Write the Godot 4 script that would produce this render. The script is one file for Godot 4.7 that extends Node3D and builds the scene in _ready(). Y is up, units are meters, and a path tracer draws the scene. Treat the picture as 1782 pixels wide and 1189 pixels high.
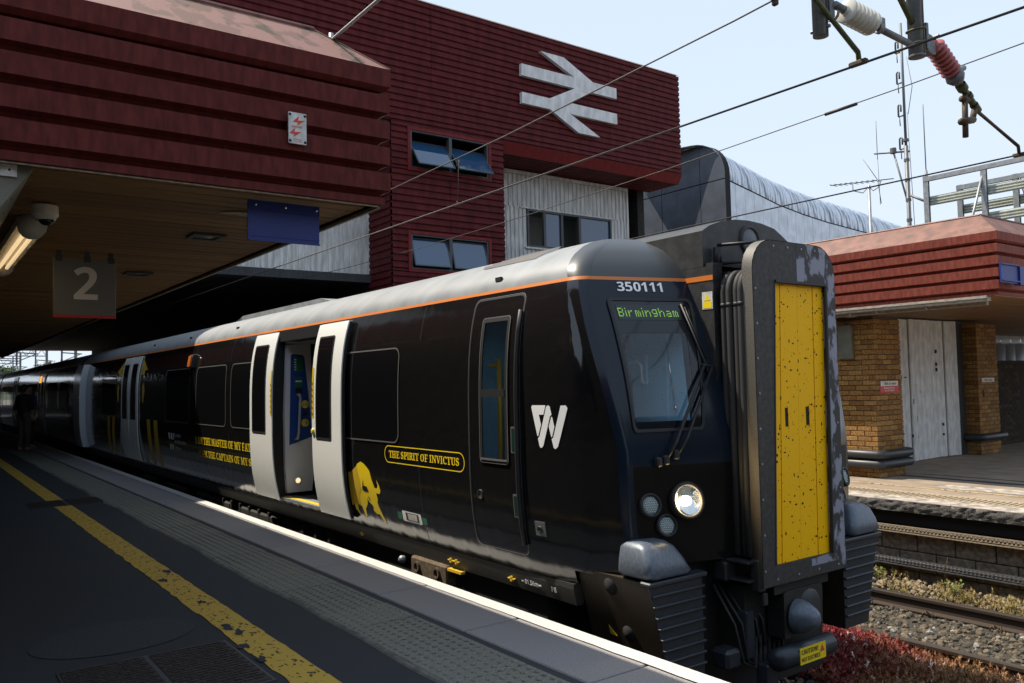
extends Node3D

const XC := 4.72          # middle of the near track
const SWEEP := 0.28       # how far the cab front sweeps forward per metre
const PROF := [Vector2(1.2, 0.05), Vector2(1.24, 0.15), Vector2(1.257, 0.2), Vector2(1.29, 0.3), Vector2(1.33, 0.5), Vector2(1.355, 0.8), Vector2(1.36, 1.1), Vector2(1.355, 1.4), Vector2(1.34, 1.7), Vector2(1.31, 1.95), Vector2(1.27, 2.1), Vector2(1.255, 2.145), Vector2(1.24, 2.18), Vector2(1.14, 2.32), Vector2(0.95, 2.44), Vector2(0.7, 2.51), Vector2(0.4, 2.575), Vector2(0.0, 2.62)]

var rng := RandomNumberGenerator.new()
var T := {}               # textures
var M := {}               # materials
var used := {}

# ------------------------------------------------------------------ helpers
func numbered(called: String, parent: Node) -> String:
	var key := str(parent.get_instance_id()) + called
	if not used.has(key):
		used[key] = 0
		return called
	used[key] += 1
	return "%s_%03d" % [called, used[key]]

func thing(called: String, label: String, category: String, at := Vector3.ZERO, group := "") -> Node3D:
	var o := Node3D.new()
	o.name = numbered(called, self)
	add_child(o, true)
	o.position = at
	tag(o, label, category, group)
	return o

func tag(o: Node, label: String, category := "", group := "") -> void:
	o.set_meta("label", label)
	if category:
		o.set_meta("category", category)
	if group:
		o.set_meta("group", group)

func put(called: String, mesh: Mesh, m: Material, parent: Node = self, tr := Transform3D.IDENTITY) -> MeshInstance3D:
	var o := MeshInstance3D.new()
	o.name = numbered(called, parent)
	o.mesh = mesh
	o.material_override = m
	o.transform = tr
	parent.add_child(o, true)
	return o

func obj(called: String, st: SurfaceTool, m: Material, parent: Node = self, tr := Transform3D.IDENTITY) -> MeshInstance3D:
	st.generate_normals()
	return put(called, st.commit(), m, parent, tr)

func struct(called: String, st: SurfaceTool, m: Material, parent: Node = self) -> MeshInstance3D:
	var o := obj(called, st, m, parent)
	if parent == self:
		o.set_meta("kind", "structure")
	return o

func mb(smooth := false) -> SurfaceTool:
	var st := SurfaceTool.new()
	st.begin(Mesh.PRIMITIVE_TRIANGLES)
	st.set_smooth_group(0 if smooth else -1)
	return st

func tri(st: SurfaceTool, a: Vector3, b: Vector3, c: Vector3) -> void:   # counter-clockwise from outside
	st.add_vertex(a); st.add_vertex(c); st.add_vertex(b)

func quad(st: SurfaceTool, a: Vector3, b: Vector3, c: Vector3, d: Vector3) -> void:
	tri(st, a, b, c); tri(st, a, c, d)

func box(st: SurfaceTool, c: Vector3, s: Vector3, b := Basis.IDENTITY) -> void:
	var h := s * 0.5
	var p := []
	for i in 8:
		p.append(c + b * Vector3(h.x if i & 1 else -h.x, h.y if i & 2 else -h.y, h.z if i & 4 else -h.z))
	quad(st, p[4], p[5], p[7], p[6]); quad(st, p[1], p[0], p[2], p[3])
	quad(st, p[5], p[1], p[3], p[7]); quad(st, p[0], p[4], p[6], p[2])
	quad(st, p[6], p[7], p[3], p[2]); quad(st, p[0], p[1], p[5], p[4])

func mm(st: SurfaceTool, a: Vector3, b: Vector3) -> void:               # box by its two corners
	box(st, (a + b) * 0.5, (b - a).abs())

func bevel(st: SurfaceTool, c: Vector3, s: Vector3, e: float, b := Basis.IDENTITY) -> void:
	var h := s * 0.5
	var v := func(x: int, y: int, z: int, axis: int) -> Vector3:
		var q := Vector3(h.x * x, h.y * y, h.z * z)
		if axis != 0: q.x -= e * x
		if axis != 1: q.y -= e * y
		if axis != 2: q.z -= e * z
		return c + b * q
	for s1 in [-1, 1]:
		_face(st, [v.call(s1, -1, -1, 0), v.call(s1, 1, -1, 0), v.call(s1, 1, 1, 0), v.call(s1, -1, 1, 0)], s1 > 0)
		_face(st, [v.call(-1, s1, -1, 1), v.call(-1, s1, 1, 1), v.call(1, s1, 1, 1), v.call(1, s1, -1, 1)], s1 > 0)
		_face(st, [v.call(-1, -1, s1, 2), v.call(1, -1, s1, 2), v.call(1, 1, s1, 2), v.call(-1, 1, s1, 2)], s1 > 0)
	for s1 in [-1, 1]:
		for s2 in [-1, 1]:
			_face(st, [v.call(s1, s2, -1, 0), v.call(s1, s2, -1, 1), v.call(s1, s2, 1, 1), v.call(s1, s2, 1, 0)], s1 * s2 > 0)
			_face(st, [v.call(s1, -1, s2, 2), v.call(s1, -1, s2, 0), v.call(s1, 1, s2, 0), v.call(s1, 1, s2, 2)], s1 * s2 > 0)
			_face(st, [v.call(-1, s1, s2, 1), v.call(-1, s1, s2, 2), v.call(1, s1, s2, 2), v.call(1, s1, s2, 1)], s1 * s2 > 0)
			for s3 in [-1, 1]:
				var t := [v.call(s1, s2, s3, 0), v.call(s1, s2, s3, 1), v.call(s1, s2, s3, 2)]
				if s1 * s2 * s3 > 0: tri(st, t[0], t[1], t[2])
				else: tri(st, t[0], t[2], t[1])

func _face(st: SurfaceTool, p: Array, keep: bool) -> void:
	if keep: quad(st, p[0], p[1], p[2], p[3])
	else: quad(st, p[3], p[2], p[1], p[0])

func basis_to(dir: Vector3) -> Basis:                                   # a basis whose z looks along dir
	var z := dir.normalized()
	var up := Vector3.UP if absf(z.y) < 0.95 else Vector3.RIGHT
	var x := up.cross(z).normalized()
	return Basis(x, z.cross(x), z)

func tube(st: SurfaceTool, pts: Array, r: float, n := 8, caps := true) -> void:
	var rings := []
	for i in pts.size():
		var d: Vector3 = (pts[mini(i + 1, pts.size() - 1)] - pts[maxi(i - 1, 0)])
		var b := basis_to(d)
		var ring := []
		for k in n:
			var a := TAU * k / n
			ring.append(pts[i] + b * Vector3(cos(a) * r, sin(a) * r, 0))
		rings.append(ring)
	for i in pts.size() - 1:
		# match the start of the next ring so that it does not twist
		var best := 0
		var low := 1e9
		for k in n:
			var dd: float = rings[i][0].distance_to(rings[i + 1][k])
			if dd < low:
				low = dd; best = k
		if best:
			var again := []
			for k in n: again.append(rings[i + 1][(k + best) % n])
			rings[i + 1] = again
		for k in n:
			var j := (k + 1) % n
			quad(st, rings[i][k], rings[i][j], rings[i + 1][j], rings[i + 1][k])
	if caps:
		for k in range(1, n - 1):
			tri(st, rings[0][0], rings[0][k + 1], rings[0][k])
			var e: Array = rings[-1]
			tri(st, e[0], e[k], e[k + 1])

func lathe(st: SurfaceTool, prof: Array, at: Vector3, axis: Vector3, n := 16) -> void:   # prof: Vector2(radius, along), from back to front
	var b := basis_to(axis)
	for i in prof.size() - 1:
		for k in n:
			var a0 := TAU * k / n
			var a1 := TAU * (k + 1) / n
			var f := func(p: Vector2, a: float) -> Vector3: return at + b * Vector3(cos(a) * p.x, sin(a) * p.x, p.y)
			var q := [f.call(prof[i], a0), f.call(prof[i], a1), f.call(prof[i + 1], a1), f.call(prof[i + 1], a0)]
			if prof[i].x < 1e-5: tri(st, q[0], q[2], q[3])
			elif prof[i + 1].x < 1e-5: tri(st, q[0], q[1], q[2])
			else: quad(st, q[0], q[1], q[2], q[3])

func prism(st: SurfaceTool, poly: PackedVector2Array, tr: Transform3D, d0: float, d1: float) -> void:   # extruded along the local z from d0 to d1
	var p := poly
	if Geometry2D.is_polygon_clockwise(p):
		p = p.duplicate(); p.reverse()
	var ids := Geometry2D.triangulate_polygon(p)
	var f := func(i: int, d: float) -> Vector3: return tr * Vector3(p[i].x, p[i].y, d)
	for t in range(0, ids.size(), 3):
		var a := ids[t]; var b := ids[t + 1]; var c := ids[t + 2]
		if (p[b] - p[a]).cross(p[c] - p[a]) < 0:
			var s := b; b = c; c = s
		tri(st, f.call(a, d1), f.call(b, d1), f.call(c, d1))
		if absf(d1 - d0) > 1e-6: tri(st, f.call(a, d0), f.call(c, d0), f.call(b, d0))
	if absf(d1 - d0) > 1e-6:
		for i in p.size():
			var j := (i + 1) % p.size()
			quad(st, f.call(i, d0), f.call(j, d0), f.call(j, d1), f.call(i, d1))

func run(st: SurfaceTool, pts: Array, dir: Vector3, flip := false) -> void:   # a folded sheet: polyline swept along dir
	for i in pts.size() - 1:
		var a: Vector3 = pts[i]
		var b: Vector3 = pts[i + 1]
		if flip: quad(st, b, a, a + dir, b + dir)
		else: quad(st, a, b, b + dir, a + dir)

func rrect(x0: float, y0: float, x1: float, y1: float, r: float, n := 4) -> PackedVector2Array:
	var out := PackedVector2Array()
	for c in [[x1 - r, y1 - r, 0], [x0 + r, y1 - r, 1], [x0 + r, y0 + r, 2], [x1 - r, y0 + r, 3]]:
		for k in n + 1:
			var a: float = (c[2] + float(k) / n) * PI / 2
			out.append(Vector2(c[0] + cos(a) * r, c[1] + sin(a) * r))
	return out

func circle(c: Vector2, rx: float, ry: float, n := 20) -> PackedVector2Array:
	var out := PackedVector2Array()
	for k in n: out.append(c + Vector2(cos(TAU * k / n) * rx, sin(TAU * k / n) * ry))
	return out

func words(called: String, s: String, cap: float, face: String, bold: bool, m: Material, tr: Transform3D, parent: Node, depth := 0.002, squeeze := 1.0) -> MeshInstance3D:
	var f := SystemFont.new()
	f.font_names = PackedStringArray([face])
	f.font_weight = 700 if bold else 400
	var t := TextMesh.new()
	t.text = s
	t.font = f
	t.font_size = 48
	t.pixel_size = cap / (48 * 0.714)
	t.depth = depth
	t.curve_step = 2.0
	t.horizontal_alignment = HORIZONTAL_ALIGNMENT_LEFT
	t.vertical_alignment = VERTICAL_ALIGNMENT_CENTER
	return put(called, t, m, parent, tr * Transform3D(Basis.from_scale(Vector3(squeeze, 1, 1)), Vector3.ZERO))

# ------------------------------------------------------------------ textures and materials
func grey_noise(seed_: int, freq: float, oct: int, lo: float, hi: float, kind := FastNoiseLite.TYPE_SIMPLEX_SMOOTH, power := 1.0, size := 512) -> ImageTexture:
	var n := FastNoiseLite.new()
	n.seed = seed_; n.frequency = freq; n.noise_type = kind
	n.fractal_octaves = oct
	if kind == FastNoiseLite.TYPE_CELLULAR:
		n.cellular_return_type = FastNoiseLite.RETURN_DISTANCE
		n.fractal_type = FastNoiseLite.FRACTAL_NONE
	var im := n.get_seamless_image(size, size)
	im.convert(Image.FORMAT_L8)
	var d := im.get_data()
	for i in d.size():
		d[i] = int(clampf(lerpf(lo, hi, pow(d[i] / 255.0, power)), 0.0, 1.0) * 255.0)
	return ImageTexture.create_from_image(Image.create_from_data(size, size, false, Image.FORMAT_L8, d))

func two_tone(seed_: int, freq: float, oct: int, a: Color, b: Color, edge0: float, edge1: float, size := 512) -> ImageTexture:   # a below the first threshold, b above the second
	var n := FastNoiseLite.new()
	n.seed = seed_; n.frequency = freq; n.fractal_octaves = oct
	var im := n.get_seamless_image(size, size)
	im.convert(Image.FORMAT_L8)
	var d := im.get_data()
	var out := PackedByteArray()
	out.resize(d.size() * 3)
	for i in d.size():
		var c := a.lerp(b, smoothstep(edge0, edge1, d[i] / 255.0))
		out[i * 3] = c.r8; out[i * 3 + 1] = c.g8; out[i * 3 + 2] = c.b8
	return ImageTexture.create_from_image(Image.create_from_data(size, size, false, Image.FORMAT_RGB8, out))

func specks(seed_: int, count: int, rmin: float, rmax: float, ground: Color, spot: Color, size := 512) -> ImageTexture:
	var im := Image.create_empty(size, size, false, Image.FORMAT_RGB8)
	im.fill(ground)
	var r := RandomNumberGenerator.new()
	r.seed = seed_
	for i in count:
		var c := Vector2(r.randf() * size, r.randf() * size)
		var rad := lerpf(rmin, rmax, pow(r.randf(), 3.0))
		var asp := r.randf_range(0.6, 1.5)
		for y in range(int(-rad * 2), int(rad * 2) + 1):
			for x in range(int(-rad * 2), int(rad * 2) + 1):
				if Vector2(x * asp, y / asp).length() <= rad:
					im.set_pixel(posmod(int(c.x) + x, size), posmod(int(c.y) + y, size), spot)
	return ImageTexture.create_from_image(im)

func mat(key: String, lin: Color, rough: float, metal := 0.0, tex: Texture2D = null, scale := Vector3.ONE, bump: Texture2D = null, cm := 0.0, in_world := true) -> StandardMaterial3D:
	var m := StandardMaterial3D.new()
	m.resource_name = key
	m.albedo_color = lin.linear_to_srgb()
	m.roughness = rough
	m.metallic = metal
	if tex or bump:
		m.uv1_triplanar = true
		m.uv1_world_triplanar = in_world
		m.uv1_scale = scale
		m.albedo_texture = tex
	if bump:
		m.heightmap_enabled = true
		m.heightmap_texture = bump
		m.heightmap_scale = cm
	M[key] = m
	return m

func lin(r: float, g: float, b: float) -> Color:
	return Color(r, g, b)

func make_materials() -> void:
	T.fine = grey_noise(3, 0.09, 3, 0.62, 1.0)
	T.blotch = grey_noise(5, 0.012, 5, 0.55, 1.0)
	T.soft = grey_noise(8, 0.008, 4, 0.82, 1.0)
	T.wave = grey_noise(11, 0.006, 2, 0.0, 1.0)
	T.rough = grey_noise(13, 0.045, 5, 0.0, 1.0)
	T.grit = grey_noise(17, 0.2, 2, 0.35, 1.0)
	T.streak = grey_noise(19, 0.02, 5, 0.72, 1.0)
	T.worn = two_tone(23, 0.018, 5, Color(1, 1, 1), Color(0.45, 0.42, 0.4), 0.55, 0.72)
	T.flies = specks(4, 330, 1.0, 5.5, Color(1, 1, 1), Color(0.05, 0.035, 0.02))
	T.dust = specks(9, 500, 0.8, 2.2, Color(0.88, 0.88, 0.88), Color(1, 1, 1))
	T.grime = specks(12, 420, 0.8, 3.5, Color(1, 1, 1), Color(0.62, 0.68, 0.74))
	T.chip = two_tone(31, 0.01, 6, Color(0.2, 0.195, 0.2), Color(0.66, 0.67, 0.72), 0.4, 0.58)
	T.moss = two_tone(37, 0.012, 5, Color(1, 1, 1), Color(0.5, 0.55, 0.3), 0.58, 0.72)
	T.stain = two_tone(41, 0.012, 5, Color(1, 1, 1), Color(0.42, 0.46, 0.52), 0.5, 0.74)
	T.crack = two_tone(43, 0.02, 5, Color(1, 1, 1), Color(0.3, 0.28, 0.2), 0.7, 0.74)

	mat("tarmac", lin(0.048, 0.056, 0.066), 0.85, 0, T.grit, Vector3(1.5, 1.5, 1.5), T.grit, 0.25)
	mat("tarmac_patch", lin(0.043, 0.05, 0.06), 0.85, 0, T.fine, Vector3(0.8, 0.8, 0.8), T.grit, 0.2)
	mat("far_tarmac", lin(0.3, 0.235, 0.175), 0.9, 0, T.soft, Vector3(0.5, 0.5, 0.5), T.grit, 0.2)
	mat("yellow_line", lin(0.5, 0.32, 0.04), 0.7, 0, T.crack, Vector3(2.2, 2.2, 1.1), T.grit, 0.15)
	mat("tactile", lin(0.27, 0.265, 0.22), 0.8, 0, T.fine, Vector3(1.2, 1.2, 1.2), T.grit, 0.12)
	mat("faint_yellow", lin(0.55, 0.38, 0.17), 0.8, 0, T.worn, Vector3(1, 1, 1))
	mat("tactile_buff", lin(0.5, 0.39, 0.26), 0.85, 0, T.fine, Vector3(1.2, 1.2, 1.2))
	mat("coping", lin(0.6, 0.565, 0.56), 0.8, 0, T.grit, Vector3(1.6, 1.6, 1.6), T.grit, 0.18)
	mat("coping_far", lin(0.56, 0.49, 0.42), 0.85, 0, T.blotch, Vector3(1, 1, 1), T.grit, 0.15)
	mat("white_line", lin(0.8, 0.79, 0.76), 0.7, 0, T.fine, Vector3(1.4, 1.4, 1.4), T.grit, 0.1)
	mat("joint", lin(0.035, 0.035, 0.04), 0.9)
	mat("coarse", lin(0.3, 0.28, 0.26), 0.95, 0, T.grit, Vector3(3, 3, 3), T.rough, 3.0)
	mat("block", lin(0.34, 0.27, 0.2), 0.95, 0, T.blotch, Vector3(2, 2, 2), T.grit, 0.3)
	mat("ballast_bed", lin(0.1, 0.085, 0.065), 0.95, 0, T.fine, Vector3(2, 2, 2), T.rough, 3.0)
	mat("concrete", lin(0.2, 0.185, 0.16), 0.9, 0, T.blotch, Vector3(1.5, 1.5, 1.5), T.grit, 0.2)
	mat("beam_dark", lin(0.06, 0.065, 0.07), 0.9, 0, T.streak, Vector3(1.2, 0.15, 1.2))
	mat("rail_side", lin(0.06, 0.038, 0.024), 0.85, 0, T.fine, Vector3(3, 3, 3))
	mat("rail_head", lin(0.32, 0.28, 0.25), 0.35, 0.8, T.streak, Vector3(8, 8, 0.4))
	mat("galv", lin(0.36, 0.38, 0.4), 0.5, 0.6, T.soft, Vector3(2, 2, 2))
	mat("tray", lin(0.2, 0.2, 0.22), 0.55, 0.5, T.streak, Vector3(3, 3, 3))
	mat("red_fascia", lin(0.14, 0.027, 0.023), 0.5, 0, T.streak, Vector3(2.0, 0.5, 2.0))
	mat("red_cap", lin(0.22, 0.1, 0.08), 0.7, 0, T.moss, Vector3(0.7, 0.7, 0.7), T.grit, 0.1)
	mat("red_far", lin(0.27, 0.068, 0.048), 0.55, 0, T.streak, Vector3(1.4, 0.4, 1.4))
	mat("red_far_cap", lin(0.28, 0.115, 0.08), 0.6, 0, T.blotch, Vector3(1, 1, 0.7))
	mat("red_wall", lin(0.125, 0.02, 0.022), 0.5, 0, T.streak, Vector3(0.35, 0.12, 0.35))
	mat("red_trim", lin(0.2, 0.028, 0.03), 0.55, 0, T.soft)
	for k in ["red_fascia", "red_wall", "red_far", "red_trim", "sign_blue"]:
		if M.has(k): M[k].metallic_specular = 0.22
	mat("brown_cap", lin(0.3, 0.2, 0.16), 0.7, 0, T.blotch)
	mat("white_clad", lin(0.72, 0.72, 0.7), 0.55, 0, T.streak, Vector3(0.8, 0.12, 0.8))
	mat("logo_white", lin(0.78, 0.78, 0.78), 0.6, 0, T.soft, Vector3(0.9, 0.35, 0.9))
	mat("silver", lin(0.6, 0.66, 0.74), 0.4, 0.35, T.soft, Vector3(0.3, 0.3, 0.3))
	mat("silver_stain", lin(0.6, 0.66, 0.74), 0.45, 0.3, T.stain, Vector3(0.5, 0.09, 0.5))
	mat("slate_panel", lin(0.085, 0.1, 0.13), 0.45, 0.2, T.soft, Vector3(0.3, 0.3, 0.3))
	mat("dark_gap", lin(0.01, 0.01, 0.012), 0.9)
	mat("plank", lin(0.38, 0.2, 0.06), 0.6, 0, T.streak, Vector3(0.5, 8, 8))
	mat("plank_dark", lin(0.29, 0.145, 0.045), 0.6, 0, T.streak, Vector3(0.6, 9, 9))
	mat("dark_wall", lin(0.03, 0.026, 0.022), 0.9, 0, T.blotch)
	mat("gutter", lin(0.5, 0.44, 0.36), 0.6, 0, T.streak, Vector3(3, 3, 1))
	mat("frame_dark", lin(0.045, 0.05, 0.055), 0.5)
	var g := mat("glass", lin(1, 1, 1), 0.03)
	g.albedo_color = Color(0.1, 0.16, 0.2, 0.12)
	g.transparency = BaseMaterial3D.TRANSPARENCY_ALPHA
	g.cull_mode = BaseMaterial3D.CULL_DISABLED
	mat("room_dark", lin(0.05, 0.05, 0.05), 0.9)
	mat("room_blue", lin(0.2, 0.27, 0.33), 0.8)
	# the train
	mat("black_paint", lin(0.012, 0.0115, 0.012), 0.13, 0, T.dust, Vector3(1.3, 1.3, 1.3), T.wave, 0.35)
	M.black_paint.clearcoat_enabled = true
	M.black_paint.clearcoat = 0.6
	M.black_paint.clearcoat_roughness = 0.08
	mat("navy_paint", lin(0.012, 0.02, 0.034), 0.16, 0, T.dust, Vector3(1.6, 1.6, 1.6))
	M.navy_paint.metallic_specular = 0.38
	mat("roof_grey", lin(0.31, 0.325, 0.335), 0.42, 0, T.soft, Vector3(0.8, 0.8, 0.8))
	mat("roof_dirty", lin(0.2, 0.21, 0.22), 0.5, 0, T.blotch, Vector3(1.2, 1.2, 1.2))
	mat("orange", lin(0.6, 0.17, 0.025), 0.4)
	mat("door_white", lin(0.84, 0.86, 0.83), 0.25)
	mat("train_glass", lin(0.006, 0.006, 0.007), 0.04)
	mat("rubber", lin(0.012, 0.012, 0.013), 0.55)
	mat("bellow", lin(0.035, 0.034, 0.033), 0.7, 0, T.fine, Vector3(2, 2, 2))
	mat("dark_metal", lin(0.035, 0.035, 0.037), 0.55, 0.2, T.fine, Vector3(3, 3, 3), T.grit, 0.1)
	mat("fairing", lin(0.04, 0.041, 0.043), 0.5, 0, T.blotch, Vector3(1.4, 1.4, 1.4))
	mat("frame_rim", lin(0.17, 0.155, 0.135), 0.6, 0, T.fine, Vector3(2, 2, 2))
	mat("gangway_dark", lin(0.05, 0.047, 0.045), 0.6, 0, T.blotch, Vector3(3, 3, 3), T.grit, 0.1)
	mat("gangway_chip", lin(0.62, 0.62, 0.66), 0.6, 0, T.chip, Vector3(1.3, 0.8, 1.3), T.grit, 0.1)
	mat("yellow_door", lin(0.95, 0.5, 0.002), 0.5, 0, T.flies, Vector3(1.15, 1.15, 1.15))
	M.yellow_door.metallic_specular = 0.25
	mat("yellow_vinyl", lin(0.85, 0.62, 0.02), 0.3)
	mat("yellow_dull", lin(0.6, 0.4, 0.03), 0.4)
	mat("white_vinyl", lin(0.9, 0.9, 0.9), 0.4)
	mat("grey_vinyl", lin(0.4, 0.42, 0.43), 0.4)
	mat("chrome", lin(0.75, 0.75, 0.75), 0.12, 1.0)
	mat("lens_grey", lin(0.22, 0.26, 0.26), 0.25)
	mat("buffer", lin(0.035, 0.042, 0.052), 0.4, 0.1, T.streak, Vector3(3, 2, 3))
	mat("skirt", lin(0.06, 0.043, 0.027), 0.55, 0.2, T.streak, Vector3(5, 0.9, 5))
	mat("underframe", lin(0.012, 0.011, 0.010), 0.8)
	mat("solebar", lin(0.04, 0.038, 0.034), 0.6, 0, T.fine)
	mat("rust_box", lin(0.16, 0.11, 0.06), 0.8, 0, T.blotch, Vector3(3, 3, 3))
	mat("cab_blue", lin(0.34, 0.66, 0.86), 0.6, 0, T.grime, Vector3(1.6, 1.6, 1.6))
	mat("cab_yellow", lin(0.75, 0.45, 0.01), 0.4)
	mat("screen_grey", lin(0.75, 0.76, 0.8), 0.4)
	mat("panel_blue", lin(0.02, 0.07, 0.3), 0.4)
	mat("green", lin(0.02, 0.16, 0.09), 0.5)
	mat("sign_blue", lin(0.006, 0.035, 0.3), 0.45, 0, T.fine, Vector3(2, 2, 2))
	mat("sign_white", lin(0.7, 0.7, 0.66), 0.5, 0, T.soft, Vector3(4, 4, 4))
	mat("sign_red", lin(0.5, 0.03, 0.03), 0.5)
	mat("ink_red", lin(0.6, 0.06, 0.04), 0.6)
	mat("ink_black", lin(0.02, 0.02, 0.02), 0.6)
	mat("sign_grey", lin(0.16, 0.16, 0.15), 0.6)
	mat("sign_number", lin(0.7, 0.68, 0.62), 0.6)
	mat("camera_white", lin(0.6, 0.57, 0.48), 0.4)
	mat("box_grey", lin(0.17, 0.17, 0.13), 0.6, 0, T.soft)
	mat("insulator_white", lin(0.62, 0.6, 0.54), 0.15)
	mat("insulator_red", lin(0.34, 0.09, 0.08), 0.2)
	mat("bronze_green", lin(0.14, 0.15, 0.06), 0.6, 0.3, T.blotch, Vector3(6, 6, 6))
	mat("ohl_grey", lin(0.2, 0.21, 0.22), 0.55, 0.4, T.streak, Vector3(6, 2, 6))
	mat("ohl_rust", lin(0.12, 0.08, 0.045), 0.7, 0.3, T.blotch, Vector3(6, 6, 6))
	mat("wire", lin(0.05, 0.045, 0.04), 0.6, 0.3)
	mat("pad_black", lin(0.03, 0.032, 0.036), 0.45)
	mat("board_white", lin(0.82, 0.82, 0.8), 0.65, 0, T.soft, Vector3(1.6, 0.7, 1.6))
	mat("pale_sheet", lin(0.55, 0.58, 0.5), 0.5, 0, T.soft)
	mat("mortar", lin(0.2, 0.14, 0.08), 0.95, 0, T.grit, Vector3(3, 3, 3))
	for i in 5:
		var c: Color = [lin(0.5, 0.26, 0.07), lin(0.43, 0.21, 0.055), lin(0.56, 0.31, 0.09), lin(0.35, 0.165, 0.045), lin(0.47, 0.24, 0.065)][i]
		mat("brick%d" % i, c, 0.9, 0, T.blotch, Vector3(5, 5, 5), T.grit, 0.25)
	for i in 3:
		mat("brick_dark%d" % i, [lin(0.06, 0.04, 0.025), lin(0.045, 0.032, 0.022), lin(0.09, 0.06, 0.035)][i], 0.95, 0, T.blotch, Vector3(4, 4, 4))
	mat("lamp_case", lin(0.5, 0.48, 0.42), 0.5)
	mat("cover_iron", lin(0.06, 0.045, 0.04), 0.7, 0.2, T.blotch, Vector3(3, 3, 3))
	mat("skin", lin(0.4, 0.25, 0.18), 0.6)
	mat("shirt_blue", lin(0.1, 0.1, 0.3), 0.8)
	mat("trousers", lin(0.05, 0.035, 0.035), 0.85)
	mat("trousers_tan", lin(0.1, 0.085, 0.07), 0.85)
	mat("coat_dark", lin(0.02, 0.02, 0.022), 0.85)
	mat("hair", lin(0.02, 0.015, 0.01), 0.7)
	mat("hill", lin(0.06, 0.09, 0.05), 1.0, 0, T.blotch, Vector3(0.05, 0.05, 0.05))
	mat("bark", lin(0.08, 0.06, 0.04), 0.9)
	var lf := mat("leaf", lin(0.07, 0.11, 0.03), 0.7)
	lf.vertex_color_use_as_albedo = true
	lf.albedo_color = Color.WHITE
	lf.backlight_enabled = true
	lf.backlight = Color(0.4, 0.4, 0.4)
	lf.cull_mode = BaseMaterial3D.CULL_DISABLED
	var sn := mat("stone", lin(1, 1, 1), 0.9, 0, T.blotch, Vector3(6, 6, 6), null, 0.0, false)
	sn.vertex_color_use_as_albedo = true
	mat("amber", lin(0.5, 0.13, 0.02), 0.25)
	glow("amber_glow", lin(1.0, 0.3, 0.05), 1.2)
	glow("ceiling_glow", lin(1.0, 0.8, 0.55), 1.6)
	glow("warm_glow", lin(1.0, 0.78, 0.45), 0.7)
	glow("head_glow", lin(1.0, 0.85, 0.6), 9.0)
	glow("led_green", lin(0.45, 0.9, 0.12), 0.42)
	glow("tube_glow", lin(1.0, 0.74, 0.4), 1.3)
	mat("black_front", lin(0.009, 0.009, 0.009), 0.12, 0, T.dust, Vector3(1.6, 1.6, 1.6))
	M.black_front.metallic_specular = 0.33
	mat("cab_dome", lin(0.045, 0.05, 0.055), 0.4, 0, T.dust, Vector3(2, 2, 2))
	mat("casting", lin(0.14, 0.17, 0.215), 0.4, 0.2, T.streak, Vector3(4, 2.5, 4))
	mat("coupler_iron", lin(0.045, 0.042, 0.04), 0.55, 0.4, T.blotch, Vector3(6, 6, 6), T.grit, 0.1)
	mat("dark_green", lin(0.01, 0.03, 0.028), 0.3)
	mat("display_face", lin(0.012, 0.022, 0.03), 0.15)
	mat("grey_pillar", lin(0.6, 0.66, 0.74), 0.2)
	mat("joint_line", lin(0.045, 0.045, 0.045), 0.4)
	mat("lens_cell", lin(0.35, 0.42, 0.42), 0.1)
	mat("lens_dusty", lin(0.17, 0.19, 0.22), 0.45, 0, T.fine, Vector3(6, 6, 6))
	mat("reflector", lin(0.85, 0.85, 0.85), 0.06, 1.0)
	mat("screen_black", lin(0.006, 0.008, 0.012), 0.06)
	mat("weed_green", lin(0.12, 0.19, 0.04), 0.7)
	var df := mat("diffuser", lin(0.8, 0.72, 0.6), 0.1)
	df.albedo_color = Color(1.0, 0.92, 0.8, 0.3)
	df.transparency = BaseMaterial3D.TRANSPARENCY_ALPHA
	df.cull_mode = BaseMaterial3D.CULL_DISABLED
	mat("vestibule", lin(0.05, 0.05, 0.055), 0.6)
	var og := mat("office_glass", lin(0.018, 0.06, 0.13), 0.04)
	og.metallic_specular = 0.9
	var sg := mat("screen_glass", lin(1, 1, 1), 0.03)
	sg.albedo_color = Color(0.3, 0.42, 0.5, 0.1)
	sg.transparency = BaseMaterial3D.TRANSPARENCY_ALPHA
	sg.cull_mode = BaseMaterial3D.CULL_DISABLED

func glow(key: String, c: Color, power: float) -> void:
	var m := mat(key, c * 0.4, 0.5)
	m.emission_enabled = true
	m.emission = c.linear_to_srgb()
	m.emission_energy_multiplier = power

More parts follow.
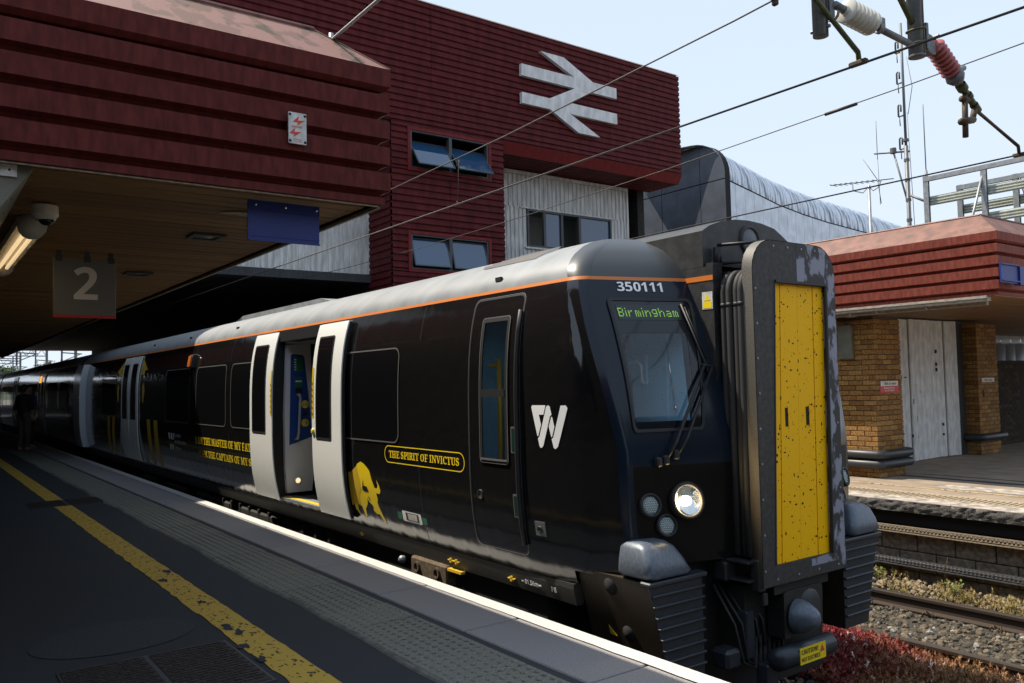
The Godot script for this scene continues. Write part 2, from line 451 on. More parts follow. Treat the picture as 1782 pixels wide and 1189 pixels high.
func _ready() -> void:
	rng.seed = 20240611
	# ---- camera
	var cam := Camera3D.new()
	cam.name = "camera"
	add_child(cam)
	cam.transform = Transform3D(Basis(Vector3(0.806919, -0.022116, 0.590248), Vector3(-0.011680, 0.998506, 0.053379), Vector3(-0.590547, -0.049967, 0.805455)), Vector3(0, 1.5, 0))
	cam.fov = 44.838
	cam.near = 0.05
	cam.far = 3000.0
	cam.current = true
	# ---- sky, exposure
	var env := Environment.new()
	env.background_mode = Environment.BG_SKY
	var sky := Sky.new()
	var sm := ProceduralSkyMaterial.new()
	sm.sky_top_color = Color(0.69, 0.76, 0.85)
	sm.sky_horizon_color = Color(0.78, 0.82, 0.86)
	sm.sky_curve = 0.3
	sm.ground_horizon_color = Color(0.5, 0.5, 0.48)
	sm.ground_bottom_color = Color(0.2, 0.19, 0.18)
	sm.sun_angle_max = 4.0
	sm.sky_energy_multiplier = 1.0
	sky.sky_material = sm
	env.sky = sky
	env.tonemap_mode = Environment.TONE_MAPPER_LINEAR
	env.tonemap_exposure = 1.5
	env.sdfgi_enabled = true
	env.ssao_enabled = true
	env.ssil_enabled = true
	var we := WorldEnvironment.new()
	we.name = "world_environment"
	we.environment = env
	add_child(we)
	# ---- sun: high, behind the station, a little to the left of the line
	var sun := DirectionalLight3D.new()
	sun.name = "sun"
	sun.light_energy = 1.6
	sun.light_color = Color(1.0, 0.955, 0.88)
	sun.light_angular_distance = 0.5
	sun.shadow_enabled = true
	add_child(sun)
	sun.basis = basis_to(-Vector3(0.32, -1.0, 0.57))

	make_materials()
	build_ground()
	build_near_platform()
	build_far_platform()
	build_station_building()
	build_silver_building()
	build_near_canopy()
	build_far_canopy()
	build_train()
	build_tracks()
	build_wires()
	build_roof_masts()
	build_fittings()
	build_people()
	build_distance()

# ------------------------------------------------------------------ ground and platforms
func sheet(st: SurfaceTool, x0: float, z0: float, x1: float, z1: float, y: float) -> void:
	quad(st, Vector3(x0, y, z1), Vector3(x1, y, z1), Vector3(x1, y, z0), Vector3(x0, y, z0))

func build_ground() -> void:
	var st := mb()
	sheet(st, -900, -1500, 900, 300, -1.35)
	struct("ground", st, M.concrete)
	st = mb()
	# trackbed with a gentle shoulder beside each pair of rails
	var prof := [Vector2(3.2, -1.12), Vector2(4.0, -1.09), Vector2(5.6, -1.09), Vector2(6.4, -1.06), Vector2(7.2, -1.085), Vector2(8.9, -1.085), Vector2(9.25, -1.02), Vector2(9.75, -0.98)]
	for i in prof.size() - 1:
		var a: Vector2 = prof[i]
		var b: Vector2 = prof[i + 1]
		quad(st, Vector3(a.x, a.y, 30), Vector3(b.x, b.y, 30), Vector3(b.x, b.y, -400), Vector3(a.x, a.y, -400))
	struct("trackbed_ground", st, M.ballast_bed)

func build_near_platform() -> void:
	var st := mb()
	sheet(st, -40, -130, 2.2, 40, 0.0)
	sheet(st, 2.19, -130, 3.26, 40, -0.05)
	quad(st, Vector3(3.24, -1.3, 25), Vector3(3.24, -1.3, -90), Vector3(3.24, -0.05, -90), Vector3(3.24, -0.05, 25))
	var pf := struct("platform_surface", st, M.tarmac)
	st = mb()
	sheet(st, 2.69, -90, 2.762, 25, -0.008)
	obj("joint_strip", st, M.joint, pf)
	# coping slabs, one by one
	var slabs := []
	for v in 3:
		var s := mb()
		bevel(s, Vector3(0, -0.06, 0), Vector3(0.528, 0.12, 1.126 - 0.003 * v), 0.007)
		s.generate_normals()
		slabs.append(s.commit())
	for k in range(-50, 6):
		put("coping_slab", slabs[posmod(k * 7, 3)], M.coping, pf, Transform3D(Basis(Vector3.UP, rng.randf_range(-0.002, 0.002)), Vector3(3.026 + rng.randf_range(-0.003, 0.003), rng.randf_range(-0.003, 0.002), -6.039 + 1.14 * k)))
	# white edge line with a ragged inner side
	st = mb()
	var z := 10.0
	var e := 3.166
	while z > -60.0:
		var dz := 0.16
		var e2 := 3.166 + rng.randf_range(-0.004, 0.004)
		quad(st, Vector3(e, 0.006, z), Vector3(3.284, 0.006, z), Vector3(3.284, 0.006, z - dz), Vector3(e2, 0.006, z - dz))
		e = e2
		z -= dz
	obj("edge_line", st, M.white_line, pf)
	# tactile paving
	var tiles := []
	for v in 3:
		var s := mb()
		bevel(s, Vector3(0, -0.02, 0), Vector3(0.474, 0.04, 0.396 - 0.002 * v), 0.004)
		s.generate_normals()
		tiles.append(s.commit())
	for k in range(-100, 8):
		put("tactile_tile", tiles[posmod(k * 5, 3)], M.tactile, pf, Transform3D(Basis(Vector3.FORWARD, rng.randf_range(-0.006, 0.006)), Vector3(2.458 + rng.randf_range(-0.005, 0.005), 0.004 + rng.randf_range(-0.002, 0.003), -5.0 + 0.4 * k)))
	var dome := mb(true)
	lathe(dome, [Vector2(0.0145, 0.0), Vector2(0.012, 0.004), Vector2(0.007, 0.0058), Vector2(0.0, 0.006)], Vector3.ZERO, Vector3.UP, 10)
	dome.generate_normals()
	var spots := []
	for k in range(-320, 40):
		for r in 7:
			spots.append(Transform3D(Basis.IDENTITY, Vector3(2.458 + (r - 3) * 0.0645, 0.0065, -5.0 + 0.0667 * k + (0.033 if r % 2 else 0.0))))
	scatter("tactile_blisters", dome.commit(), M.tactile, spots, [], pf)
	st = mb()
	var lz := 8.0
	var lx := 2.2
	while lz > -40.0:
		var lx2 := 2.2 + 0.012 * sin(lz * 2.1) + 0.007 * sin(lz * 5.3)
		quad(st, Vector3(lx, 0.009, lz), Vector3(lx + 0.022, 0.011, lz), Vector3(lx2 + 0.022, 0.011, lz - 0.1), Vector3(lx2, 0.009, lz - 0.1))
		quad(st, Vector3(lx - 0.012, 0.001, lz), Vector3(lx, 0.009, lz), Vector3(lx2, 0.009, lz - 0.1), Vector3(lx2 - 0.012, 0.001, lz - 0.1))
		lx = lx2
		lz -= 0.1
	obj("paving_lip", st, M.concrete, pf)
	# yellow line, edges chewed
	st = mb()
	z = 10.0
	var a := 1.6
	var b := 1.8
	while z > -45.0:
		var dz := 0.09
		var a2 := 1.6 + rng.randf_range(-0.012, 0.006)
		var b2 := 1.8 + rng.randf_range(-0.004, 0.006)
		quad(st, Vector3(a, 0.004, z), Vector3(b, 0.004, z), Vector3(b2, 0.004, z - dz), Vector3(a2, 0.004, z - dz))
		a = a2; b = b2; z -= dz
	obj("yellow_marking", st, M.yellow_line, pf)
	# bare tarmac where the yellow paint has come off
	st = mb()
	for q in [Vector3(1.76, 0, -7.3), Vector3(1.66, 0, -7.0), Vector3(1.7, 0, -6.1), Vector3(1.65, 0, -5.35), Vector3(1.68, 0, -5.2), Vector3(1.6, 0, -4.9), Vector3(1.605, 0, -4.6)]:
		var poly := PackedVector2Array()
		for k in 11:
			var r := rng.randf_range(0.015, 0.07)
			poly.append(Vector2(cos(TAU * k / 11) * r * 0.7, sin(TAU * k / 11) * r * 1.3))
		prism(st, poly, Transform3D(Basis(Vector3.RIGHT, -PI / 2), q + Vector3(0, 0.007, 0)), 0, 0)
	obj("worn_patch", st, M.tarmac, pf)
	# resurfaced round patch
	st = mb()
	prism(st, circle(Vector2.ZERO, 0.46, 0.36, 28), Transform3D(Basis(Vector3.RIGHT, -PI / 2), Vector3(1.05, 0.004, -5.6)), 0, 0)
	obj("round_patch", st, M.tarmac_patch, pf)
	# iron covers let into the tarmac
	cover("access_cover", "large ribbed iron access cover in the platform beside the yellow line", Vector3(1.11, 0, -4.66), Vector2(0.89, 0.86))
	cover("drain_cover", "small slotted iron drain cover further along the platform under the yellow line", Vector3(1.78, 0, -12.8), Vector2(0.9, 0.7))
	# station wall behind the platform
	var w := thing("station_wall", "dark station wall at the back of the covered platform", "wall", Vector3(-4.5, 0, -32))
	st = mb()
	mm(st, Vector3(-0.3, 0, -95), Vector3(0.0, 4.2, 70.0))
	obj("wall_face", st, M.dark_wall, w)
	# the canopies go on behind the viewpoint and beyond the building
	for q in [[0.5, 34.0, "plain dark red canopy over the platform behind the viewpoint"], [-120.0, -59.5, "dark canopy over the platform beyond the station building"]]:
		var cn := thing("platform_canopy", q[2], "canopy", Vector3(0, 2.4, (q[0] + q[1]) / 2))
		var hz: float = (q[1] - q[0]) / 2
		st = mb()
		mm(st, Vector3(-12, 0.03, -hz), Vector3(2.05, 0.08, hz))
		obj("soffit", st, M.plank_dark, cn)
		st = mb()
		mm(st, Vector3(1.98, 0.0, -hz), Vector3(2.05, 0.8, hz)); mm(st, Vector3(-12, 0.0, -hz), Vector3(2.05, 0.8, -hz + 0.07)); mm(st, Vector3(-12, 0.75, -hz), Vector3(2.0, 0.82, hz))
		obj("fascia", st, M.red_fascia, cn)

func cover(called: String, label: String, at: Vector3, size: Vector2) -> void:
	var o := thing(called, label, "manhole cover", at)
	var st := mb()
	mm(st, Vector3(-size.x / 2, -0.05, -size.y / 2), Vector3(size.x / 2, 0.006, size.y / 2))
	obj("frame", st, M.frame_dark, o)
	var n := 2
	for k in n:
		st = mb()
		var w := size.x / n - 0.03
		var cx := -size.x / 2 + size.x / n * (k + 0.5)
		mm(st, Vector3(cx - w / 2, 0.004, -size.y / 2 + 0.02), Vector3(cx + w / 2, 0.01, size.y / 2 - 0.02))
		var rows := int(size.y / 0.045)
		for r in rows:
			for c in 7:
				box(st, Vector3(cx + (c - 3) * w / 7.4 + (0.01 if r % 2 else -0.01), 0.0115, -size.y / 2 + 0.045 + r * (size.y - 0.08) / rows), Vector3(w / 9.5, 0.007, 0.02))
		obj("lid", st, M.cover_iron, o)

func scatter(called: String, mesh: Mesh, m: Material, where: Array, tints: Array, parent: Node) -> MultiMeshInstance3D:
	var mm_ := MultiMesh.new()
	mm_.transform_format = MultiMesh.TRANSFORM_3D
	mm_.use_colors = tints.size() > 0
	mm_.mesh = mesh
	mm_.instance_count = where.size()
	for i in where.size():
		mm_.set_instance_transform(i, where[i])
		if tints.size():
			mm_.set_instance_color(i, tints[i])
	var o := MultiMeshInstance3D.new()
	o.name = numbered(called, parent)
	o.multimesh = mm_
	o.material_override = m
	o.set_meta("kind", "stuff")
	parent.add_child(o, true)
	return o

func build_far_platform() -> void:
	var st := mb()
	sheet(st, 10.4, -90, 60, 25, 0.0)
	sheet(st, 9.7, -90, 10.41, 25, -0.05)
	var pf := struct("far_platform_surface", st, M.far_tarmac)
	var slabs := []
	for v in 3:
		var s := mb()
		bevel(s, Vector3(0, -0.07, 0), Vector3(0.335, 0.14, 0.908), 0.006)
		s.generate_normals()
		slabs.append(s.commit())
	for k in range(-12, 8):
		put("coping_slab", slabs[posmod(k * 7, 3)], M.coping_far, pf, Transform3D(Basis.IDENTITY, Vector3(9.788 + rng.randf_range(-0.004, 0.004), rng.randf_range(-0.004, 0.002), -5.2 + 0.915 * k)))
	# rough broken front of the coping
	st = mb(true)
	var cols := 240
	var nz := FastNoiseLite.new()
	nz.seed = 6; nz.frequency = 9.0; nz.fractal_octaves = 3
	var pt := func(i: int, j: int) -> Vector3:
		var zz := -9.0 + 8.4 * i / cols
		var d := nz.get_noise_2d(zz, j * 0.12) * 0.03
		return Vector3(9.615 - 0.012 * sin(PI * j / 6.0) + d, -0.012 - 0.125 * j / 6.0, zz)
	for i in cols:
		for j in 6:
			quad(st, pt.call(i, j + 1), pt.call(i, j), pt.call(i + 1, j), pt.call(i + 1, j + 1))
	obj("coping_front", st, M.coarse, pf)
	# tactile ridges
	var tiles := []
	for v in 2:
		var s := mb()
		bevel(s, Vector3(0, -0.02, 0), Vector3(0.42, 0.04, 0.396), 0.004)
		for k in 6:
			bevel(s, Vector3(-0.06, 0.004, -0.165 + k * 0.066), Vector3(0.24, 0.012, 0.026), 0.004)
		s.generate_normals()
		tiles.append(s.commit())
	for k in range(-22, 12):
		put("tactile_tile", tiles[posmod(k, 2)], M.tactile_buff, pf, Transform3D(Basis.IDENTITY, Vector3(10.18, 0.003 + rng.randf_range(-0.002, 0.002), -5.0 + 0.4 * k)))
	st = mb()
	sheet(st, 9.958, -20, 9.972, 5, -0.004)
	obj("joint_strip", st, M.joint, pf)
	st = mb()
	sheet(st, 10.78, -20, 10.83, 5, 0.004)
	obj("yellow_marking", st, M.faint_yellow, pf)
	# concrete patches of different tone
	st = mb()
	sheet(st, 10.95, -5.6, 11.35, -4.4, 0.004)
	obj("pale_patch", st, M.coping_far, pf)
	st = mb()
	sheet(st, 11.9, -7.0, 12.02, -2.0, 0.004); sheet(st, 12.3, -6.5, 12.34, -1.0, 0.004)
	obj("tar_seam", st, M.tarmac, pf)
	# wall below the coping: concrete beam, cable trays and big blocks
	st = mb()
	quad(st, Vector3(9.86, -1.3, -20), Vector3(9.86, -1.3, 8), Vector3(9.86, -0.05, 8), Vector3(9.86, -0.05, -20))
	mm(st, Vector3(9.72, -0.3, -20), Vector3(9.85, -0.145, 8))
	obj("back_wall", st, M.underframe, pf)
	var blk := []
	for v in 3:
		var s := mb()
		bevel(s, Vector3(0, 0, 0), Vector3(0.1, 0.225, 0.432 - v * 0.004), 0.008)
		s.generate_normals()
		blk.append(s.commit())
	for r in 3:
		for k in range(-14, 6):
			put("wall_block", blk[posmod(k * 5 + r, 3)], M.block, pf, Transform3D(Basis.IDENTITY, Vector3(9.79 + rng.randf_range(-0.004, 0.004), -0.50 - 0.235 * r, -5.0 + 0.442 * k + 0.22 * (r % 2))))
	for t in [[-0.345, M.tactile_buff], [-0.73, M.tray]]:
		st = mb()
		var y: float = t[0]
		mm(st, Vector3(9.6, y - 0.03, -14), Vector3(9.73, y - 0.02, 4))
		mm(st, Vector3(9.6, y + 0.03, -14), Vector3(9.606, y + 0.045, 4))
		mm(st, Vector3(9.6, y - 0.045, -14), Vector3(9.606, y - 0.02, 4))
		var z := -9.0
		while z < -1.0:
			mm(st, Vector3(9.601, y - 0.02, z), Vector3(9.605, y + 0.004, z + 0.02))
			mm(st, Vector3(9.601, y + 0.008, z + 0.022), Vector3(9.605, y + 0.03, z + 0.042))
			z += 0.044
		var o := thing("cable_tray", ["buff perforated cable tray just under the far platform coping", "grey slotted cable tray low on the far platform wall above the ballast"][0 if y > -0.5 else 1], "cable tray")
		obj("tray", st, t[1], o)
		st = mb(true)
		for c in 2:
			tube(st, [Vector3(9.64 + c * 0.035, y, -14), Vector3(9.645 + c * 0.03, y + 0.004, -6), Vector3(9.64 + c * 0.035, y, 4)], 0.014, 7)
		obj("cable", st, M.rubber, o)

# ------------------------------------------------------------------ the red station building over the lines
func ribs_h(y0: float, y1: float, pitch: float, deep: float) -> Array:   # (depth, height) from top to bottom of horizontally ribbed sheet
	var out := []
	var y := y1
	while y > y0 + 0.001:
		var h := minf(pitch, y - y0)
		out.append(Vector2(0.0, y))
		out.append(Vector2(deep, y - h * 0.12))
		out.append(Vector2(deep, y - h * 0.66))
		out.append(Vector2(0.0, y - h * 0.8))
		y -= h
	out.append(Vector2(0.0, y0))
	return out

func clad_z(called: String, x0: float, x1: float, y0: float, y1: float, z: float, m: Material, parent: Node, wide := 3.1, pitch := 0.172) -> void:   # facing +z
	var n := maxi(1, int(round((x1 - x0) / wide)))
	var prof := ribs_h(y0, y1, pitch, 0.038)
	for k in n:
		var a := lerpf(x0, x1, float(k) / n) + (0.004 if k > 0 else 0.0)
		var b := lerpf(x0, x1, float(k + 1) / n) - (0.004 if k < n - 1 else 0.0)
		var pts := []
		var off := rng.randf_range(-0.004, 0.004)
		for p in prof:
			pts.append(Vector3(a, p.y, z + p.x + off))
		var st := mb()
		run(st, pts, Vector3(b - a, 0, 0))
		obj(called, st, m, parent)

func clad_v(called: String, x0: float, x1: float, y0: float, y1: float, z: float, m: Material, parent: Node, wide := 1.05, pitch := 0.155) -> void:   # vertical ribs, facing +z
	var n := maxi(1, int(round((x1 - x0) / wide)))
	for k in n:
		var a := lerpf(x0, x1, float(k) / n)
		var b := lerpf(x0, x1, float(k + 1) / n)
		var pts := []
		var c := maxi(1, int(round((b - a) / pitch)))
		for i in c:
			var p := lerpf(a, b, float(i) / c)
			var w := (b - a) / c
			pts.append(Vector3(p, y1, z)); pts.append(Vector3(p + w * 0.1, y1, z + 0.032))
			pts.append(Vector3(p + w * 0.68, y1, z + 0.032)); pts.append(Vector3(p + w * 0.8, y1, z))
		pts.append(Vector3(b, y1, z))
		var st := mb()
		run(st, pts, Vector3(0, y0 - y1, 0), true)
		obj(called, st, m, parent)

func ring(st: SurfaceTool, x0: float, y0: float, x1: float, y1: float, w: float, za: float, zb: float) -> void:
	mm(st, Vector3(x0, y0, za), Vector3(x1, y0 + w, zb)); mm(st, Vector3(x0, y1 - w, za), Vector3(x1, y1, zb))
	mm(st, Vector3(x0, y0 + w, za), Vector3(x0 + w, y1 - w, zb)); mm(st, Vector3(x1 - w, y0 + w, za), Vector3(x1, y1 - w, zb))

func room(parent: Node, x0: float, y0: float, x1: float, y1: float, z0: float, z1: float, m: Material) -> void:   # an open-fronted recess behind a window
	var st := mb()
	mm(st, Vector3(x0 - 0.4, y0 - 0.5, z0 - 0.05), Vector3(x1 + 0.4, y1 + 0.4, z0))
	mm(st, Vector3(x0 - 0.45, y0 - 0.5, z0), Vector3(x0 - 0.4, y1 + 0.4, z1)); mm(st, Vector3(x1 + 0.4, y0 - 0.5, z0), Vector3(x1 + 0.45, y1 + 0.4, z1))
	mm(st, Vector3(x0 - 0.4, y0 - 0.55, z0), Vector3(x1 + 0.4, y0 - 0.5, z1)); mm(st, Vector3(x0 - 0.4, y1 + 0.4, z0), Vector3(x1 + 0.4, y1 + 0.45, z1))
	obj("room", st, m, parent)

func build_station_building() -> void:
	var B := thing("station_building", "dark red ribbed station building spanning the tracks behind the train", "building", Vector3(9.6, 0, -18))
	var L := Transform3D(Basis.IDENTITY, Vector3(-9.6, 0, 18))
	var holder := Node3D.new()
	# everything below is laid out in world places; the parts carry the offset
	var parts_before := B.get_child_count()
	clad_z("cladding_sheet", -14.0, 20.1, 8.09, 11.3, -18.0, M.red_wall, B)
	# lower block with its two windows
	var wins := [[10.14, 6.94, 12.53, 7.93], [10.12, 4.38, 12.48, 5.29]]
	clad_z("cladding_sheet", 9.61, 13.02, wins[0][3], 8.082, -18.0, M.red_wall, B, 4.0)
	clad_z("cladding_sheet", 9.61, 13.02, wins[1][3] + 0.06, wins[0][1] - 0.06, -18.0, M.red_wall, B, 1.75)
	clad_z("cladding_sheet", 9.61, 13.02, 0.0, wins[1][1] - 0.06, -18.0, M.red_wall, B, 4.0)
	for w in wins:
		clad_z("cladding_sheet", 9.61, w[0] - 0.07, w[1] - 0.06, w[3] + 0.06 if w[3] < 7 else w[3], -18.0, M.red_wall, B, 4.0, 0.165)
		clad_z("cladding_sheet", w[2] + 0.07, 13.02, w[1] - 0.06, w[3] + 0.06 if w[3] < 7 else w[3], -18.0, M.red_wall, B, 4.0, 0.165)
	# return wall of the block, facing the near track
	var prof := ribs_h(0.0, 8.082, 0.172, 0.038)
	var pts := []
	for p in prof: pts.append(Vector3(9.612 - p.x, p.y, -18.0))
	var st := mb()
	run(st, pts, Vector3(0, 0, -1.24), true)
	obj("cladding_sheet", st, M.red_wall, B)
	pts = []
	for p in prof: pts.append(Vector3(13.018 + p.x * 0.6, p.y, -18.0))
	st = mb()
	run(st, pts, Vector3(0, 0, -1.4))
	obj("cladding_sheet", st, M.red_wall, B)
	# right end of the upper storey
	prof = ribs_h(8.09, 11.3, 0.172, 0.038)
	pts = []
	for p in prof: pts.append(Vector3(20.1 + p.x, p.y, -18.0))
	st = mb()
	run(st, pts, Vector3(0, 0, -10))
	obj("cladding_sheet", st, M.red_wall, B)
	# sloping drip band and ribbed underside of the overhang
	st = mb()
	quad(st, Vector3(13.02, 7.8, -18.16), Vector3(20.14, 7.8, -18.16), Vector3(20.14, 8.086, -17.99), Vector3(13.02, 8.086, -17.99))
	obj("drip_band", st, M.red_trim, B)
	pts = []
	var z := -18.16
	while z > -19.42:
		pts.append(Vector3(13.02, 7.8, z)); pts.append(Vector3(13.02, 7.8, z - 0.1)); pts.append(Vector3(13.02, 7.84, z - 0.12)); pts.append(Vector3(13.02, 7.84, z - 0.155))
		z -= 0.172
	st = mb()
	run(st, pts, Vector3(7.12, 0, 0))
	obj("overhang_soffit", st, M.red_wall, B)
	# parapet cap, catching the sun
	st = mb()
	quad(st, Vector3(-14, 11.3, -17.95), Vector3(20.16, 11.3, -17.95), Vector3(20.16, 11.42, -18.12), Vector3(-14, 11.42, -18.12))
	mm(st, Vector3(-14, 11.36, -18.5), Vector3(20.16, 11.42, -18.12))
	obj("parapet_cap", st, M.brown_cap, B)
	# windows
	for i in 2:
		var w: Array = wins[i]
		var wn := Node3D.new()
		wn.name = numbered("window", B)
		B.add_child(wn, true)
		st = mb()
		ring(st, w[0] - 0.075, w[1] - 0.06, w[2] + 0.075, w[3] + 0.06, 0.075, -18.03, -17.945)
		obj("surround", st, M.red_trim, wn)
		st = mb()
		ring(st, w[0], w[1], w[2], w[3], 0.055, -18.1, -17.97)
		var mid: float = (w[0] + w[2]) / 2
		mm(st, Vector3(mid - 0.045, w[1] + 0.055, -18.1), Vector3(mid + 0.045, w[3] - 0.055, -17.97))
		obj("frame", st, M.frame_dark, wn)
		for s in 2:
			var a: float = (w[0] + 0.06) if s == 0 else mid + 0.05
			var b: float = (mid - 0.05) if s == 0 else w[2] - 0.06
			var h: float = w[3] - w[1] - 0.14
			var tilt: float = [[0.62, 0.66], [0.3, 0.24]][i][s]
			var tr := Transform3D(Basis(Vector3.RIGHT, -tilt), Vector3((a + b) / 2, (w[1] + w[3]) / 2 - (0.1 if i == 0 else 0.0), -18.0 + (0.1 if i == 0 else 0.02)))
			st = mb()
			ring(st, (a - b) / 2, -h / 2, (b - a) / 2, h / 2, 0.03, -0.015, 0.015)
			obj("sash", st, M.frame_dark, wn, tr)
			st = mb()
			box(st, Vector3.ZERO, Vector3(b - a - 0.06, h - 0.06, 0.008))
			obj("pane", st, M.office_glass, wn, tr)
		room(wn, w[0], w[1], w[2], w[3], -19.9, -18.1, M.room_dark)
	# white recessed wall with its long window
	var ww := [14.89, 5.56, 18.23, 6.64]
	clad_v("white_cladding", 13.03, 18.98, ww[3] + 0.05, 7.72, -19.4, M.white_clad, B)
	clad_v("white_cladding", 13.03, ww[0] - 0.04, 0.0, ww[3] + 0.05, -19.4, M.white_clad, B)
	clad_v("white_cladding", ww[2] + 0.04, 18.98, 0.0, ww[3] + 0.05, -19.4, M.white_clad, B)
	clad_v("white_cladding", ww[0] - 0.04, ww[2] + 0.04, 0.0, ww[1] - 0.05, -19.4, M.white_clad, B)
	st = mb()
	mm(st, Vector3(13.03, 7.66, -19.36), Vector3(18.98, 7.76, -19.3)); mm(st, Vector3(18.94, 0, -19.42), Vector3(19.02, 7.7, -19.34))
	mm(st, Vector3(ww[0] - 0.3, ww[3] + 0.03, -19.38), Vector3(ww[2] + 0.1, ww[3] + 0.07, -19.33)); mm(st, Vector3(ww[0] - 0.15, ww[1] - 0.09, -19.4), Vector3(ww[2] + 0.1, ww[1] - 0.04, -19.3))
	obj("white_trim", st, M.white_clad, B)
	var wn2 := Node3D.new()
	wn2.name = numbered("window", B)
	B.add_child(wn2, true)
	st = mb()
	ring(st, ww[0] - 0.03, ww[1] - 0.03, ww[2] + 0.03, ww[3] + 0.03, 0.06, -19.45, -19.35)
	for x in [15.52, 16.2, 16.92]:
		mm(st, Vector3(x - 0.045, ww[1] + 0.03, -19.44), Vector3(x + 0.045, ww[3] - 0.03, -19.355))
	obj("frame", st, M.frame_dark, wn2)
	for q in [[15.565, 16.155], [16.965, 18.19]]:
		st = mb()
		mm(st, Vector3(q[0], ww[1] + 0.03, -19.415), Vector3(q[1], ww[3] - 0.03, -19.405))
		obj("pane", st, M.office_glass, wn2)
	room(wn2, ww[0], ww[1], ww[2], ww[3], -21.6, -19.46, M.room_blue)
	st = mb()
	for x in [15.2, 17.0]:
		mm(st, Vector3(x - 0.3, 6.98, -20.6), Vector3(x + 0.3, 7.03, -20.2))
	obj("ceiling_light", st, M.ceiling_glow, wn2)
	st = mb()
	for c in [[15.0, 0.16, 0.06], [15.1, 0.11, 0.05], [15.85, 0.09, 0.12], [16.35, 0.2, 0.08], [17.3, 0.12, 0.3], [17.8, 0.22, 0.12]]:
		mm(st, Vector3(c[0], 5.4, -19.75), Vector3(c[0] + c[2], 5.62 + c[1], -19.65))
	obj("sill_clutter", st, M.sign_red, wn2)
	# bridge section over the lines: white sheet, stained concrete edge, floor and dark carcass behind
	clad_v("white_cladding", -8.0, 9.4, 4.36, 8.09, -19.24, M.white_clad, B, 1.1, 0.15)
	st = mb()
	mm(st, Vector3(9.4, 4.36, -19.24), Vector3(9.6, 8.09, -19.19))
	obj("corner_flashing", st, M.white_clad, B)
	st = mb()
	mm(st, Vector3(-14, 4.14, -19.6), Vector3(9.6, 4.34, -19.12))
	obj("concrete_edge", st, M.beam_dark, B)
	st = mb()
	mm(st, Vector3(-14, 4.15, -59), Vector3(9.6, 4.33, -19.6))
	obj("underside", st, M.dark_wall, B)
	st = mb()
	mm(st, Vector3(-14, 8.1, -59), Vector3(20.05, 11.28, -22.2))
	mm(st, Vector3(-14, 11.15, -22.2), Vector3(20.05, 11.28, -18.1))
	mm(st, Vector3(9.65, 0, -59), Vector3(20.0, 8.1, -22.2))
	mm(st, Vector3(-14, 8.02, -22.2), Vector3(9.6, 8.08, -18.05))
	mm(st, Vector3(-14, 4.33, -59), Vector3(9.6, 8.1, -23))
	mm(st, Vector3(9.66, 0, -22.2), Vector3(9.8, 8.0, -19.3))
	mm(st, Vector3(9.66, 8.02, -22.2), Vector3(20.0, 8.08, -19.5))
	mm(st, Vector3(19.6, 0, -22.2), Vector3(19.9, 8.0, -19.5))
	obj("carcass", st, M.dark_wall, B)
	for c in B.get_children(): c.position += L.origin
	holder.free()
	# the double arrow sign
	var poly := PackedVector2Array()
	for q in [Vector2(14.30, 10.81), Vector2(15.15, 10.81), Vector2(16.26, 10.30), Vector2(17.20, 10.30), Vector2(17.20, 9.98), Vector2(16.25, 9.98), Vector2(15.33, 9.52), Vector2(17.20, 9.52), Vector2(17.20, 9.20), Vector2(15.34, 9.20), Vector2(16.49, 8.69), Vector2(15.66, 8.69), Vector2(14.60, 9.20), Vector2(13.62, 9.20), Vector2(13.62, 9.51), Vector2(14.60, 9.51), Vector2(15.54, 9.98), Vector2(13.62, 9.98), Vector2(13.62, 10.31), Vector2(15.54, 10.31)]:
		poly.append(q - Vector2(15.4, 9.75))
	var sg := thing("arrow_sign", "large white double arrow railway sign fixed high on the red building", "sign", Vector3(15.4, 9.75, -17.96))
	st = mb()
	prism(st, poly, Transform3D.IDENTITY, 0.0, 0.11)
	obj("emblem", st, M.logo_white, sg)
	st = mb()
	for q in [[-0.78, 0.13, 0.55], [-0.05, -0.05, 0.45], [0.85, 0.16, 0.5]]:
		mm(st, Vector3(q[0], q[1], 0.108), Vector3(q[0] + 0.004, q[1] + 0.1, 0.1115))
	mm(st, Vector3(-0.065, -0.55, 0.1085), Vector3(-0.061, -0.235, 0.1115)); mm(st, Vector3(0.14, 0.19, 0.1085), Vector3(0.86, 0.194, 0.1115))
	obj("sheet_joint", st, M.sign_grey, sg)

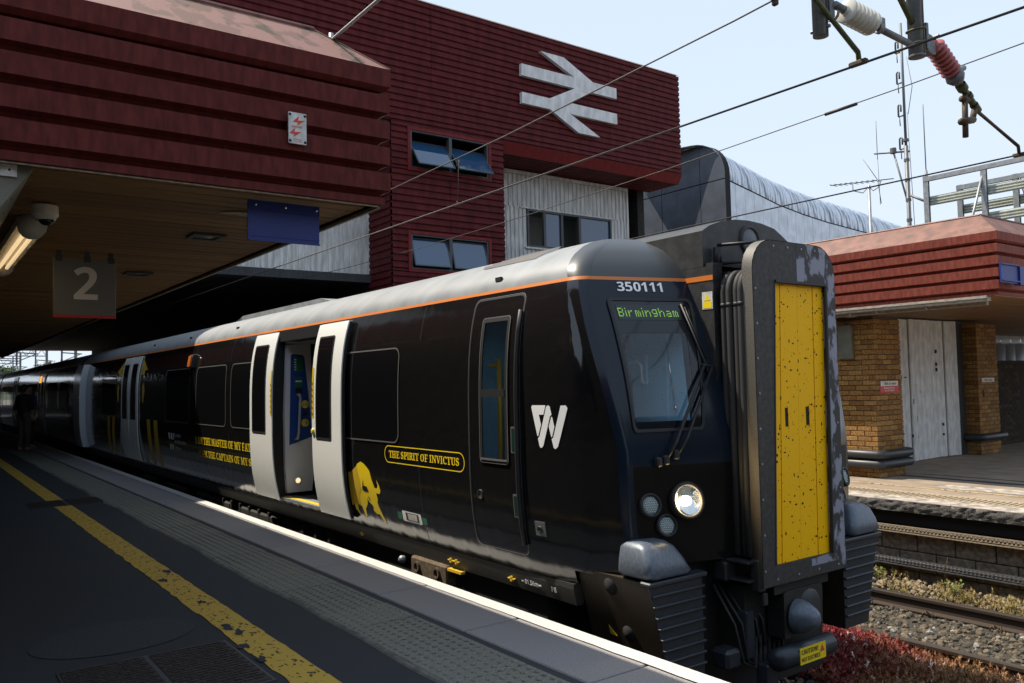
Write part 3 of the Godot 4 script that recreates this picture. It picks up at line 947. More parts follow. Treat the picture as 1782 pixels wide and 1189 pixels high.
# ------------------------------------------------------------------ the silver building behind it
func build_silver_building() -> void:
	var B := thing("silver_building", "curved silver panelled building with rounded stained roof behind the red station", "building", Vector3(26, 0, -21))
	var ctrl := [Vector2(26, -21), Vector2(28.75, -21.86), Vector2(32.1, -22.95), Vector2(35.2, -23.74), Vector2(38.3, -24.35), Vector2(42.8, -25.0), Vector2(48, -25.9), Vector2(56, -27.3)]
	var cv := Curve2D.new()
	for i in ctrl.size():
		var t: Vector2 = (ctrl[mini(i + 1, ctrl.size() - 1)] - ctrl[maxi(i - 1, 0)]) / 6.0
		cv.add_point(ctrl[i], -t, t)
	var n := int(cv.get_baked_length() / 1.06)
	for k in n:
		var a := cv.sample_baked(k * 1.06 + 0.012)
		var b := cv.sample_baked((k + 1) * 1.06 - 0.012)
		var d := (b - a).normalized()
		var nn := Vector3(-d.y, 0, d.x) * -1.0      # inward
		if nn.z > 0: nn = -nn
		var f := func(q: Vector2, inn: float, y: float) -> Vector3: return Vector3(q.x - 26, y, q.y + 21) + nn * inn
		var st := mb()
		quad(st, f.call(a, 0.0, 0.0), f.call(b, 0.0, 0.0), f.call(b, 0.0, 9.33), f.call(a, 0.0, 9.33))
		quad(st, f.call(b, 0.0, 0.0), f.call(b, 0.05, 0.0), f.call(b, 0.05, 9.33), f.call(b, 0.0, 9.33))
		quad(st, f.call(a, 0.05, 0.0), f.call(a, 0.0, 0.0), f.call(a, 0.0, 9.33), f.call(a, 0.05, 9.33))
		obj("facade_panel", st, M.silver, B)
		st = mb(true)
		var prof := [Vector2(0, 9.39), Vector2(0, 9.6)]
		for s in 9:
			var an := PI / 2 * (s + 1) / 9
			prof.append(Vector2(1.35 * (1 - cos(an)), 9.6 + 1.35 * sin(an)))
		prof.append(Vector2(5.0, 11.0))
		for s in prof.size() - 1:
			quad(st, f.call(a, prof[s].x, prof[s].y), f.call(b, prof[s].x, prof[s].y), f.call(b, prof[s + 1].x, prof[s + 1].y), f.call(a, prof[s + 1].x, prof[s + 1].y))
		obj("roof_panel", st, M.silver_stain, B)
	# dark backing behind the joints
	var st2 := mb()
	for k in n:
		var a := cv.sample_baked(k * 1.06)
		var b := cv.sample_baked((k + 1) * 1.06)
		quad(st2, Vector3(a.x - 26 + 0.01, 0, a.y + 21 - 0.06), Vector3(b.x - 26 + 0.01, 0, b.y + 21 - 0.06), Vector3(b.x - 26, 9.7, b.y + 21 - 0.06), Vector3(a.x - 26, 9.7, a.y + 21 - 0.06))
	obj("panel_backing", st2, M.dark_gap, B)
	# dark end wall of big panels with the rounded shoulder
	var edge := PackedVector2Array()
	edge.append(Vector2(0, 0)); edge.append(Vector2(0, 9.6))
	for s in 9:
		var an := PI / 2 * (s + 1) / 9
		edge.append(Vector2(-1.35 * (1 - cos(an)), 9.6 + 1.35 * sin(an)))
	edge.append(Vector2(-14, 11.0)); edge.append(Vector2(-14, 0))
	var tr := Transform3D(Basis(Vector3(0, 0, 1), Vector3(0, 1, 0), Vector3(-1, 0, 0)), Vector3.ZERO)
	st2 = mb()
	prism(st2, edge, tr, -0.3, 0.0)
	obj("end_backing", st2, M.dark_gap, B)
	for c in 5:
		var z1 := [0.0, -1.27, -3.4, -5.5, -7.7][c] as float
		var z0 := [-1.24, -3.37, -5.47, -7.67, -9.9][c] as float
		for r in 4:
			var y0 := [9.4, 6.6, 3.3, 0.0][r] as float
			var y1 := [12.0, 9.36, 6.57, 3.27][r] as float
			for poly in Geometry2D.intersect_polygons(edge, PackedVector2Array([Vector2(z0, y0), Vector2(z1, y0), Vector2(z1, y1), Vector2(z0, y1)])):
				st2 = mb()
				prism(st2, poly, tr, 0.003, 0.03)
				obj("end_panel", st2, M.slate_panel, B)
	# lower wing seen under the far canopy
	var W := thing("silver_annex", "low silver annex with rounded top seen under the far canopy", "building", Vector3(20, 0, -10))
	for k in 14:
		var x0 := 0.6 * k + 0.006
		st2 = mb(true)
		var prof := [Vector2(0, 0.2), Vector2(0, 2.2), Vector2(-0.1, 2.24)]
		for s in 7:
			var an := PI / 2 * s / 6
			prof.append(Vector2(-0.1 - 0.9 * (1 - cos(an)), 2.3 + 0.9 * sin(an)))
		for s in prof.size() - 1:
			quad(st2, Vector3(x0, prof[s].y, prof[s].x), Vector3(x0 + 0.588, prof[s].y, prof[s].x), Vector3(x0 + 0.588, prof[s + 1].y, prof[s + 1].x), Vector3(x0, prof[s + 1].y, prof[s + 1].x))
		obj("wall_panel", st2, M.silver, W)
	st2 = mb()
	mm(st2, Vector3(0, 0, -3), Vector3(8.4, 2.3, -0.15)); mm(st2, Vector3(0, 1.35, -0.02), Vector3(8.4, 1.37, 0.006))
	obj("panel_backing", st2, M.dark_gap, W)

# ------------------------------------------------------------------ platform canopies
func canopy(o: Node3D, cx: float, cz: float, sx: float, yo: float, len_x: float, len_z: float, k_: float, red: Material, cap: Material, plank_a: Material, plank_b: Material) -> void:
	# (outward, height): the sloping cap, then ribs from top to bottom
	var groups := [[Vector2(-0.33, 3.625), Vector2(0.0, 3.345)], [Vector2(0, 3.345), Vector2(0.0, 3.24), Vector2(-0.03, 3.215), Vector2(-0.06, 3.21)]]
	for k in 4:
		var y := 3.19 - 0.153 * k
		groups.append([Vector2(-0.06, y + 0.02), Vector2(-0.055, y + 0.012), Vector2(-0.006, y), Vector2(-0.006, y - 0.103), Vector2(-0.045, y - 0.118), Vector2(-0.06, y - 0.133)])
	groups.append([Vector2(-0.06, 2.598), Vector2(-0.03, 2.59), Vector2(-0.03, 2.548), Vector2(-0.05, 2.545)])
	for g in groups:
		for i in g.size(): g[i] = Vector2(g[i].x * k_, 1.5 + (g[i].y - 1.5) * k_)
	var H := func(y: float) -> float: return 1.5 + (y - 1.5) * k_ + yo
	var names := ["cap_sheet", "cap_trim", "fascia_rib", "fascia_rib", "fascia_rib", "fascia_rib", "edge_trim"]
	for g in groups.size():
		var m: Material = cap if g == 0 else red
		var nx := int(len_x / 3.2)
		for s in nx:
			var u0 := len_x * s / nx + (0.0015 if s else 0.0)
			var u1 := len_x * (s + 1) / nx - 0.0015
			var st := mb()
			var pr: Array = groups[g]
			for i in pr.size() - 1:
				var p: Vector2 = pr[i]
				var q: Vector2 = pr[i + 1]
				var a0 := Vector3(cx + sx * ((p.x if s == 0 else 0.0) - u0), p.y + yo, cz + p.x)
				var a1 := Vector3(cx - sx * u1, p.y + yo, cz + p.x)
				var b0 := Vector3(cx + sx * ((q.x if s == 0 else 0.0) - u0), q.y + yo, cz + q.x)
				var b1 := Vector3(cx - sx * u1, q.y + yo, cz + q.x)
				if sx > 0: quad(st, b1, b0, a0, a1)
				else: quad(st, b0, b1, a1, a0)
			obj(names[g], st, m, o)
		var nz := int(len_z / 3.2)
		for s in nz:
			var u0 := len_z * s / nz + (0.0015 if s else 0.0)
			var u1 := len_z * (s + 1) / nz - 0.0015
			var st := mb()
			var pr: Array = groups[g]
			for i in pr.size() - 1:
				var p: Vector2 = pr[i]
				var q: Vector2 = pr[i + 1]
				var a0 := Vector3(cx + sx * p.x, p.y + yo, cz + (p.x if s == 0 else 0.0) - u0)
				var a1 := Vector3(cx + sx * p.x, p.y + yo, cz - u1)
				var b0 := Vector3(cx + sx * q.x, q.y + yo, cz + (q.x if s == 0 else 0.0) - u0)
				var b1 := Vector3(cx + sx * q.x, q.y + yo, cz - u1)
				if sx > 0: quad(st, b0, b1, a1, a0)
				else: quad(st, b1, b0, a0, a1)
			obj(names[g], st, m, o)
	# ridge flashing and roof deck
	var st := mb()
	var e := 0.335 * k_
	tube(st, [Vector3(cx - sx * len_x, H.call(3.63), cz - e), Vector3(cx - sx * e, H.call(3.63), cz - e)], 0.016, 6)
	tube(st, [Vector3(cx - sx * e, H.call(3.63), cz - e), Vector3(cx - sx * e, H.call(3.63), cz - len_z)], 0.016, 6)
	tube(st, [Vector3(cx - sx * e, H.call(3.63), cz - e), Vector3(cx - sx * 0.002, H.call(3.347), cz - 0.002)], 0.006, 6)
	obj("ridge_flashing", st, cap, o)
	st = mb()
	mm(st, Vector3(cx - sx * e, H.call(3.56), cz - e), Vector3(cx - sx * len_x, H.call(3.615), cz - len_z))
	mm(st, Vector3(cx - sx * 0.075, H.call(2.585), cz - 0.075), Vector3(cx - sx * len_x, H.call(2.62), cz - len_z))
	obj("roof_deck", st, M.dark_wall, o)
	# bolts
	st = mb(true)
	for r in 5:
		for k in int(len_x / 0.98):
			lathe(st, [Vector2(0.013, 0), Vector2(0.013, 0.008), Vector2(0.007, 0.014), Vector2(0, 0.015)], Vector3(cx - sx * (0.88 + 0.98 * k), H.call(3.2 - 0.153 * r), cz - 0.062 * k_), Vector3(0, 0, 1), 7)
	var bo := obj("bolt_heads", st, M.dark_metal, o)
	bo.set_meta("kind", "stuff")
	# soffit boards
	var pitch := 0.13 * k_
	var n := int((len_z - 0.1) / pitch)
	var pl := []
	for v in 3:
		var s := mb()
		bevel(s, Vector3.ZERO, Vector3(len_x - 0.1, 0.016, pitch - 0.012 - 0.002 * v), 0.004)
		s.generate_normals()
		pl.append(s.commit())
	for k in n:
		put("soffit_plank", pl[k * 7 % 3], plank_a if rng.randf() < 0.6 else plank_b, o, Transform3D(Basis.IDENTITY, Vector3(cx - sx * (len_x / 2 + 0.02), H.call(2.572) + rng.randf_range(-0.0025, 0.002), cz - 0.13 - pitch * k)))

func shift(o: Node3D) -> void:                     # parts were laid out in world places: carry them back to the thing's own base
	for c in o.get_children():
		if c is Node3D: c.position -= o.position

func build_near_canopy() -> void:
	var o := thing("platform_canopy", "dark red ribbed platform canopy with boarded soffit above the near platform", "canopy", Vector3(2.111, 2.4, -3.943))
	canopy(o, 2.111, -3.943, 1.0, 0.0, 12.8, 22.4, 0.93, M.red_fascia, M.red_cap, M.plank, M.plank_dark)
	var st := mb()
	mm(st, Vector3(2.058, 2.464, -26.2), Vector3(2.076, 2.482, -4.02))
	mm(st, Vector3(-10, 2.465, -4.0), Vector3(2.05, 2.479, -3.989))
	obj("edge_bead", st, M.gutter, o)
	# broken board
	st = mb()
	prism(st, PackedVector2Array([Vector2(-0.1, -0.03), Vector2(-0.05, -0.05), Vector2(0.0, -0.035), Vector2(0.06, -0.06), Vector2(0.14, -0.045), Vector2(0.15, 0.03), Vector2(0.06, 0.05), Vector2(-0.03, 0.03)]), Transform3D(Basis(Vector3.RIGHT, PI / 2), Vector3(1.488, 2.4805, -4.585)), 0, 0.003)
	obj("broken_board", st, M.gutter, o)
	shift(o)

func build_far_canopy() -> void:
	var o := thing("platform_canopy", "sunlit red ribbed canopy over the far platform on brick piers", "canopy", Vector3(10.9, 2.4, -4.65))
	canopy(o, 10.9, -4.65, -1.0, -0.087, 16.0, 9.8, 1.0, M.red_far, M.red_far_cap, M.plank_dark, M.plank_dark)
	var st := mb()
	mm(st, Vector3(10.9, 2.395, -14.2), Vector3(11.0, 2.45, -4.8)); mm(st, Vector3(10.88, 2.43, -14.2), Vector3(10.899, 2.462, -4.8))
	mm(st, Vector3(11.1, 2.36, -14.2), Vector3(11.16, 2.47, -4.9))
	obj("gutter", st, M.gutter, o)
	st = mb(true)
	for z in [-5.6, -6.7, -6.3, -7.9]:
		tube(st, [Vector3(10.92, 2.4, z), Vector3(10.92, 2.37, z + 0.01), Vector3(10.95, 2.35, z + 0.02)], 0.008, 6)
	obj("gutter_clip", st, M.galv, o)
	st = mb()
	mm(st, Vector3(10.95, 2.455, -4.74), Vector3(14.5, 2.475, -4.7))
	obj("torn_edge_strip", st, M.gutter, o)
	shift(o)
	# brick piers
	pier("wide brick pier beside the white sliding door, red and white notice on it", Vector3(11.42, 0, -6.63), 0.72, 1.1, 2.37)
	pier("narrow brick pier on the far side of the white sliding door", Vector3(15.83, 0, -7.2), 0.79, 0.75, 2.4)
	# padded rails round the foot of each pier
	pads("two stacked black padded rails round the foot of the wide brick pier", Vector3(11.42, 0, -6.63), 0.72, 1.1, [0.34, 0.2])
	pads("single black padded rail round the foot of the narrow brick pier", Vector3(15.83, 0, -7.2), 0.79, 0.75, [0.32])
	# boarded sliding door
	var d := thing("sliding_door", "tall white boarded sliding door with chipped paint between two brick piers", "door", Vector3(14, 0, -7.5))
	var x := 12.16
	var i := 0
	while x < 15.6:
		var w := 0.152
		st = mb()
		var zz := 0.02 if (i / 4) % 2 else -0.012
		bevel(st, Vector3(x + w / 2 - 14, 1.23, zz), Vector3(w - 0.006, 2.44 + rng.randf_range(-0.008, 0.008), 0.03), 0.004)
		obj("door_board", st, M.board_white, d)
		x += w
		i += 1
	st = mb()
	mm(st, Vector3(-1.9, 0.0, -0.12), Vector3(1.7, 2.5, -0.06))
	obj("door_back", st, M.frame_dark, d)
	st = mb()
	mm(st, Vector3(1.64, 0, -0.08), Vector3(1.84, 2.45, 0.05))
	obj("door_post", st, M.frame_dark, d)
	st = mb()
	for k in 20:
		var px := -1.84 + 0.152 * rng.randi_range(6, 20)
		var py := rng.randf_range(0.2, 1.9)
		mm(st, Vector3(px - 0.004, py, 0.0), Vector3(px + rng.randf_range(0.002, 0.006), py + rng.randf_range(0.015, 0.08), 0.0372))
	mm(st, Vector3(0.02, 0.98, 0.0), Vector3(0.05, 1.07, 0.0374))
	obj("paint_chips", st, M.frame_dark, d)
	# boundary wall beyond the piers
	var w := thing("boundary_wall", "low dark sooty brick wall behind the far platform", "wall", Vector3(16.62, 0, -7.9))
	st = mb()
	mm(st, Vector3(0, 0, -0.3), Vector3(12, 1.68, -0.012))
	obj("core", st, M.brick_dark1, w)
	bricks(w, Vector3(0, 0, -0.012), Vector3(1, 0, 0), Vector3(0, 0, 1), 2.6, 1.68, ["brick_dark0", "brick_dark1", "brick_dark2"])
	st = mb()
	bevel(st, Vector3(6, 1.71, -0.15), Vector3(12, 0.06, 0.36), 0.012)
	obj("wall_coping", st, M.brick_dark0, w)

var brick_mesh := {}
func bricks(o: Node3D, at: Vector3, u: Vector3, nrm: Vector3, w: float, h: float, tones: Array) -> void:
	if brick_mesh.is_empty():
		for v in 3:
			var s := mb()
			bevel(s, Vector3(0, 0, 0.006), Vector3(0.2149, 0.065, 0.016), 0.003 + 0.001 * v)
			s.generate_normals()
			brick_mesh[v] = s.commit()
	var b := Basis(u, Vector3.UP, nrm)
	var rows := int(h / 0.075)
	for r in rows:
		var x := 0.0 if r % 2 == 0 else -0.1125
		while x < w - 0.03:
			var a := maxf(x, 0.0)
			var e := minf(x + 0.2149, w)
			if e - a > 0.03:
				put("brick", brick_mesh[rng.randi() % 3], M[tones[rng.randi() % tones.size()]], o, Transform3D(b * Basis.from_scale(Vector3((e - a) / 0.2149, 1, 1)), at + u * ((a + e) / 2) + Vector3(0, 0.0375 + r * 0.075, 0) + nrm * rng.randf_range(-0.0015, 0.0015)))
			x += 0.225

func pier(label: String, at: Vector3, w: float, deep: float, h: float) -> void:
	var o := thing("brick_pier", label, "pier", at)
	var st := mb()
	mm(st, Vector3(0.012, 0, -deep), Vector3(w - 0.012, h, -0.012))
	obj("mortar_core", st, M.mortar, o)
	var tones := ["brick0", "brick1", "brick2", "brick3", "brick4"]
	bricks(o, Vector3(0, 0, -0.012), Vector3(1, 0, 0), Vector3(0, 0, 1), w, h, tones)
	bricks(o, Vector3(0.012, 0, -deep), Vector3(0, 0, 1), Vector3(-1, 0, 0), deep, h, tones)

func pads(label: String, at: Vector3, w: float, deep: float, ys: Array) -> void:
	var o := thing("padded_rail", label, "padded rail", at)
	for y in ys:
		var st := mb(true)
		tube(st, [Vector3(-0.06, y, -deep), Vector3(-0.06, y, 0.03), Vector3(-0.045, y, 0.052), Vector3(-0.02, y, 0.06), Vector3(w + 0.02, y, 0.06), Vector3(w + 0.045, y, 0.05), Vector3(w + 0.06, y, 0.02), Vector3(w + 0.06, y, -deep)], 0.066, 12)
		obj("padded_roll", st, M.pad_black, o)
	var st2 := mb()
	mm(st2, Vector3(-0.06, ys[-1] - 0.05, -0.35), Vector3(-0.002, ys[0] + 0.05, -0.3))
	obj("bracket", st2, M.dark_metal, o)

# ------------------------------------------------------------------ the train
var rows := []            # heights at which the body skin is folded, bottom to top
var half := []            # half width at each

func make_rows() -> void:
	var ys := [0.2, 0.245, 0.29, 0.36, 0.43, 0.5, 0.58, 0.66, 0.74, 0.82, 0.9, 0.97, 1.06, 1.15, 1.24, 1.33, 1.42, 1.51, 1.6, 1.7, 1.8, 1.88, 1.94, 2.0, 2.06, 2.1, 2.157, 2.18, 2.21, 2.245, 2.28, 2.32, 2.36, 2.4, 2.44, 2.475, 2.505, 2.53, 2.55, 2.566, 2.578, 2.586, 2.59]
	for y in ys:
		rows.append(y)
		half.append(smooth_half(y))

func smooth_half(y: float) -> float:
	if y > 2.18:                                   # the roof is one even curve
		return 1.24 * pow(maxf(1.0 - pow((y - 2.18) / 0.41, 1.0 / 0.58), 0.0), 1.0 / 2.1)
	if y < 1.1: return 1.36 - 0.142 * pow(1.1 - y, 3.04)
	return 1.36 - 0.09 * pow(y - 1.1, 3.6)

func hw(y: float) -> float:
	for i in rows.size() - 1:
		if y <= rows[i + 1]:
			return lerpf(half[i], half[i + 1], (y - rows[i]) / (rows[i + 1] - rows[i]))
	return half[-1]

func taper(z: float, y: float) -> float:           # the cab sides draw in towards the nose, most of all low down
	var t := clampf((z + 4.75) / 1.05, 0.0, 1.0)
	return 0.12 * t * t * clampf((2.1 - y) / 1.0, 0.0, 1.0)

func nose_z(y: float) -> float:                   # where the cab front stands at each height
	var h := [0.2, 1.04, 1.3, 1.55, 1.85, 2.12, 2.18, 2.3, 2.4, 2.475, 2.53, 2.566, 2.59]
	var d := [-3.685, -3.697, -3.745, -3.804, -3.897, -3.994, -4.015, -4.075, -4.15, -4.25, -4.38, -4.55, -4.8]
	for i in 12:
		if y <= h[i + 1]: return lerpf(d[i], d[i + 1], (y - h[i]) / (h[i + 1] - h[i]))
	return -4.8

func side_pt(z: float, y: float, off := 0.0) -> Vector3:
	return Vector3(XC - hw(y) - off + taper(z, y), y, z)

func front_pt(x: float, y: float, off := 0.0) -> Vector3:
	return Vector3(x - off * 0.24, y + off * 0.2, nose_z(y) + SWEEP * (x - (XC - hw(y) + taper(-3.7, y))) + off * 0.95)

func banded(poly: PackedVector2Array) -> Array:      # a polygon cut at the folds of the skin
	var out := []
	var lo := 1e9
	var hi := -1e9
	var l := 1e9
	var r := -1e9
	for p in poly:
		lo = minf(lo, p.y); hi = maxf(hi, p.y); l = minf(l, p.x); r = maxf(r, p.x)
	for i in rows.size() - 1:
		var a: float = rows[i]
		var b: float = rows[i + 1]
		if b <= lo + 1e-5 or a >= hi - 1e-5: continue
		if a <= lo and b >= hi:
			out.append(poly)
			continue
		for q in Geometry2D.intersect_polygons(poly, PackedVector2Array([Vector2(l - 1, a), Vector2(r + 1, a), Vector2(r + 1, b), Vector2(l - 1, b)])):
			if not Geometry2D.is_polygon_clockwise(q): out.append(q)
			else:
				var w: PackedVector2Array = q.duplicate()
				w.reverse()
				out.append(w)
	return out

func skin(st: SurfaceTool, poly: PackedVector2Array, off: float, front := false) -> void:
	for q in banded(poly):
		var ids := Geometry2D.triangulate_polygon(q)
		for t in range(0, ids.size(), 3):
			var p := []
			for k in 3:
				var v: Vector2 = q[ids[t + k]]
				p.append(front_pt(v.x, v.y, off) if front else side_pt(v.x, v.y, off))
			var n: Vector3 = (p[1] - p[0]).cross(p[2] - p[0])
			if (n.z if front else -n.x) < 0: tri(st, p[0], p[2], p[1])
			else: tri(st, p[0], p[1], p[2])

func wall_of(st: SurfaceTool, poly: PackedVector2Array, off0: float, off1: float, front := false) -> void:   # edges of a raised piece
	var p := poly
	if Geometry2D.is_polygon_clockwise(p):
		p = p.duplicate(); p.reverse()
	for i in p.size():
		var a := p[i]
		var b := p[(i + 1) % p.size()]
		var cuts := [0.0]
		for y in rows:
			if (y - a.y) * (y - b.y) < -1e-9: cuts.append((y - a.y) / (b.y - a.y))
		cuts.append(1.0)
		cuts.sort()
		for k in cuts.size() - 1:
			var u: Vector2 = a.lerp(b, cuts[k])
			var v: Vector2 = a.lerp(b, cuts[k + 1])
			if front: quad(st, front_pt(u.x, u.y, off0), front_pt(v.x, v.y, off0), front_pt(v.x, v.y, off1), front_pt(u.x, u.y, off1))
			else: quad(st, side_pt(u.x, u.y, off0), side_pt(v.x, v.y, off0), side_pt(v.x, v.y, off1), side_pt(u.x, u.y, off1))

func patch(called: String, poly: PackedVector2Array, off: float, m: Material, parent: Node, front := false) -> MeshInstance3D:
	var st := mb(true)
	skin(st, poly, off, front)
	return obj(called, st, m, parent)

func raised(called: String, poly: PackedVector2Array, off0: float, off1: float, m: Material, parent: Node, front := false) -> MeshInstance3D:
	var st := mb(true)
	skin(st, poly, off1, front)
	st.set_smooth_group(-1)
	wall_of(st, poly, off0, off1, front)
	return obj(called, st, m, parent)

func hoop(called: String, outer: PackedVector2Array, inner: PackedVector2Array, off: float, m: Material, parent: Node, front := false) -> MeshInstance3D:   # a flat ring between two outlines of equal length
	var st := mb(true)
	for i in outer.size():
		var j := (i + 1) % outer.size()
		skin(st, PackedVector2Array([outer[i], outer[j], inner[j], inner[i]]), off, front)
	return obj(called, st, m, parent)

func rect(a: float, b: float, c: float, d: float) -> PackedVector2Array:
	return PackedVector2Array([Vector2(a, b), Vector2(c, b), Vector2(c, d), Vector2(a, d)])

func side_window(o: Node3D, z0: float, z1: float, y0 := 1.01, y1 := 1.825) -> void:
	var w := Node3D.new()
	w.name = numbered("window", o)
	o.add_child(w, true)
	hoop("gasket", rrect(z0, y0, z1, y1, 0.09), rrect(z0 + 0.012, y0 + 0.012, z1 - 0.012, y1 - 0.012, 0.08), 0.006, M.chrome_dull, w)
	patch("pane", rrect(z0 + 0.01, y0 + 0.01, z1 - 0.01, y1 - 0.01, 0.08), 0.004, M.train_glass, w)

func door_leaf(o: Node3D, z0: float, z1: float, gz0: float, gz1: float, off0: float, off1: float) -> Node3D:
	var d := Node3D.new()
	d.name = numbered("door_leaf", o)
	o.add_child(d, true)
	raised("leaf", rect(z0, 0.25, z1, 2.13), off0, off1, M.door_white, d)
	raised("edge_seal", rect(z0 - 0.012, 0.26, z0, 2.12), off0, off1 - 0.012, M.rubber, d)
	raised("edge_seal", rect(z1, 0.26, z1 + 0.012, 2.12), off0, off1 - 0.012, M.rubber, d)
	patch("pane", rrect(gz0, 1.0, gz1, 1.99, 0.015), off1 + 0.003, M.train_glass, d)
	hoop("pane_seal", rrect(gz0 - 0.012, 0.988, gz1 + 0.012, 2.002, 0.02), rrect(gz0 + 0.006, 1.006, gz1 - 0.006, 1.984, 0.015), off1 + 0.005, M.rubber, d)
	return d

func fit_words(called: String, s: String, width: float, cap: float, face: String, bold: bool, m: Material, tr: Transform3D, parent: Node) -> MeshInstance3D:
	var o := words(called, s, cap, face, bold, m, tr, parent, 0.0012)
	var w := o.mesh.get_aabb().size.x
	o.transform = tr * Transform3D(Basis.from_scale(Vector3(width / w, 1, 1)), Vector3.ZERO)
	return o

func side_tr(z: float, y: float, off: float) -> Transform3D:    # local x runs towards the front of the train, local z points out of the side
	var up := (side_pt(z, y + 0.05) - side_pt(z, y - 0.05)).normalized()
	return Transform3D(Basis(Vector3(0, 0, 1), up, Vector3(0, 0, 1).cross(up)), side_pt(z, y, off))

func build_train() -> void:
	make_rows()
	M.chrome_dull = mat("chrome_dull", lin(0.3, 0.3, 0.3), 0.3, 0.6)
	var o := thing("train_front_car", "black electric train leading car with open white doors and yellow gangway door", "train", Vector3(XC, -0.9, -13))
	var hole := [-9.14, -7.86, 0.29, 2.06]
	var cabwin := [-4.96, -4.68, 0.97, 1.94]
	var zs := [-22.3, -20, -18, -16, -14, -12, -10.5, -9.14, -8.5, -7.86, -7, -6, -4.96, -4.68, -4.6, -4.5, -4.4, -4.3, -4.2, -4.12, -4.02, -3.92]
	var r := 0.1
	var pt := func(i: int, c: int, side: float) -> Vector3:       # a point of the side skin, the last columns being the rounded corner
		var y: float = rows[i]
		var x0: float = XC - half[i]
		var q: Vector3
		if c < zs.size():
			var zz := minf(zs[c], nose_z(y) - r - 0.002)
			q = Vector3(x0 + taper(zz, y), y, zz)
		else:
			x0 += taper(-3.7, y)
			var a: float = [0.0, 0.35, 0.7, 1.0, 1.3, PI / 2][c - zs.size()]
			q = Vector3(minf(x0 + r * (1 - cos(a)), XC), y, nose_z(y) - r + (r + SWEEP * r) * sin(a))
		if side > 0: q.x = 2 * XC - q.x
		return q
	var cols := zs.size() + 6
	var seam := zs.size() + 2                       # where black gives way to navy on the corner
	var strip := func(called: String, i0: int, i1: int, c0: int, c1: int, m: Material) -> void:
		for side in [-1.0, 1.0]:
			var st := mb(true)
			for i in range(i0, i1):
				for c in range(c0, c1):
					var y: float = (rows[i] + rows[i + 1]) / 2
					if c + 1 < zs.size() and side < 0:
						var z: float = (zs[c] + zs[c + 1]) / 2
						if z > hole[0] and z < hole[1] and y > hole[2] and y < hole[3]: continue
						if z > cabwin[0] and z < cabwin[1] and y > cabwin[2] and y < cabwin[3]: continue
					if c >= zs.size() - 3 and y < 0.29: continue
					var a: Vector3 = pt.call(i, c, side)
					var b: Vector3 = pt.call(i, c + 1, side)
					var cc: Vector3 = pt.call(i + 1, c + 1, side)
					var d: Vector3 = pt.call(i + 1, c, side)
					if a.distance_to(b) < 1e-5 and cc.distance_to(d) < 1e-5: continue
					if side < 0: quad(st, a, b, cc, d)
					else: quad(st, b, a, d, cc)
			obj(called, st, m, o)
	var iy := func(y: float) -> int:
		for i in rows.size():
			if absf(rows[i] - y) < 1e-4: return i
		return -1
	var s0: int = iy.call(2.157)
	var s1: int = iy.call(2.18)
	var top := rows.size() - 1
	strip.call("body_side", 0, s0, 0, seam, M.black_paint)
	strip.call("cab_corner", 0, s0, seam, cols - 1, M.navy_paint)
	strip.call("orange_stripe", s0, s1, 0, cols - 1, M.orange)
	strip.call("roof", s1, top, 0, zs.size(), M.roof_grey)
	strip.call("cab_dome", s1, top, zs.size(), cols - 1, M.cab_dome)
	# ---- cab front, left and right of the gangway
	var face := func(called: String, i0: int, i1: int, m: Material) -> void:
		for side in [-1.0, 1.0]:
			var st := mb(true)
			for i in range(i0, i1):
				var grid := []
				for k in 2:
					var y: float = rows[i + k]
					var x0: float = XC - half[i + k] + r + taper(-3.7, y)
					var line := []
					for x in [x0, lerpf(3.634, 3.659, (y - 1.24) / 0.56), lerpf(4.036, 4.116, (y - 1.24) / 0.56), 4.3]:
						var xx := clampf(x, minf(x0, XC), XC)
						var q := front_pt(xx, y)
						if side > 0: q.x = 2 * XC - q.x
						line.append(q)
					grid.append(line)
				for c in 3:
					var y: float = (rows[i] + rows[i + 1]) / 2
					if c == 1 and y > 1.24 and y < 1.8: continue
					if grid[0][c].distance_to(grid[0][c + 1]) < 1e-4 and grid[1][c].distance_to(grid[1][c + 1]) < 1e-4: continue
					if side < 0: quad(st, grid[0][c], grid[0][c + 1], grid[1][c + 1], grid[1][c])
					else: quad(st, grid[0][c + 1], grid[0][c], grid[1][c], grid[1][c + 1])
			obj(called, st, m, o)
	face.call("cab_front", iy.call(0.36), iy.call(0.97), M.black_front)
	face.call("cab_front", iy.call(0.97), s0, M.navy_paint)
	face.call("orange_stripe", s0, s1, M.orange)
	face.call("cab_dome", s1, top, M.cab_dome)
	# ---- windows along the side
	side_window(o, -12.27, -10.9); side_window(o, -10.7, -9.3); side_window(o, -7.7, -6.22)
	side_window(o, -14.0, -12.62); side_window(o, -19.4, -17.9)
	# ---- first doors, slid open
	var d1 := door_leaf(o, -7.93, -7.25, -7.82, -7.48, 0.022, 0.06)
	var d0 := door_leaf(o, -9.8, -9.07, -9.7, -9.28, 0.022, 0.06)
	for q in [[d1, -7.925, 1], [d0, -9.11, 1]]:
		var st := mb()
		skin(st, rect(q[1], 1.2, q[1] + 0.035, 1.7), 0.0635)
		obj("warning_sticker", st, M.yellow_vinyl, q[0])
		st = mb()
		for k in 6:
			skin(st, PackedVector2Array([Vector2(q[1] + 0.004, 1.22 + k * 0.06), Vector2(q[1] + 0.03, 1.235 + k * 0.06), Vector2(q[1] + 0.004, 1.255 + k * 0.06)]), 0.0655)
		obj("sticker_print", st, M.ink_black, q[0])
	var stb := mb(true)
	lathe(stb, [Vector2(0.03, 0), Vector2(0.03, 0.012), Vector2(0.02, 0.016), Vector2(0, 0.017)], side_pt(-7.9, 1.06, 0.06), Vector3(-1, 0, 0), 14)
	obj("door_button", stb, M.yellow_vinyl, d1)
	# ---- doorway and vestibule
	var st := mb()
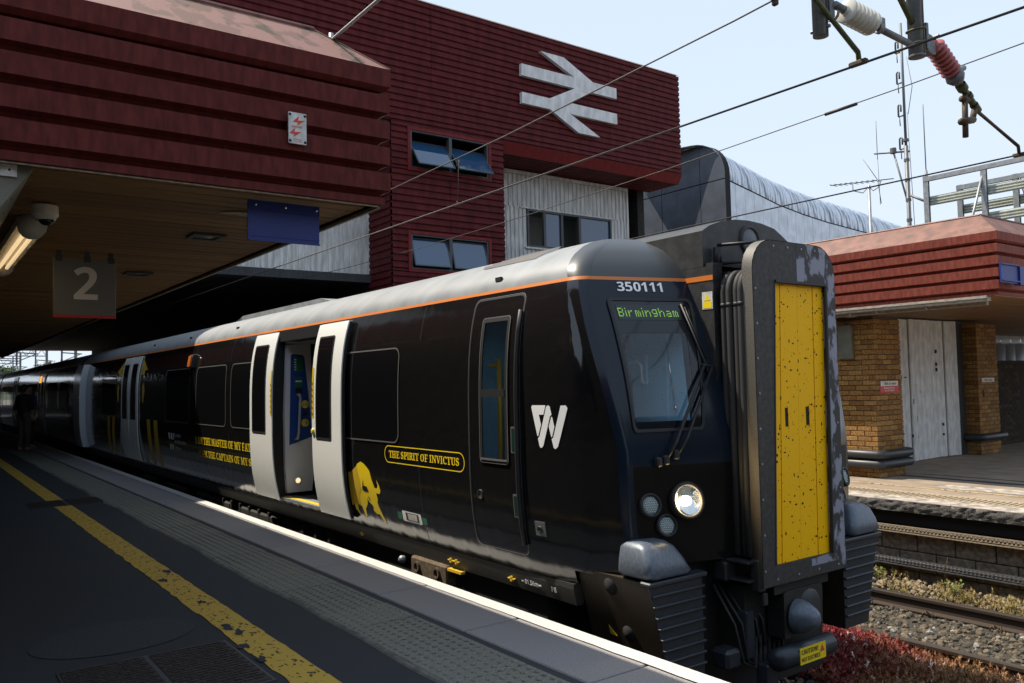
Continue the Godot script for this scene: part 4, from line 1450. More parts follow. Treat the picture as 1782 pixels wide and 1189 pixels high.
	quad(st, Vector3(3.45, 0.285, -7.5), Vector3(5.98, 0.285, -7.5), Vector3(5.98, 0.285, -10.5), Vector3(3.45, 0.285, -10.5))
	quad(st, Vector3(3.5, 2.15, -10.5), Vector3(5.9, 2.15, -10.5), Vector3(5.9, 2.15, -7.5), Vector3(3.5, 2.15, -7.5))
	quad(st, Vector3(5.95, 0.28, -7.5), Vector3(5.95, 0.28, -10.5), Vector3(5.95, 2.16, -10.5), Vector3(5.95, 2.16, -7.5))
	quad(st, Vector3(3.5, 0.28, -10.5), Vector3(5.9, 0.28, -10.5), Vector3(5.9, 2.12, -10.5), Vector3(3.5, 2.12, -10.5))
	quad(st, Vector3(5.9, 0.28, -7.6), Vector3(3.5, 0.28, -7.6), Vector3(3.5, 2.12, -7.6), Vector3(5.9, 2.12, -7.6))
	obj("vestibule_lining", st, M.vestibule, o)
	st = mb()
	for q in [[-9.14, 0.06], [-7.92, 0.06]]:
		for i in range(iy.call(0.29), iy.call(2.06)):
			var z: float = q[0]
			quad(st, side_pt(z, rows[i], 0.012), side_pt(z + q[1], rows[i], 0.012), side_pt(z + q[1], rows[i + 1], 0.012), side_pt(z, rows[i + 1], 0.012))
			quad(st, side_pt(z + q[1], rows[i], 0.012), side_pt(z + q[1], rows[i], -0.16), side_pt(z + q[1], rows[i + 1], -0.16), side_pt(z + q[1], rows[i + 1], 0.012))
			quad(st, side_pt(z, rows[i], -0.16), side_pt(z, rows[i], 0.012), side_pt(z, rows[i + 1], 0.012), side_pt(z, rows[i + 1], -0.16))
	mm(st, Vector3(3.40, 2.02, -9.14), Vector3(3.6, 2.14, -7.86))
	obj("door_frame", st, M.rubber, o)
	st = mb()
	mm(st, Vector3(3.395, 0.262, -9.14), Vector3(3.58, 0.288, -7.86))
	var thr := obj("threshold", st, M.galv, o)
	st = mb()
	mm(st, Vector3(3.43, 0.2885, -9.08), Vector3(3.49, 0.2905, -7.9))
	obj("yellow_edge", st, M.yellow_vinyl, thr)
	# draught screen with its blue control panel
	var scr := Node3D.new()
	scr.name = "draught_screen"
	o.add_child(scr, true)
	st = mb()
	prism(st, PackedVector2Array([Vector2(3.45, 0.33), Vector2(3.74, 0.33), Vector2(3.77, 0.6), Vector2(3.765, 1.2), Vector2(3.735, 2.0), Vector2(3.46, 1.985), Vector2(3.425, 1.2), Vector2(3.43, 0.6)]), Transform3D(Basis.IDENTITY, Vector3(0, 0, -9.06)), 0, 0.06)
	mm(st, Vector3(3.46, 2.0, -9.06), Vector3(4.3, 2.05, -9.0))
	obj("screen", st, M.screen_grey, scr)
	st = mb()
	prism(st, PackedVector2Array([Vector2(3.475, 0.86), Vector2(3.74, 0.94), Vector2(3.745, 1.0), Vector2(3.66, 1.84), Vector2(3.64, 1.87), Vector2(3.52, 1.88), Vector2(3.5, 1.86)]), Transform3D(Basis.IDENTITY, Vector3(0, 0, -9.0)), 0, 0.006)
	obj("control_panel", st, M.panel_blue, scr)
	st = mb()
	mm(st, Vector3(3.53, 1.68, -9.0), Vector3(3.64, 1.85, -8.991)); mm(st, Vector3(3.545, 1.5, -9.0), Vector3(3.63, 1.62, -8.991))
	obj("notice", st, M.green, scr)
	st = mb()
	for k in 5: mm(st, Vector3(3.54, 1.70 + k * 0.028, -8.992), Vector3(3.56, 1.712 + k * 0.028, -8.9895))
	mm(st, Vector3(3.55, 1.565, -8.992), Vector3(3.625, 1.58, -8.9895))
	obj("notice_print", st, M.white_vinyl, scr)
	st = mb()
	mm(st, Vector3(3.55, 1.43, -9.0), Vector3(3.63, 1.5, -8.99))
	obj("card_slot", st, M.ink_black, scr)
	for y in [1.31, 1.1]:
		st = mb(true)
		lathe(st, [Vector2(0.045, 0), Vector2(0.045, 0.012), Vector2(0.035, 0.018), Vector2(0.018, 0.018)], Vector3(3.66, y, -8.995), Vector3(0, 0, 1), 18)
		var bt := obj("button", st, M.yellow_vinyl, scr)
		st = mb(true)
		lathe(st, [Vector2(0.02, 0.014), Vector2(0.02, 0.022), Vector2(0, 0.023)], Vector3(3.66, y, -8.995), Vector3(0, 0, 1), 14)
		obj("button_centre", st, M.grey_vinyl, bt)
	st = mb(true)
	lathe(st, [Vector2(0.02, 0), Vector2(0.02, 0.01), Vector2(0, 0.011)], Vector3(3.66, 1.205, -8.995), Vector3(0, 0, 1), 12)
	obj("keyhole", st, M.ink_black, scr)
	st = mb(true)
	tube(st, [Vector3(3.57, 1.42, -9.0), Vector3(3.58, 1.42, -8.95), Vector3(3.585, 1.38, -8.94), Vector3(3.565, 1.0, -8.94), Vector3(3.555, 0.93, -8.95), Vector3(3.545, 0.92, -9.0)], 0.016, 9)
	obj("grab_handle", st, M.grey_vinyl, scr)
	st = mb(true)
	lathe(st, [Vector2(0.045, 0), Vector2(0.045, 0.008), Vector2(0.03, 0.014)], Vector3(3.57, 0.46, -9.0), Vector3(0, 0, 1), 18)
	var kl := obj("light_bezel", st, M.screen_grey, scr)
	st = mb(true)
	lathe(st, [Vector2(0.03, 0.01), Vector2(0.022, 0.018), Vector2(0, 0.02)], Vector3(3.57, 0.46, -9.0), Vector3(0, 0, 1), 14)
	obj("floor_lamp", st, M.warm_glow, kl)
	st = mb(true)
	tube(st, [Vector3(3.95, 0.3, -8.3), Vector3(3.95, 2.1, -8.3)], 0.017, 9)
	obj("grab_pole", st, M.grey_vinyl, o)
	# ---- second doors, closed, with yellow flashes beside them
	door_leaf(o, -17.3, -16.63, -17.17, -16.78, 0.0, 0.02)
	door_leaf(o, -16.59, -15.92, -16.46, -16.07, 0.0, 0.02)
	for f in [1.0, -1.0]:
		var mir := func(p: Array) -> PackedVector2Array:
			var q := PackedVector2Array()
			for v in p: q.append(Vector2(v.x if f > 0 else -33.22 - v.x, v.y))
			return q
		patch("yellow_flash", mir.call([Vector2(-15.28, 1.015), Vector2(-15.03, 1.01), Vector2(-14.96, 0.7), Vector2(-14.9, 0.26), Vector2(-15.15, 0.26), Vector2(-15.21, 0.65)]), 0.003, M.yellow_dull, o)
		patch("yellow_flash", mir.call([Vector2(-14.79, 1.012), Vector2(-14.53, 1.01), Vector2(-14.49, 0.73), Vector2(-14.41, 0.26), Vector2(-14.67, 0.26), Vector2(-14.73, 0.63)]), 0.003, M.yellow_dull, o)
		patch("grey_flash", mir.call([Vector2(-15.86, 1.1), Vector2(-15.78, 0.8), Vector2(-15.6, 0.5), Vector2(-15.38, 0.25), Vector2(-15.6, 0.25), Vector2(-15.84, 0.5)]), 0.003, M.grey_vinyl, o)
		patch("yellow_arrow", mir.call([Vector2(-15.8, 2.07), Vector2(-15.3, 1.86), Vector2(-15.47, 1.868), Vector2(-15.6, 1.78), Vector2(-15.8, 1.8)]), 0.003, M.yellow_dull, o)
		patch("yellow_arrow", mir.call([Vector2(-15.52, 1.65), Vector2(-15.44, 1.5), Vector2(-15.55, 1.28), Vector2(-15.62, 1.32), Vector2(-15.62, 1.6)]), 0.003, M.yellow_dull, o)
	# ---- white end of the car
	raised("end_pillar", rect(-22.2, 0.24, -21.3, 2.14), -0.01, 0.13, M.grey_pillar, o)
	raised("end_pillar_band", rect(-22.2, 1.36, -21.29, 1.4), 0.0, 0.145, M.grey_pillar, o)
	# ---- lettering
	fit_words("lettering", "I AM THE MASTER OF MY FATE", 2.45, 0.098, "Droid Serif", true, M.yellow_vinyl, side_tr(-12.31, 0.785, 0.004), o)
	fit_words("lettering", "I AM THE CAPTAIN OF MY SOUL", 2.5, 0.092, "Droid Serif", true, M.yellow_vinyl, side_tr(-12.14, 0.607, 0.004), o)
	fit_words("lettering", "THE SPIRIT OF INVICTUS", 1.115, 0.06, "Droid Serif", true, M.yellow_vinyl, side_tr(-6.405, 0.914, 0.003), o)
	hoop("name_outline", rrect(-6.485, 0.84, -5.21, 0.988, 0.073, 8), rrect(-6.477, 0.848, -5.218, 0.98, 0.065, 8), 0.003, M.yellow_vinyl, o)
	patch("small_emblem", PackedVector2Array([Vector2(-13.83, 0.84), Vector2(-13.74, 0.84), Vector2(-13.7, 0.66), Vector2(-13.66, 0.84), Vector2(-13.6, 0.84), Vector2(-13.56, 0.66), Vector2(-13.52, 0.84), Vector2(-13.48, 0.84), Vector2(-13.56, 0.58), Vector2(-13.6, 0.58), Vector2(-13.65, 0.72), Vector2(-13.7, 0.58), Vector2(-13.75, 0.58)]), 0.003, M.white_vinyl, o)
	for k in 3:
		words("lettering", ["London", "Northwestern", "Railway"][k], 0.06, "Droid Sans", false, M.grey_vinyl, side_tr(-13.46, 0.81 - 0.1 * k, 0.003), o, 0.001, 1.25)
	var wl := Node3D.new()
	wl.name = "operator_emblem"
	o.add_child(wl, true)
	for p in [[Vector2(-4.393, 1.335), Vector2(-4.384, 1.349), Vector2(-4.254, 1.349), Vector2(-4.277, 1.287), Vector2(-4.320, 1.287), Vector2(-4.303, 1.222), Vector2(-4.334, 1.145), Vector2(-4.342, 1.146)], [Vector2(-4.337, 1.131), Vector2(-4.323, 1.142), Vector2(-4.247, 1.341), Vector2(-4.229, 1.350), Vector2(-4.214, 1.342), Vector2(-4.200, 1.288), Vector2(-4.215, 1.279), Vector2(-4.288, 1.084), Vector2(-4.304, 1.069), Vector2(-4.319, 1.072), Vector2(-4.326, 1.086)], [Vector2(-4.203, 1.276), Vector2(-4.195, 1.273), Vector2(-4.179, 1.210), Vector2(-4.205, 1.144), Vector2(-4.212, 1.143), Vector2(-4.231, 1.210)], [Vector2(-4.210, 1.131), Vector2(-4.195, 1.139), Vector2(-4.114, 1.349), Vector2(-4.067, 1.349), Vector2(-4.054, 1.332), Vector2(-4.156, 1.082), Vector2(-4.178, 1.066), Vector2(-4.194, 1.074)]]:
		patch("emblem_stroke", PackedVector2Array(p), 0.003, M.white_vinyl, wl)
	# the yellow bull
	var bull := Node3D.new()
	bull.name = "bull_emblem"
	o.add_child(bull, true)
	patch("bull", PackedVector2Array([Vector2(-7.24, 0.7), Vector2(-7.19, 0.70), Vector2(-7.060, 0.765), Vector2(-7.037, 0.79), Vector2(-6.966, 0.814), Vector2(-6.908, 0.80), Vector2(-6.832, 0.765), Vector2(-6.796, 0.739), Vector2(-6.768, 0.675), Vector2(-6.719, 0.595), Vector2(-6.672, 0.594), Vector2(-6.656, 0.619), Vector2(-6.673, 0.672), Vector2(-6.627, 0.621), Vector2(-6.610, 0.576), Vector2(-6.634, 0.548), Vector2(-6.700, 0.549), Vector2(-6.682, 0.500), Vector2(-6.700, 0.468), Vector2(-6.687, 0.433), Vector2(-6.640, 0.357), Vector2(-6.605, 0.310), Vector2(-6.585, 0.280), Vector2(-6.627, 0.285), Vector2(-6.699, 0.361), Vector2(-6.751, 0.356), Vector2(-6.804, 0.383), Vector2(-6.796, 0.425), Vector2(-6.869, 0.458), Vector2(-6.887, 0.494), Vector2(-6.905, 0.432), Vector2(-6.965, 0.380), Vector2(-6.966, 0.319), Vector2(-6.990, 0.286), Vector2(-7.009, 0.329), Vector2(-7.030, 0.396), Vector2(-7.108, 0.415), Vector2(-7.122, 0.363), Vector2(-7.091, 0.316), Vector2(-7.118, 0.313), Vector2(-7.177, 0.357), Vector2(-7.197, 0.409), Vector2(-7.24, 0.38)]), 0.003, M.yellow_vinyl, bull)
	patch("horn_gap", PackedVector2Array([Vector2(-6.937, 0.654), Vector2(-6.936, 0.596), Vector2(-6.874, 0.594), Vector2(-6.842, 0.547), Vector2(-6.935, 0.545), Vector2(-6.972, 0.561)]), 0.005, M.black_paint, bull)
	patch("eye", PackedVector2Array([Vector2(-6.86, 0.515), Vector2(-6.83, 0.475), Vector2(-6.84, 0.465), Vector2(-6.86, 0.49)]), 0.005, M.black_paint, bull)
	patch("flank_shade", PackedVector2Array([Vector2(-7.24, 0.7), Vector2(-7.19, 0.70), Vector2(-7.055, 0.765), Vector2(-7.02, 0.66), Vector2(-6.99, 0.56), Vector2(-7.05, 0.50), Vector2(-7.06, 0.41), Vector2(-7.108, 0.415), Vector2(-7.197, 0.409), Vector2(-7.24, 0.38)]), 0.0045, M.yellow_dull, bull)
	# phone notice low on the side
	var ph := Node3D.new()
	ph.name = "phone_notice"
	o.add_child(ph, true)
	patch("phone", PackedVector2Array([Vector2(-6.262, 0.437), Vector2(-6.25, 0.447), Vector2(-5.955, 0.445), Vector2(-5.942, 0.435), Vector2(-5.942, 0.366), Vector2(-5.955, 0.356), Vector2(-6.25, 0.358), Vector2(-6.262, 0.368)]), 0.003, M.white_vinyl, ph)
	patch("phone_face", rect(-6.2, 0.37, -5.99, 0.436), 0.0045, M.ink_black, ph)
	patch("phone_screen", rect(-6.165, 0.376, -6.01, 0.431), 0.0055, M.sign_white, ph)
	patch("green_tag", rect(-6.345, 0.367, -6.275, 0.43), 0.003, M.green, ph)
	patch("green_tag", rect(-5.93, 0.367, -5.855, 0.424), 0.003, M.green, ph)
	# ---- cab side door
	var cd := Node3D.new()
	cd.name = "cab_door"
	o.add_child(cd, true)
	hoop("door_groove", rrect(-5.14, 0.33, -4.52, 2.12, 0.06), rrect(-5.128, 0.342, -4.532, 2.108, 0.05), 0.0025, M.rubber, cd)
	hoop("groove_lip", rrect(-5.146, 0.324, -4.514, 2.126, 0.06), rrect(-5.142, 0.328, -4.518, 2.122, 0.06), 0.003, M.chrome_dull, cd)
	st = mb(true)
	var rail := []
	for k in 12:
		var y := lerpf(0.4, 2.0, k / 11.0)
		rail.append(side_pt(-4.535, y, 0.018))
	tube(st, rail, 0.016, 8)
	obj("hand_rail", st, M.rubber, cd)
	hoop("window_frame", rrect(-4.99, 0.94, -4.65, 1.97, 0.03), rrect(-4.96, 0.97, -4.68, 1.94, 0.01), 0.008, M.rubber, cd)
	hoop("frame_lip", rrect(-4.995, 0.935, -4.645, 1.975, 0.03), rrect(-4.988, 0.942, -4.652, 1.968, 0.03), 0.009, M.chrome_dull, cd)
	raised("window_bar", rect(-4.96, 1.405, -4.68, 1.455), 0.0, 0.012, M.rubber, cd)
	patch("pane", rect(-4.96, 0.97, -4.68, 1.4), 0.004, M.glass, cd)
	patch("pane", rect(-4.96, 1.46, -4.68, 1.94), -0.006, M.glass, cd)
	raised("sill_strip", rect(-4.98, 0.955, -4.66, 0.968), 0.0, 0.014, M.chrome_dull, cd)
	for y in [[1.02, 1.2], [0.58, 0.74]]:
		raised("handle_pocket", rrect(-4.62, y[0], -4.565, y[1], 0.008), 0.0, 0.004, M.chrome_dull, cd)
		patch("handle_recess", rect(-4.61, y[0] + 0.012, -4.575, y[1] - 0.012), 0.006, M.dark_green, cd)
	st = mb(true)
	lathe(st, [Vector2(0.036, 0), Vector2(0.036, 0.006), Vector2(0.028, 0.007), Vector2(0.026, 0.003), Vector2(0, 0.004)], side_pt(-5.02, 0.7, 0.0), Vector3(-1, -0.08, 0), 18)
	obj("lock", st, M.dark_metal, cd)
	raised("socket_plate", rect(-4.41, 0.485, -4.315, 0.58), 0.0, 0.006, M.chrome_dull, o)
	st = mb(true)
	lathe(st, [Vector2(0.024, 0), Vector2(0.024, 0.01), Vector2(0.012, 0.01), Vector2(0.012, 0.004), Vector2(0, 0.004)], side_pt(-4.362, 0.53, 0.006), Vector3(-1, -0.2, 0), 14)
	obj("socket", st, M.dark_metal, o)
	# ---- amber body side lamp
	var bl := Node3D.new()
	bl.name = "side_indicator"
	o.add_child(bl, true)
	raised("lamp_housing", rrect(-12.6, 1.82, -12.44, 2.02, 0.015), 0.0, 0.05, M.dark_metal, bl)
	raised("amber_lens", rrect(-12.58, 1.84, -12.46, 2.0, 0.01), 0.05, 0.075, M.amber, bl)
	# ---- panel joints
	st = mb()
	for z in [-5.9, -10.8, -12.45, -14.2]:
		skin(st, rect(z, 0.2, z + 0.005, 0.96), 0.0015); skin(st, rect(z, 1.87, z + 0.005, 2.14), 0.0015)
	obj("panel_joint", st, M.joint_line, o)
	# ---- roof pieces
	st = mb()
	for side in [-1.0]:
		var f := func(z: float, y: float, off: float) -> Vector3: return Vector3(XC - hw(y) - off * 0.3, y + off, z)
		for k in 6:
			var y0 := 2.4 + k * 0.017
			var a0: Vector3 = f.call(-5.42 + k * 0.06, y0, 0.004)
			var a1: Vector3 = f.call(-4.74, y0, 0.004)
			var b0: Vector3 = f.call(-5.42 + k * 0.06, y0 + 0.012, 0.018)
			var b1: Vector3 = f.call(-4.74, y0 + 0.012, 0.018)
			quad(st, a0, a1, b1, b0)
	obj("roof_louvre", st, M.dark_metal, o)
	st = mb()
	var hp := PackedVector2Array([Vector2(-13.6, 2.5), Vector2(-9.2, 2.5), Vector2(-9.9, 2.63), Vector2(-12.9, 2.64)])
	prism(st, hp, Transform3D(Basis(Vector3(0, 0, 1), Vector3(0, 1, 0), Vector3(-1, 0, 0)), Vector3(4.25, 0, 0)), -0.9, 0.0)
	obj("roof_hatch", st, M.roof_grey, o)
	st = mb()
	mm(st, Vector3(4.235, 2.49, -13.3), Vector3(4.25, 2.53, -9.4))
	for z in [-12.6, -12.1, -10.3]: mm(st, Vector3(4.22, 2.5, z), Vector3(4.25, 2.56, z + 0.2))
	obj("hatch_gap", st, M.dark_gap, o)
	st = mb()
	for q in [[-4.93, 2.262], [-13.2, 2.3], [-11.0, 2.31], [-15.5, 2.3]]:
		box(st, side_pt(q[0], q[1], 0.01), Vector3(0.02, 0.03, 0.07))
	obj("roof_nib", st, M.dark_gap, o)
	build_cab(o)
	build_nose(o)
	build_under(o)
	shift(o)
	# ---- following cars
	for k in 3:
		var c := thing("train_car", ["second black train car under the station building", "third dark train car near the far daylight", "last train car, its roof in daylight beyond the building"][k], "train", Vector3(XC, -0.9, -33 - 20.4 * k), "following train cars")
		var z1 := -22.75 - 20.4 * k
		var z0 := z1 - 19.9
		for part in [["body_side", 0, s0, M.black_paint], ["orange_stripe", s0, s1, M.orange], ["roof", s1, top, M.roof_grey]]:
			st = mb(true)
			for side in [-1.0, 1.0]:
				for i in range(part[1], part[2]):
					var a := Vector3(XC + side * half[i], rows[i], 0)
					var b := Vector3(XC + side * half[i + 1], rows[i + 1], 0)
					var za := Vector3(0, 0, z0)
					var zb := Vector3(0, 0, z1)
					if side < 0: quad(st, a + za, a + zb, b + zb, b + za)
					else: quad(st, a + zb, a + za, b + za, b + zb)
			obj(part[0], st, part[3], c)
		st = mb()
		for z in [z0, z1]:
			var poly := PackedVector2Array()
			for i in rows.size(): poly.append(Vector2(XC - half[i], rows[i]))
			for i in range(rows.size() - 2, -1, -1): poly.append(Vector2(XC + half[i], rows[i]))
			prism(st, poly, Transform3D(Basis.IDENTITY, Vector3(0, 0, z)), -0.01, 0.0)
		mm(st, Vector3(XC - 0.6, 0.3, z1), Vector3(XC + 0.6, 2.3, z1 + 0.45))
		mm(st, Vector3(XC - 1.2, -0.55, z0 + 0.5), Vector3(XC + 1.2, 0.2, z1 - 0.5))
		obj("end_wall", st, M.underframe, c)
		for q in [[1.0, 2.6], [2.8, 4.6], [7.0, 8.6], [8.8, 10.4], [10.6, 12.2], [15.0, 16.8], [17.2, 18.9]]:
			side_window(c, z0 + q[0], z0 + q[1])
		for q in [5.2, 12.9]:
			door_leaf(c, z0 + q, z0 + q + 0.67, z0 + q + 0.14, z0 + q + 0.53, 0.0, 0.02)
			door_leaf(c, z0 + q + 0.71, z0 + q + 1.38, z0 + q + 0.85, z0 + q + 1.24, 0.0, 0.02)
		raised("side_indicator", rrect(z1 - 6.6, 1.82, z1 - 6.45, 2.02, 0.015), 0.0, 0.05, M.amber_glow, c)
		shift(c)

func build_cab(o: Node3D) -> void:
	var c := Node3D.new()
	c.name = "cab_interior"
	o.add_child(c, true)
	var st := mb()
	# floor, back wall, gangway-side wall, ceiling, far side of the cab
	quad(st, Vector3(3.62, 0.4, -3.85), Vector3(4.22, 0.4, -3.85), Vector3(4.22, 0.4, -5.2), Vector3(3.5, 0.4, -5.2))
	quad(st, Vector3(3.5, 0.4, -5.19), Vector3(4.22, 0.4, -5.19), Vector3(4.22, 2.05, -5.19), Vector3(3.5, 2.05, -5.19))
	quad(st, Vector3(4.2, 0.4, -5.2), Vector3(4.13, 0.4, -3.6), Vector3(4.19, 2.1, -3.83), Vector3(4.2, 2.1, -5.2))
	quad(st, Vector3(3.55, 2.06, -5.2), Vector3(4.2, 2.06, -5.2), Vector3(4.2, 2.06, -4.02), Vector3(3.55, 2.06, -4.12))
	quad(st, Vector3(3.58, 1.0, -3.82), Vector3(4.15, 1.0, -3.64), Vector3(4.15, 1.12, -3.95), Vector3(3.58, 1.12, -4.1))
	obj("cab_lining", st, M.cab_blue, c)
	st = mb(true)
	tube(st, [Vector3(3.6, 0.5, -5.08), Vector3(3.6, 1.68, -5.08)], 0.02, 9)
	tube(st, [Vector3(3.6, 1.63, -5.08), Vector3(3.52, 1.63, -5.1)], 0.014, 8)
	obj("yellow_rail", st, M.cab_yellow, c)
	st = mb(true)
	tube(st, [Vector3(4.18, 1.62, -4.29), Vector3(4.15, 1.62, -4.27), Vector3(4.15, 1.63, -4.18), Vector3(4.15, 1.6, -4.145), Vector3(4.15, 1.49, -4.135), Vector3(4.18, 1.475, -4.135)], 0.011, 8)
	obj("grab_handle", st, M.white_vinyl, c)
	st = mb()
	bevel(st, Vector3(4.18, 1.57, -4.175), Vector3(0.02, 0.21, 0.13), 0.004)
	mm(st, Vector3(4.165, 1.1, -3.93), Vector3(4.2, 1.95, -3.915))
	obj("cupboard_door", st, M.cab_blue, c)
	st = mb(true)
	tube(st, [Vector3(4.155, 1.78, -3.905), Vector3(4.15, 1.29, -3.83)], 0.005, 6)
	mm(st, Vector3(4.14, 1.29, -3.84), Vector3(4.155, 1.33, -3.82))
	obj("bright_edge", st, M.chrome, c)
	st = mb()
	mm(st, Vector3(4.172, 1.725, -4.346), Vector3(4.185, 1.816, -4.27))
	obj("red_notice", st, M.sign_red, c)
	st = mb()
	mm(st, Vector3(3.6, 0.45, -4.75), Vector3(4.0, 0.95, -4.45)); mm(st, Vector3(3.6, 0.9, -4.82), Vector3(4.0, 1.35, -4.74))
	obj("driver_seat", st, M.ink_black, c)

func dots(st: SurfaceTool, s: String, x0: float, y0: float, step: float) -> float:
	var glyph := {"B": [30, 17, 17, 30, 17, 17, 30], "i": [16, 0, 16, 16, 16, 16, 16], "r": [0, 0, 22, 24, 16, 16, 16], "m": [0, 0, 26, 21, 21, 21, 21], "n": [0, 0, 22, 25, 17, 17, 17], "g": [0, 15, 17, 17, 15, 1, 14], "h": [16, 16, 22, 25, 17, 17, 17], "a": [0, 0, 14, 1, 15, 17, 15]}
	var x := x0
	for ch in s:
		var g: Array = glyph[ch]
		for r in 7:
			for c in 5:
				if g[r] & (16 >> c):
					var u := x + c * step
					var v := y0 + (6 - r) * step * 1.12
					var w := step * 0.36
					quad(st, front_pt(u - w, v - w, 0.0105), front_pt(u + w, v - w, 0.0105), front_pt(u + w, v + w, 0.0105), front_pt(u - w, v + w, 0.0105))
		x += step * (2.6 if ch == "i" else 6.6)
	return x

func build_nose(o: Node3D) -> void:
	# windscreen: black surround, gasket, glass
	var ws := Node3D.new()
	ws.name = "windscreen"
	o.add_child(ws, true)
	var skew := func(p: PackedVector2Array) -> PackedVector2Array:      # the screen is wider at the top
		var q := PackedVector2Array()
		for v in p:
			var t := (v.y - 1.18) / 0.855
			q.append(Vector2(lerpf(lerpf(3.606, 4.097, v.x), lerpf(3.616, 4.226, v.x), t), v.y))
		return q
	hoop("gasket", skew.call(rrect(0.0, 1.175, 1.0, 2.033, 0.05)), skew.call(rrect(0.035, 1.195, 0.965, 2.013, 0.04)), 0.012, M.rubber, ws, true)
	var gl := [Vector2(3.634, 1.24), Vector2(4.036, 1.24), Vector2(4.116, 1.8), Vector2(3.659, 1.8)]
	var ou := [Vector2(3.622, 1.19), Vector2(4.085, 1.19), Vector2(4.21, 2.02), Vector2(3.632, 2.02)]
	for k in 4:
		patch("dark_border", PackedVector2Array([ou[k], ou[(k + 1) % 4], gl[(k + 1) % 4], gl[k]]), 0.006, M.screen_black, ws, true)
	patch("glass", PackedVector2Array([gl[0] + Vector2(-0.005, -0.005), gl[1] + Vector2(0.005, -0.005), gl[2] + Vector2(0.005, 0.005), gl[3] + Vector2(-0.005, 0.005)]), 0.004, M.screen_glass, ws, true)
	var st := mb()
	skin(st, rect(3.665, 1.885, 4.115, 1.985), 0.0085, true)
	var dd := obj("destination_display", st, M.display_face, ws)
	st = mb()
	dots(st, "Birmingham", 3.674, 1.91, 0.0075)
	obj("led_letters", st, M.led_green, dd)
	# unit number
	var tr := Transform3D(Basis(Vector3(1, 0, SWEEP).normalized(), Vector3(0, 1, -0.36).normalized(), Vector3(-SWEEP, 0.36, 1).normalized()).orthonormalized(), front_pt(3.72, 2.108, 0.008))
	fit_words("unit_number", "350111", 0.335, 0.066, "Droid Sans", true, M.white_vinyl, tr, o)
	# wiper
	st = mb(true)
	var w := func(x: float, y: float, off: float) -> Vector3: return front_pt(x, y, off)
	tube(st, [w.call(3.79, 1.0, 0.03), w.call(3.86, 1.1, 0.05), w.call(4.05, 1.41, 0.045), w.call(4.165, 1.58, 0.03)], 0.011, 7)
	tube(st, [w.call(3.87, 1.03, 0.03), w.call(3.94, 1.12, 0.05), w.call(4.22, 1.57, 0.03)], 0.009, 7)
	tube(st, [w.call(4.15, 1.585, 0.03), w.call(4.235, 1.568, 0.03)], 0.008, 6)
	tube(st, [w.call(4.13, 1.99, 0.02), w.call(4.18, 1.62, 0.02), w.call(4.2, 1.5, 0.02)], 0.009, 6)
	tube(st, [w.call(4.15, 1.97, 0.02), w.call(4.2, 1.62, 0.02)], 0.006, 6)
	var wi := obj("wiper", st, M.rubber, o)
	st = mb()
	for q in [[3.74, 0.99], [3.79, 1.0], [3.86, 1.03]]:
		bevel(st, w.call(q[0], q[1], 0.025), Vector3(0.045, 0.06, 0.04), 0.01)
	obj("wiper_pivot", st, M.dark_metal, wi)
	# lamps
	for side in [-1.0, 1.0]:
		for q in [[3.682, 0.732, 0.058, 0], [3.93, 0.742, 0.092, 1], [3.788, 0.601, 0.056, 0]]:
			var at := front_pt(q[0], q[1], 0.022 if q[3] else 0.008)
			var ax := Vector3(-SWEEP, 0.2, 1).normalized()
			if side > 0:
				at.x = 2 * XC - at.x
				ax.x = -ax.x
			var hl := Node3D.new()
			hl.name = numbered("headlight" if q[3] else "marker_light", o)
			o.add_child(hl, true)
			var r: float = q[2]
			st = mb(true)
			lathe(st, [Vector2(r * 1.3, -0.03), Vector2(r * 1.3, 0.012), Vector2(r * 1.18, 0.02), Vector2(r * 1.02, 0.018), Vector2(r, -0.005)], at, ax, 26)
			obj("bezel", st, M.rubber, hl)
			st = mb(true)
			if q[3]:
				lathe(st, [Vector2(0.0, -0.017), Vector2(r * 0.35, -0.015), Vector2(r * 0.7, -0.009), Vector2(r * 0.93, 0.0), Vector2(r, 0.006)], at, ax, 26)
				obj("reflector", st, M.reflector, hl)
				st = mb(true)
				lathe(st, [Vector2(0.0, -0.016), Vector2(0.022, -0.012), Vector2(0.03, -0.002), Vector2(0.022, 0.01), Vector2(0.0, 0.015)], at, ax, 14)
				obj("bulb", st, M.head_glow, hl)
				var ol := OmniLight3D.new()
				ol.name = "headlight_glow"
				ol.position = at
				ol.light_color = Color(1.0, 0.86, 0.62)
				ol.light_energy = 0.12
				ol.light_size = 0.02
				ol.omni_range = 30.0
				ol.omni_attenuation = 2.0
				ol.shadow_enabled = true
				add_child(ol)
				st = mb(true)
				lathe(st, [Vector2(r, 0.008), Vector2(r * 0.8, 0.018), Vector2(r * 0.4, 0.025), Vector2(0, 0.027)], at, ax, 26)
				obj("lens", st, M.glass, hl)
			else:
				lathe(st, [Vector2(r, 0.002), Vector2(r * 0.8, 0.008), Vector2(0, 0.012)], at, ax, 22)
				obj("lens", st, M.lens_grey, hl)
				st = mb(true)
				var b := basis_to(ax)
				for i in range(-3, 4):
					for j in range(-3, 4):
						var u := Vector2(i + (0.5 if j % 2 else 0.0), j * 0.87) * r * 0.27
						if u.length() < r * 0.86:
							lathe(st, [Vector2(r * 0.11, 0.0), Vector2(r * 0.08, 0.004), Vector2(0, 0.006)], at + b * Vector3(u.x, u.y, 0.009), ax, 6)
				obj("led_cells", st, M.lens_cell, hl)
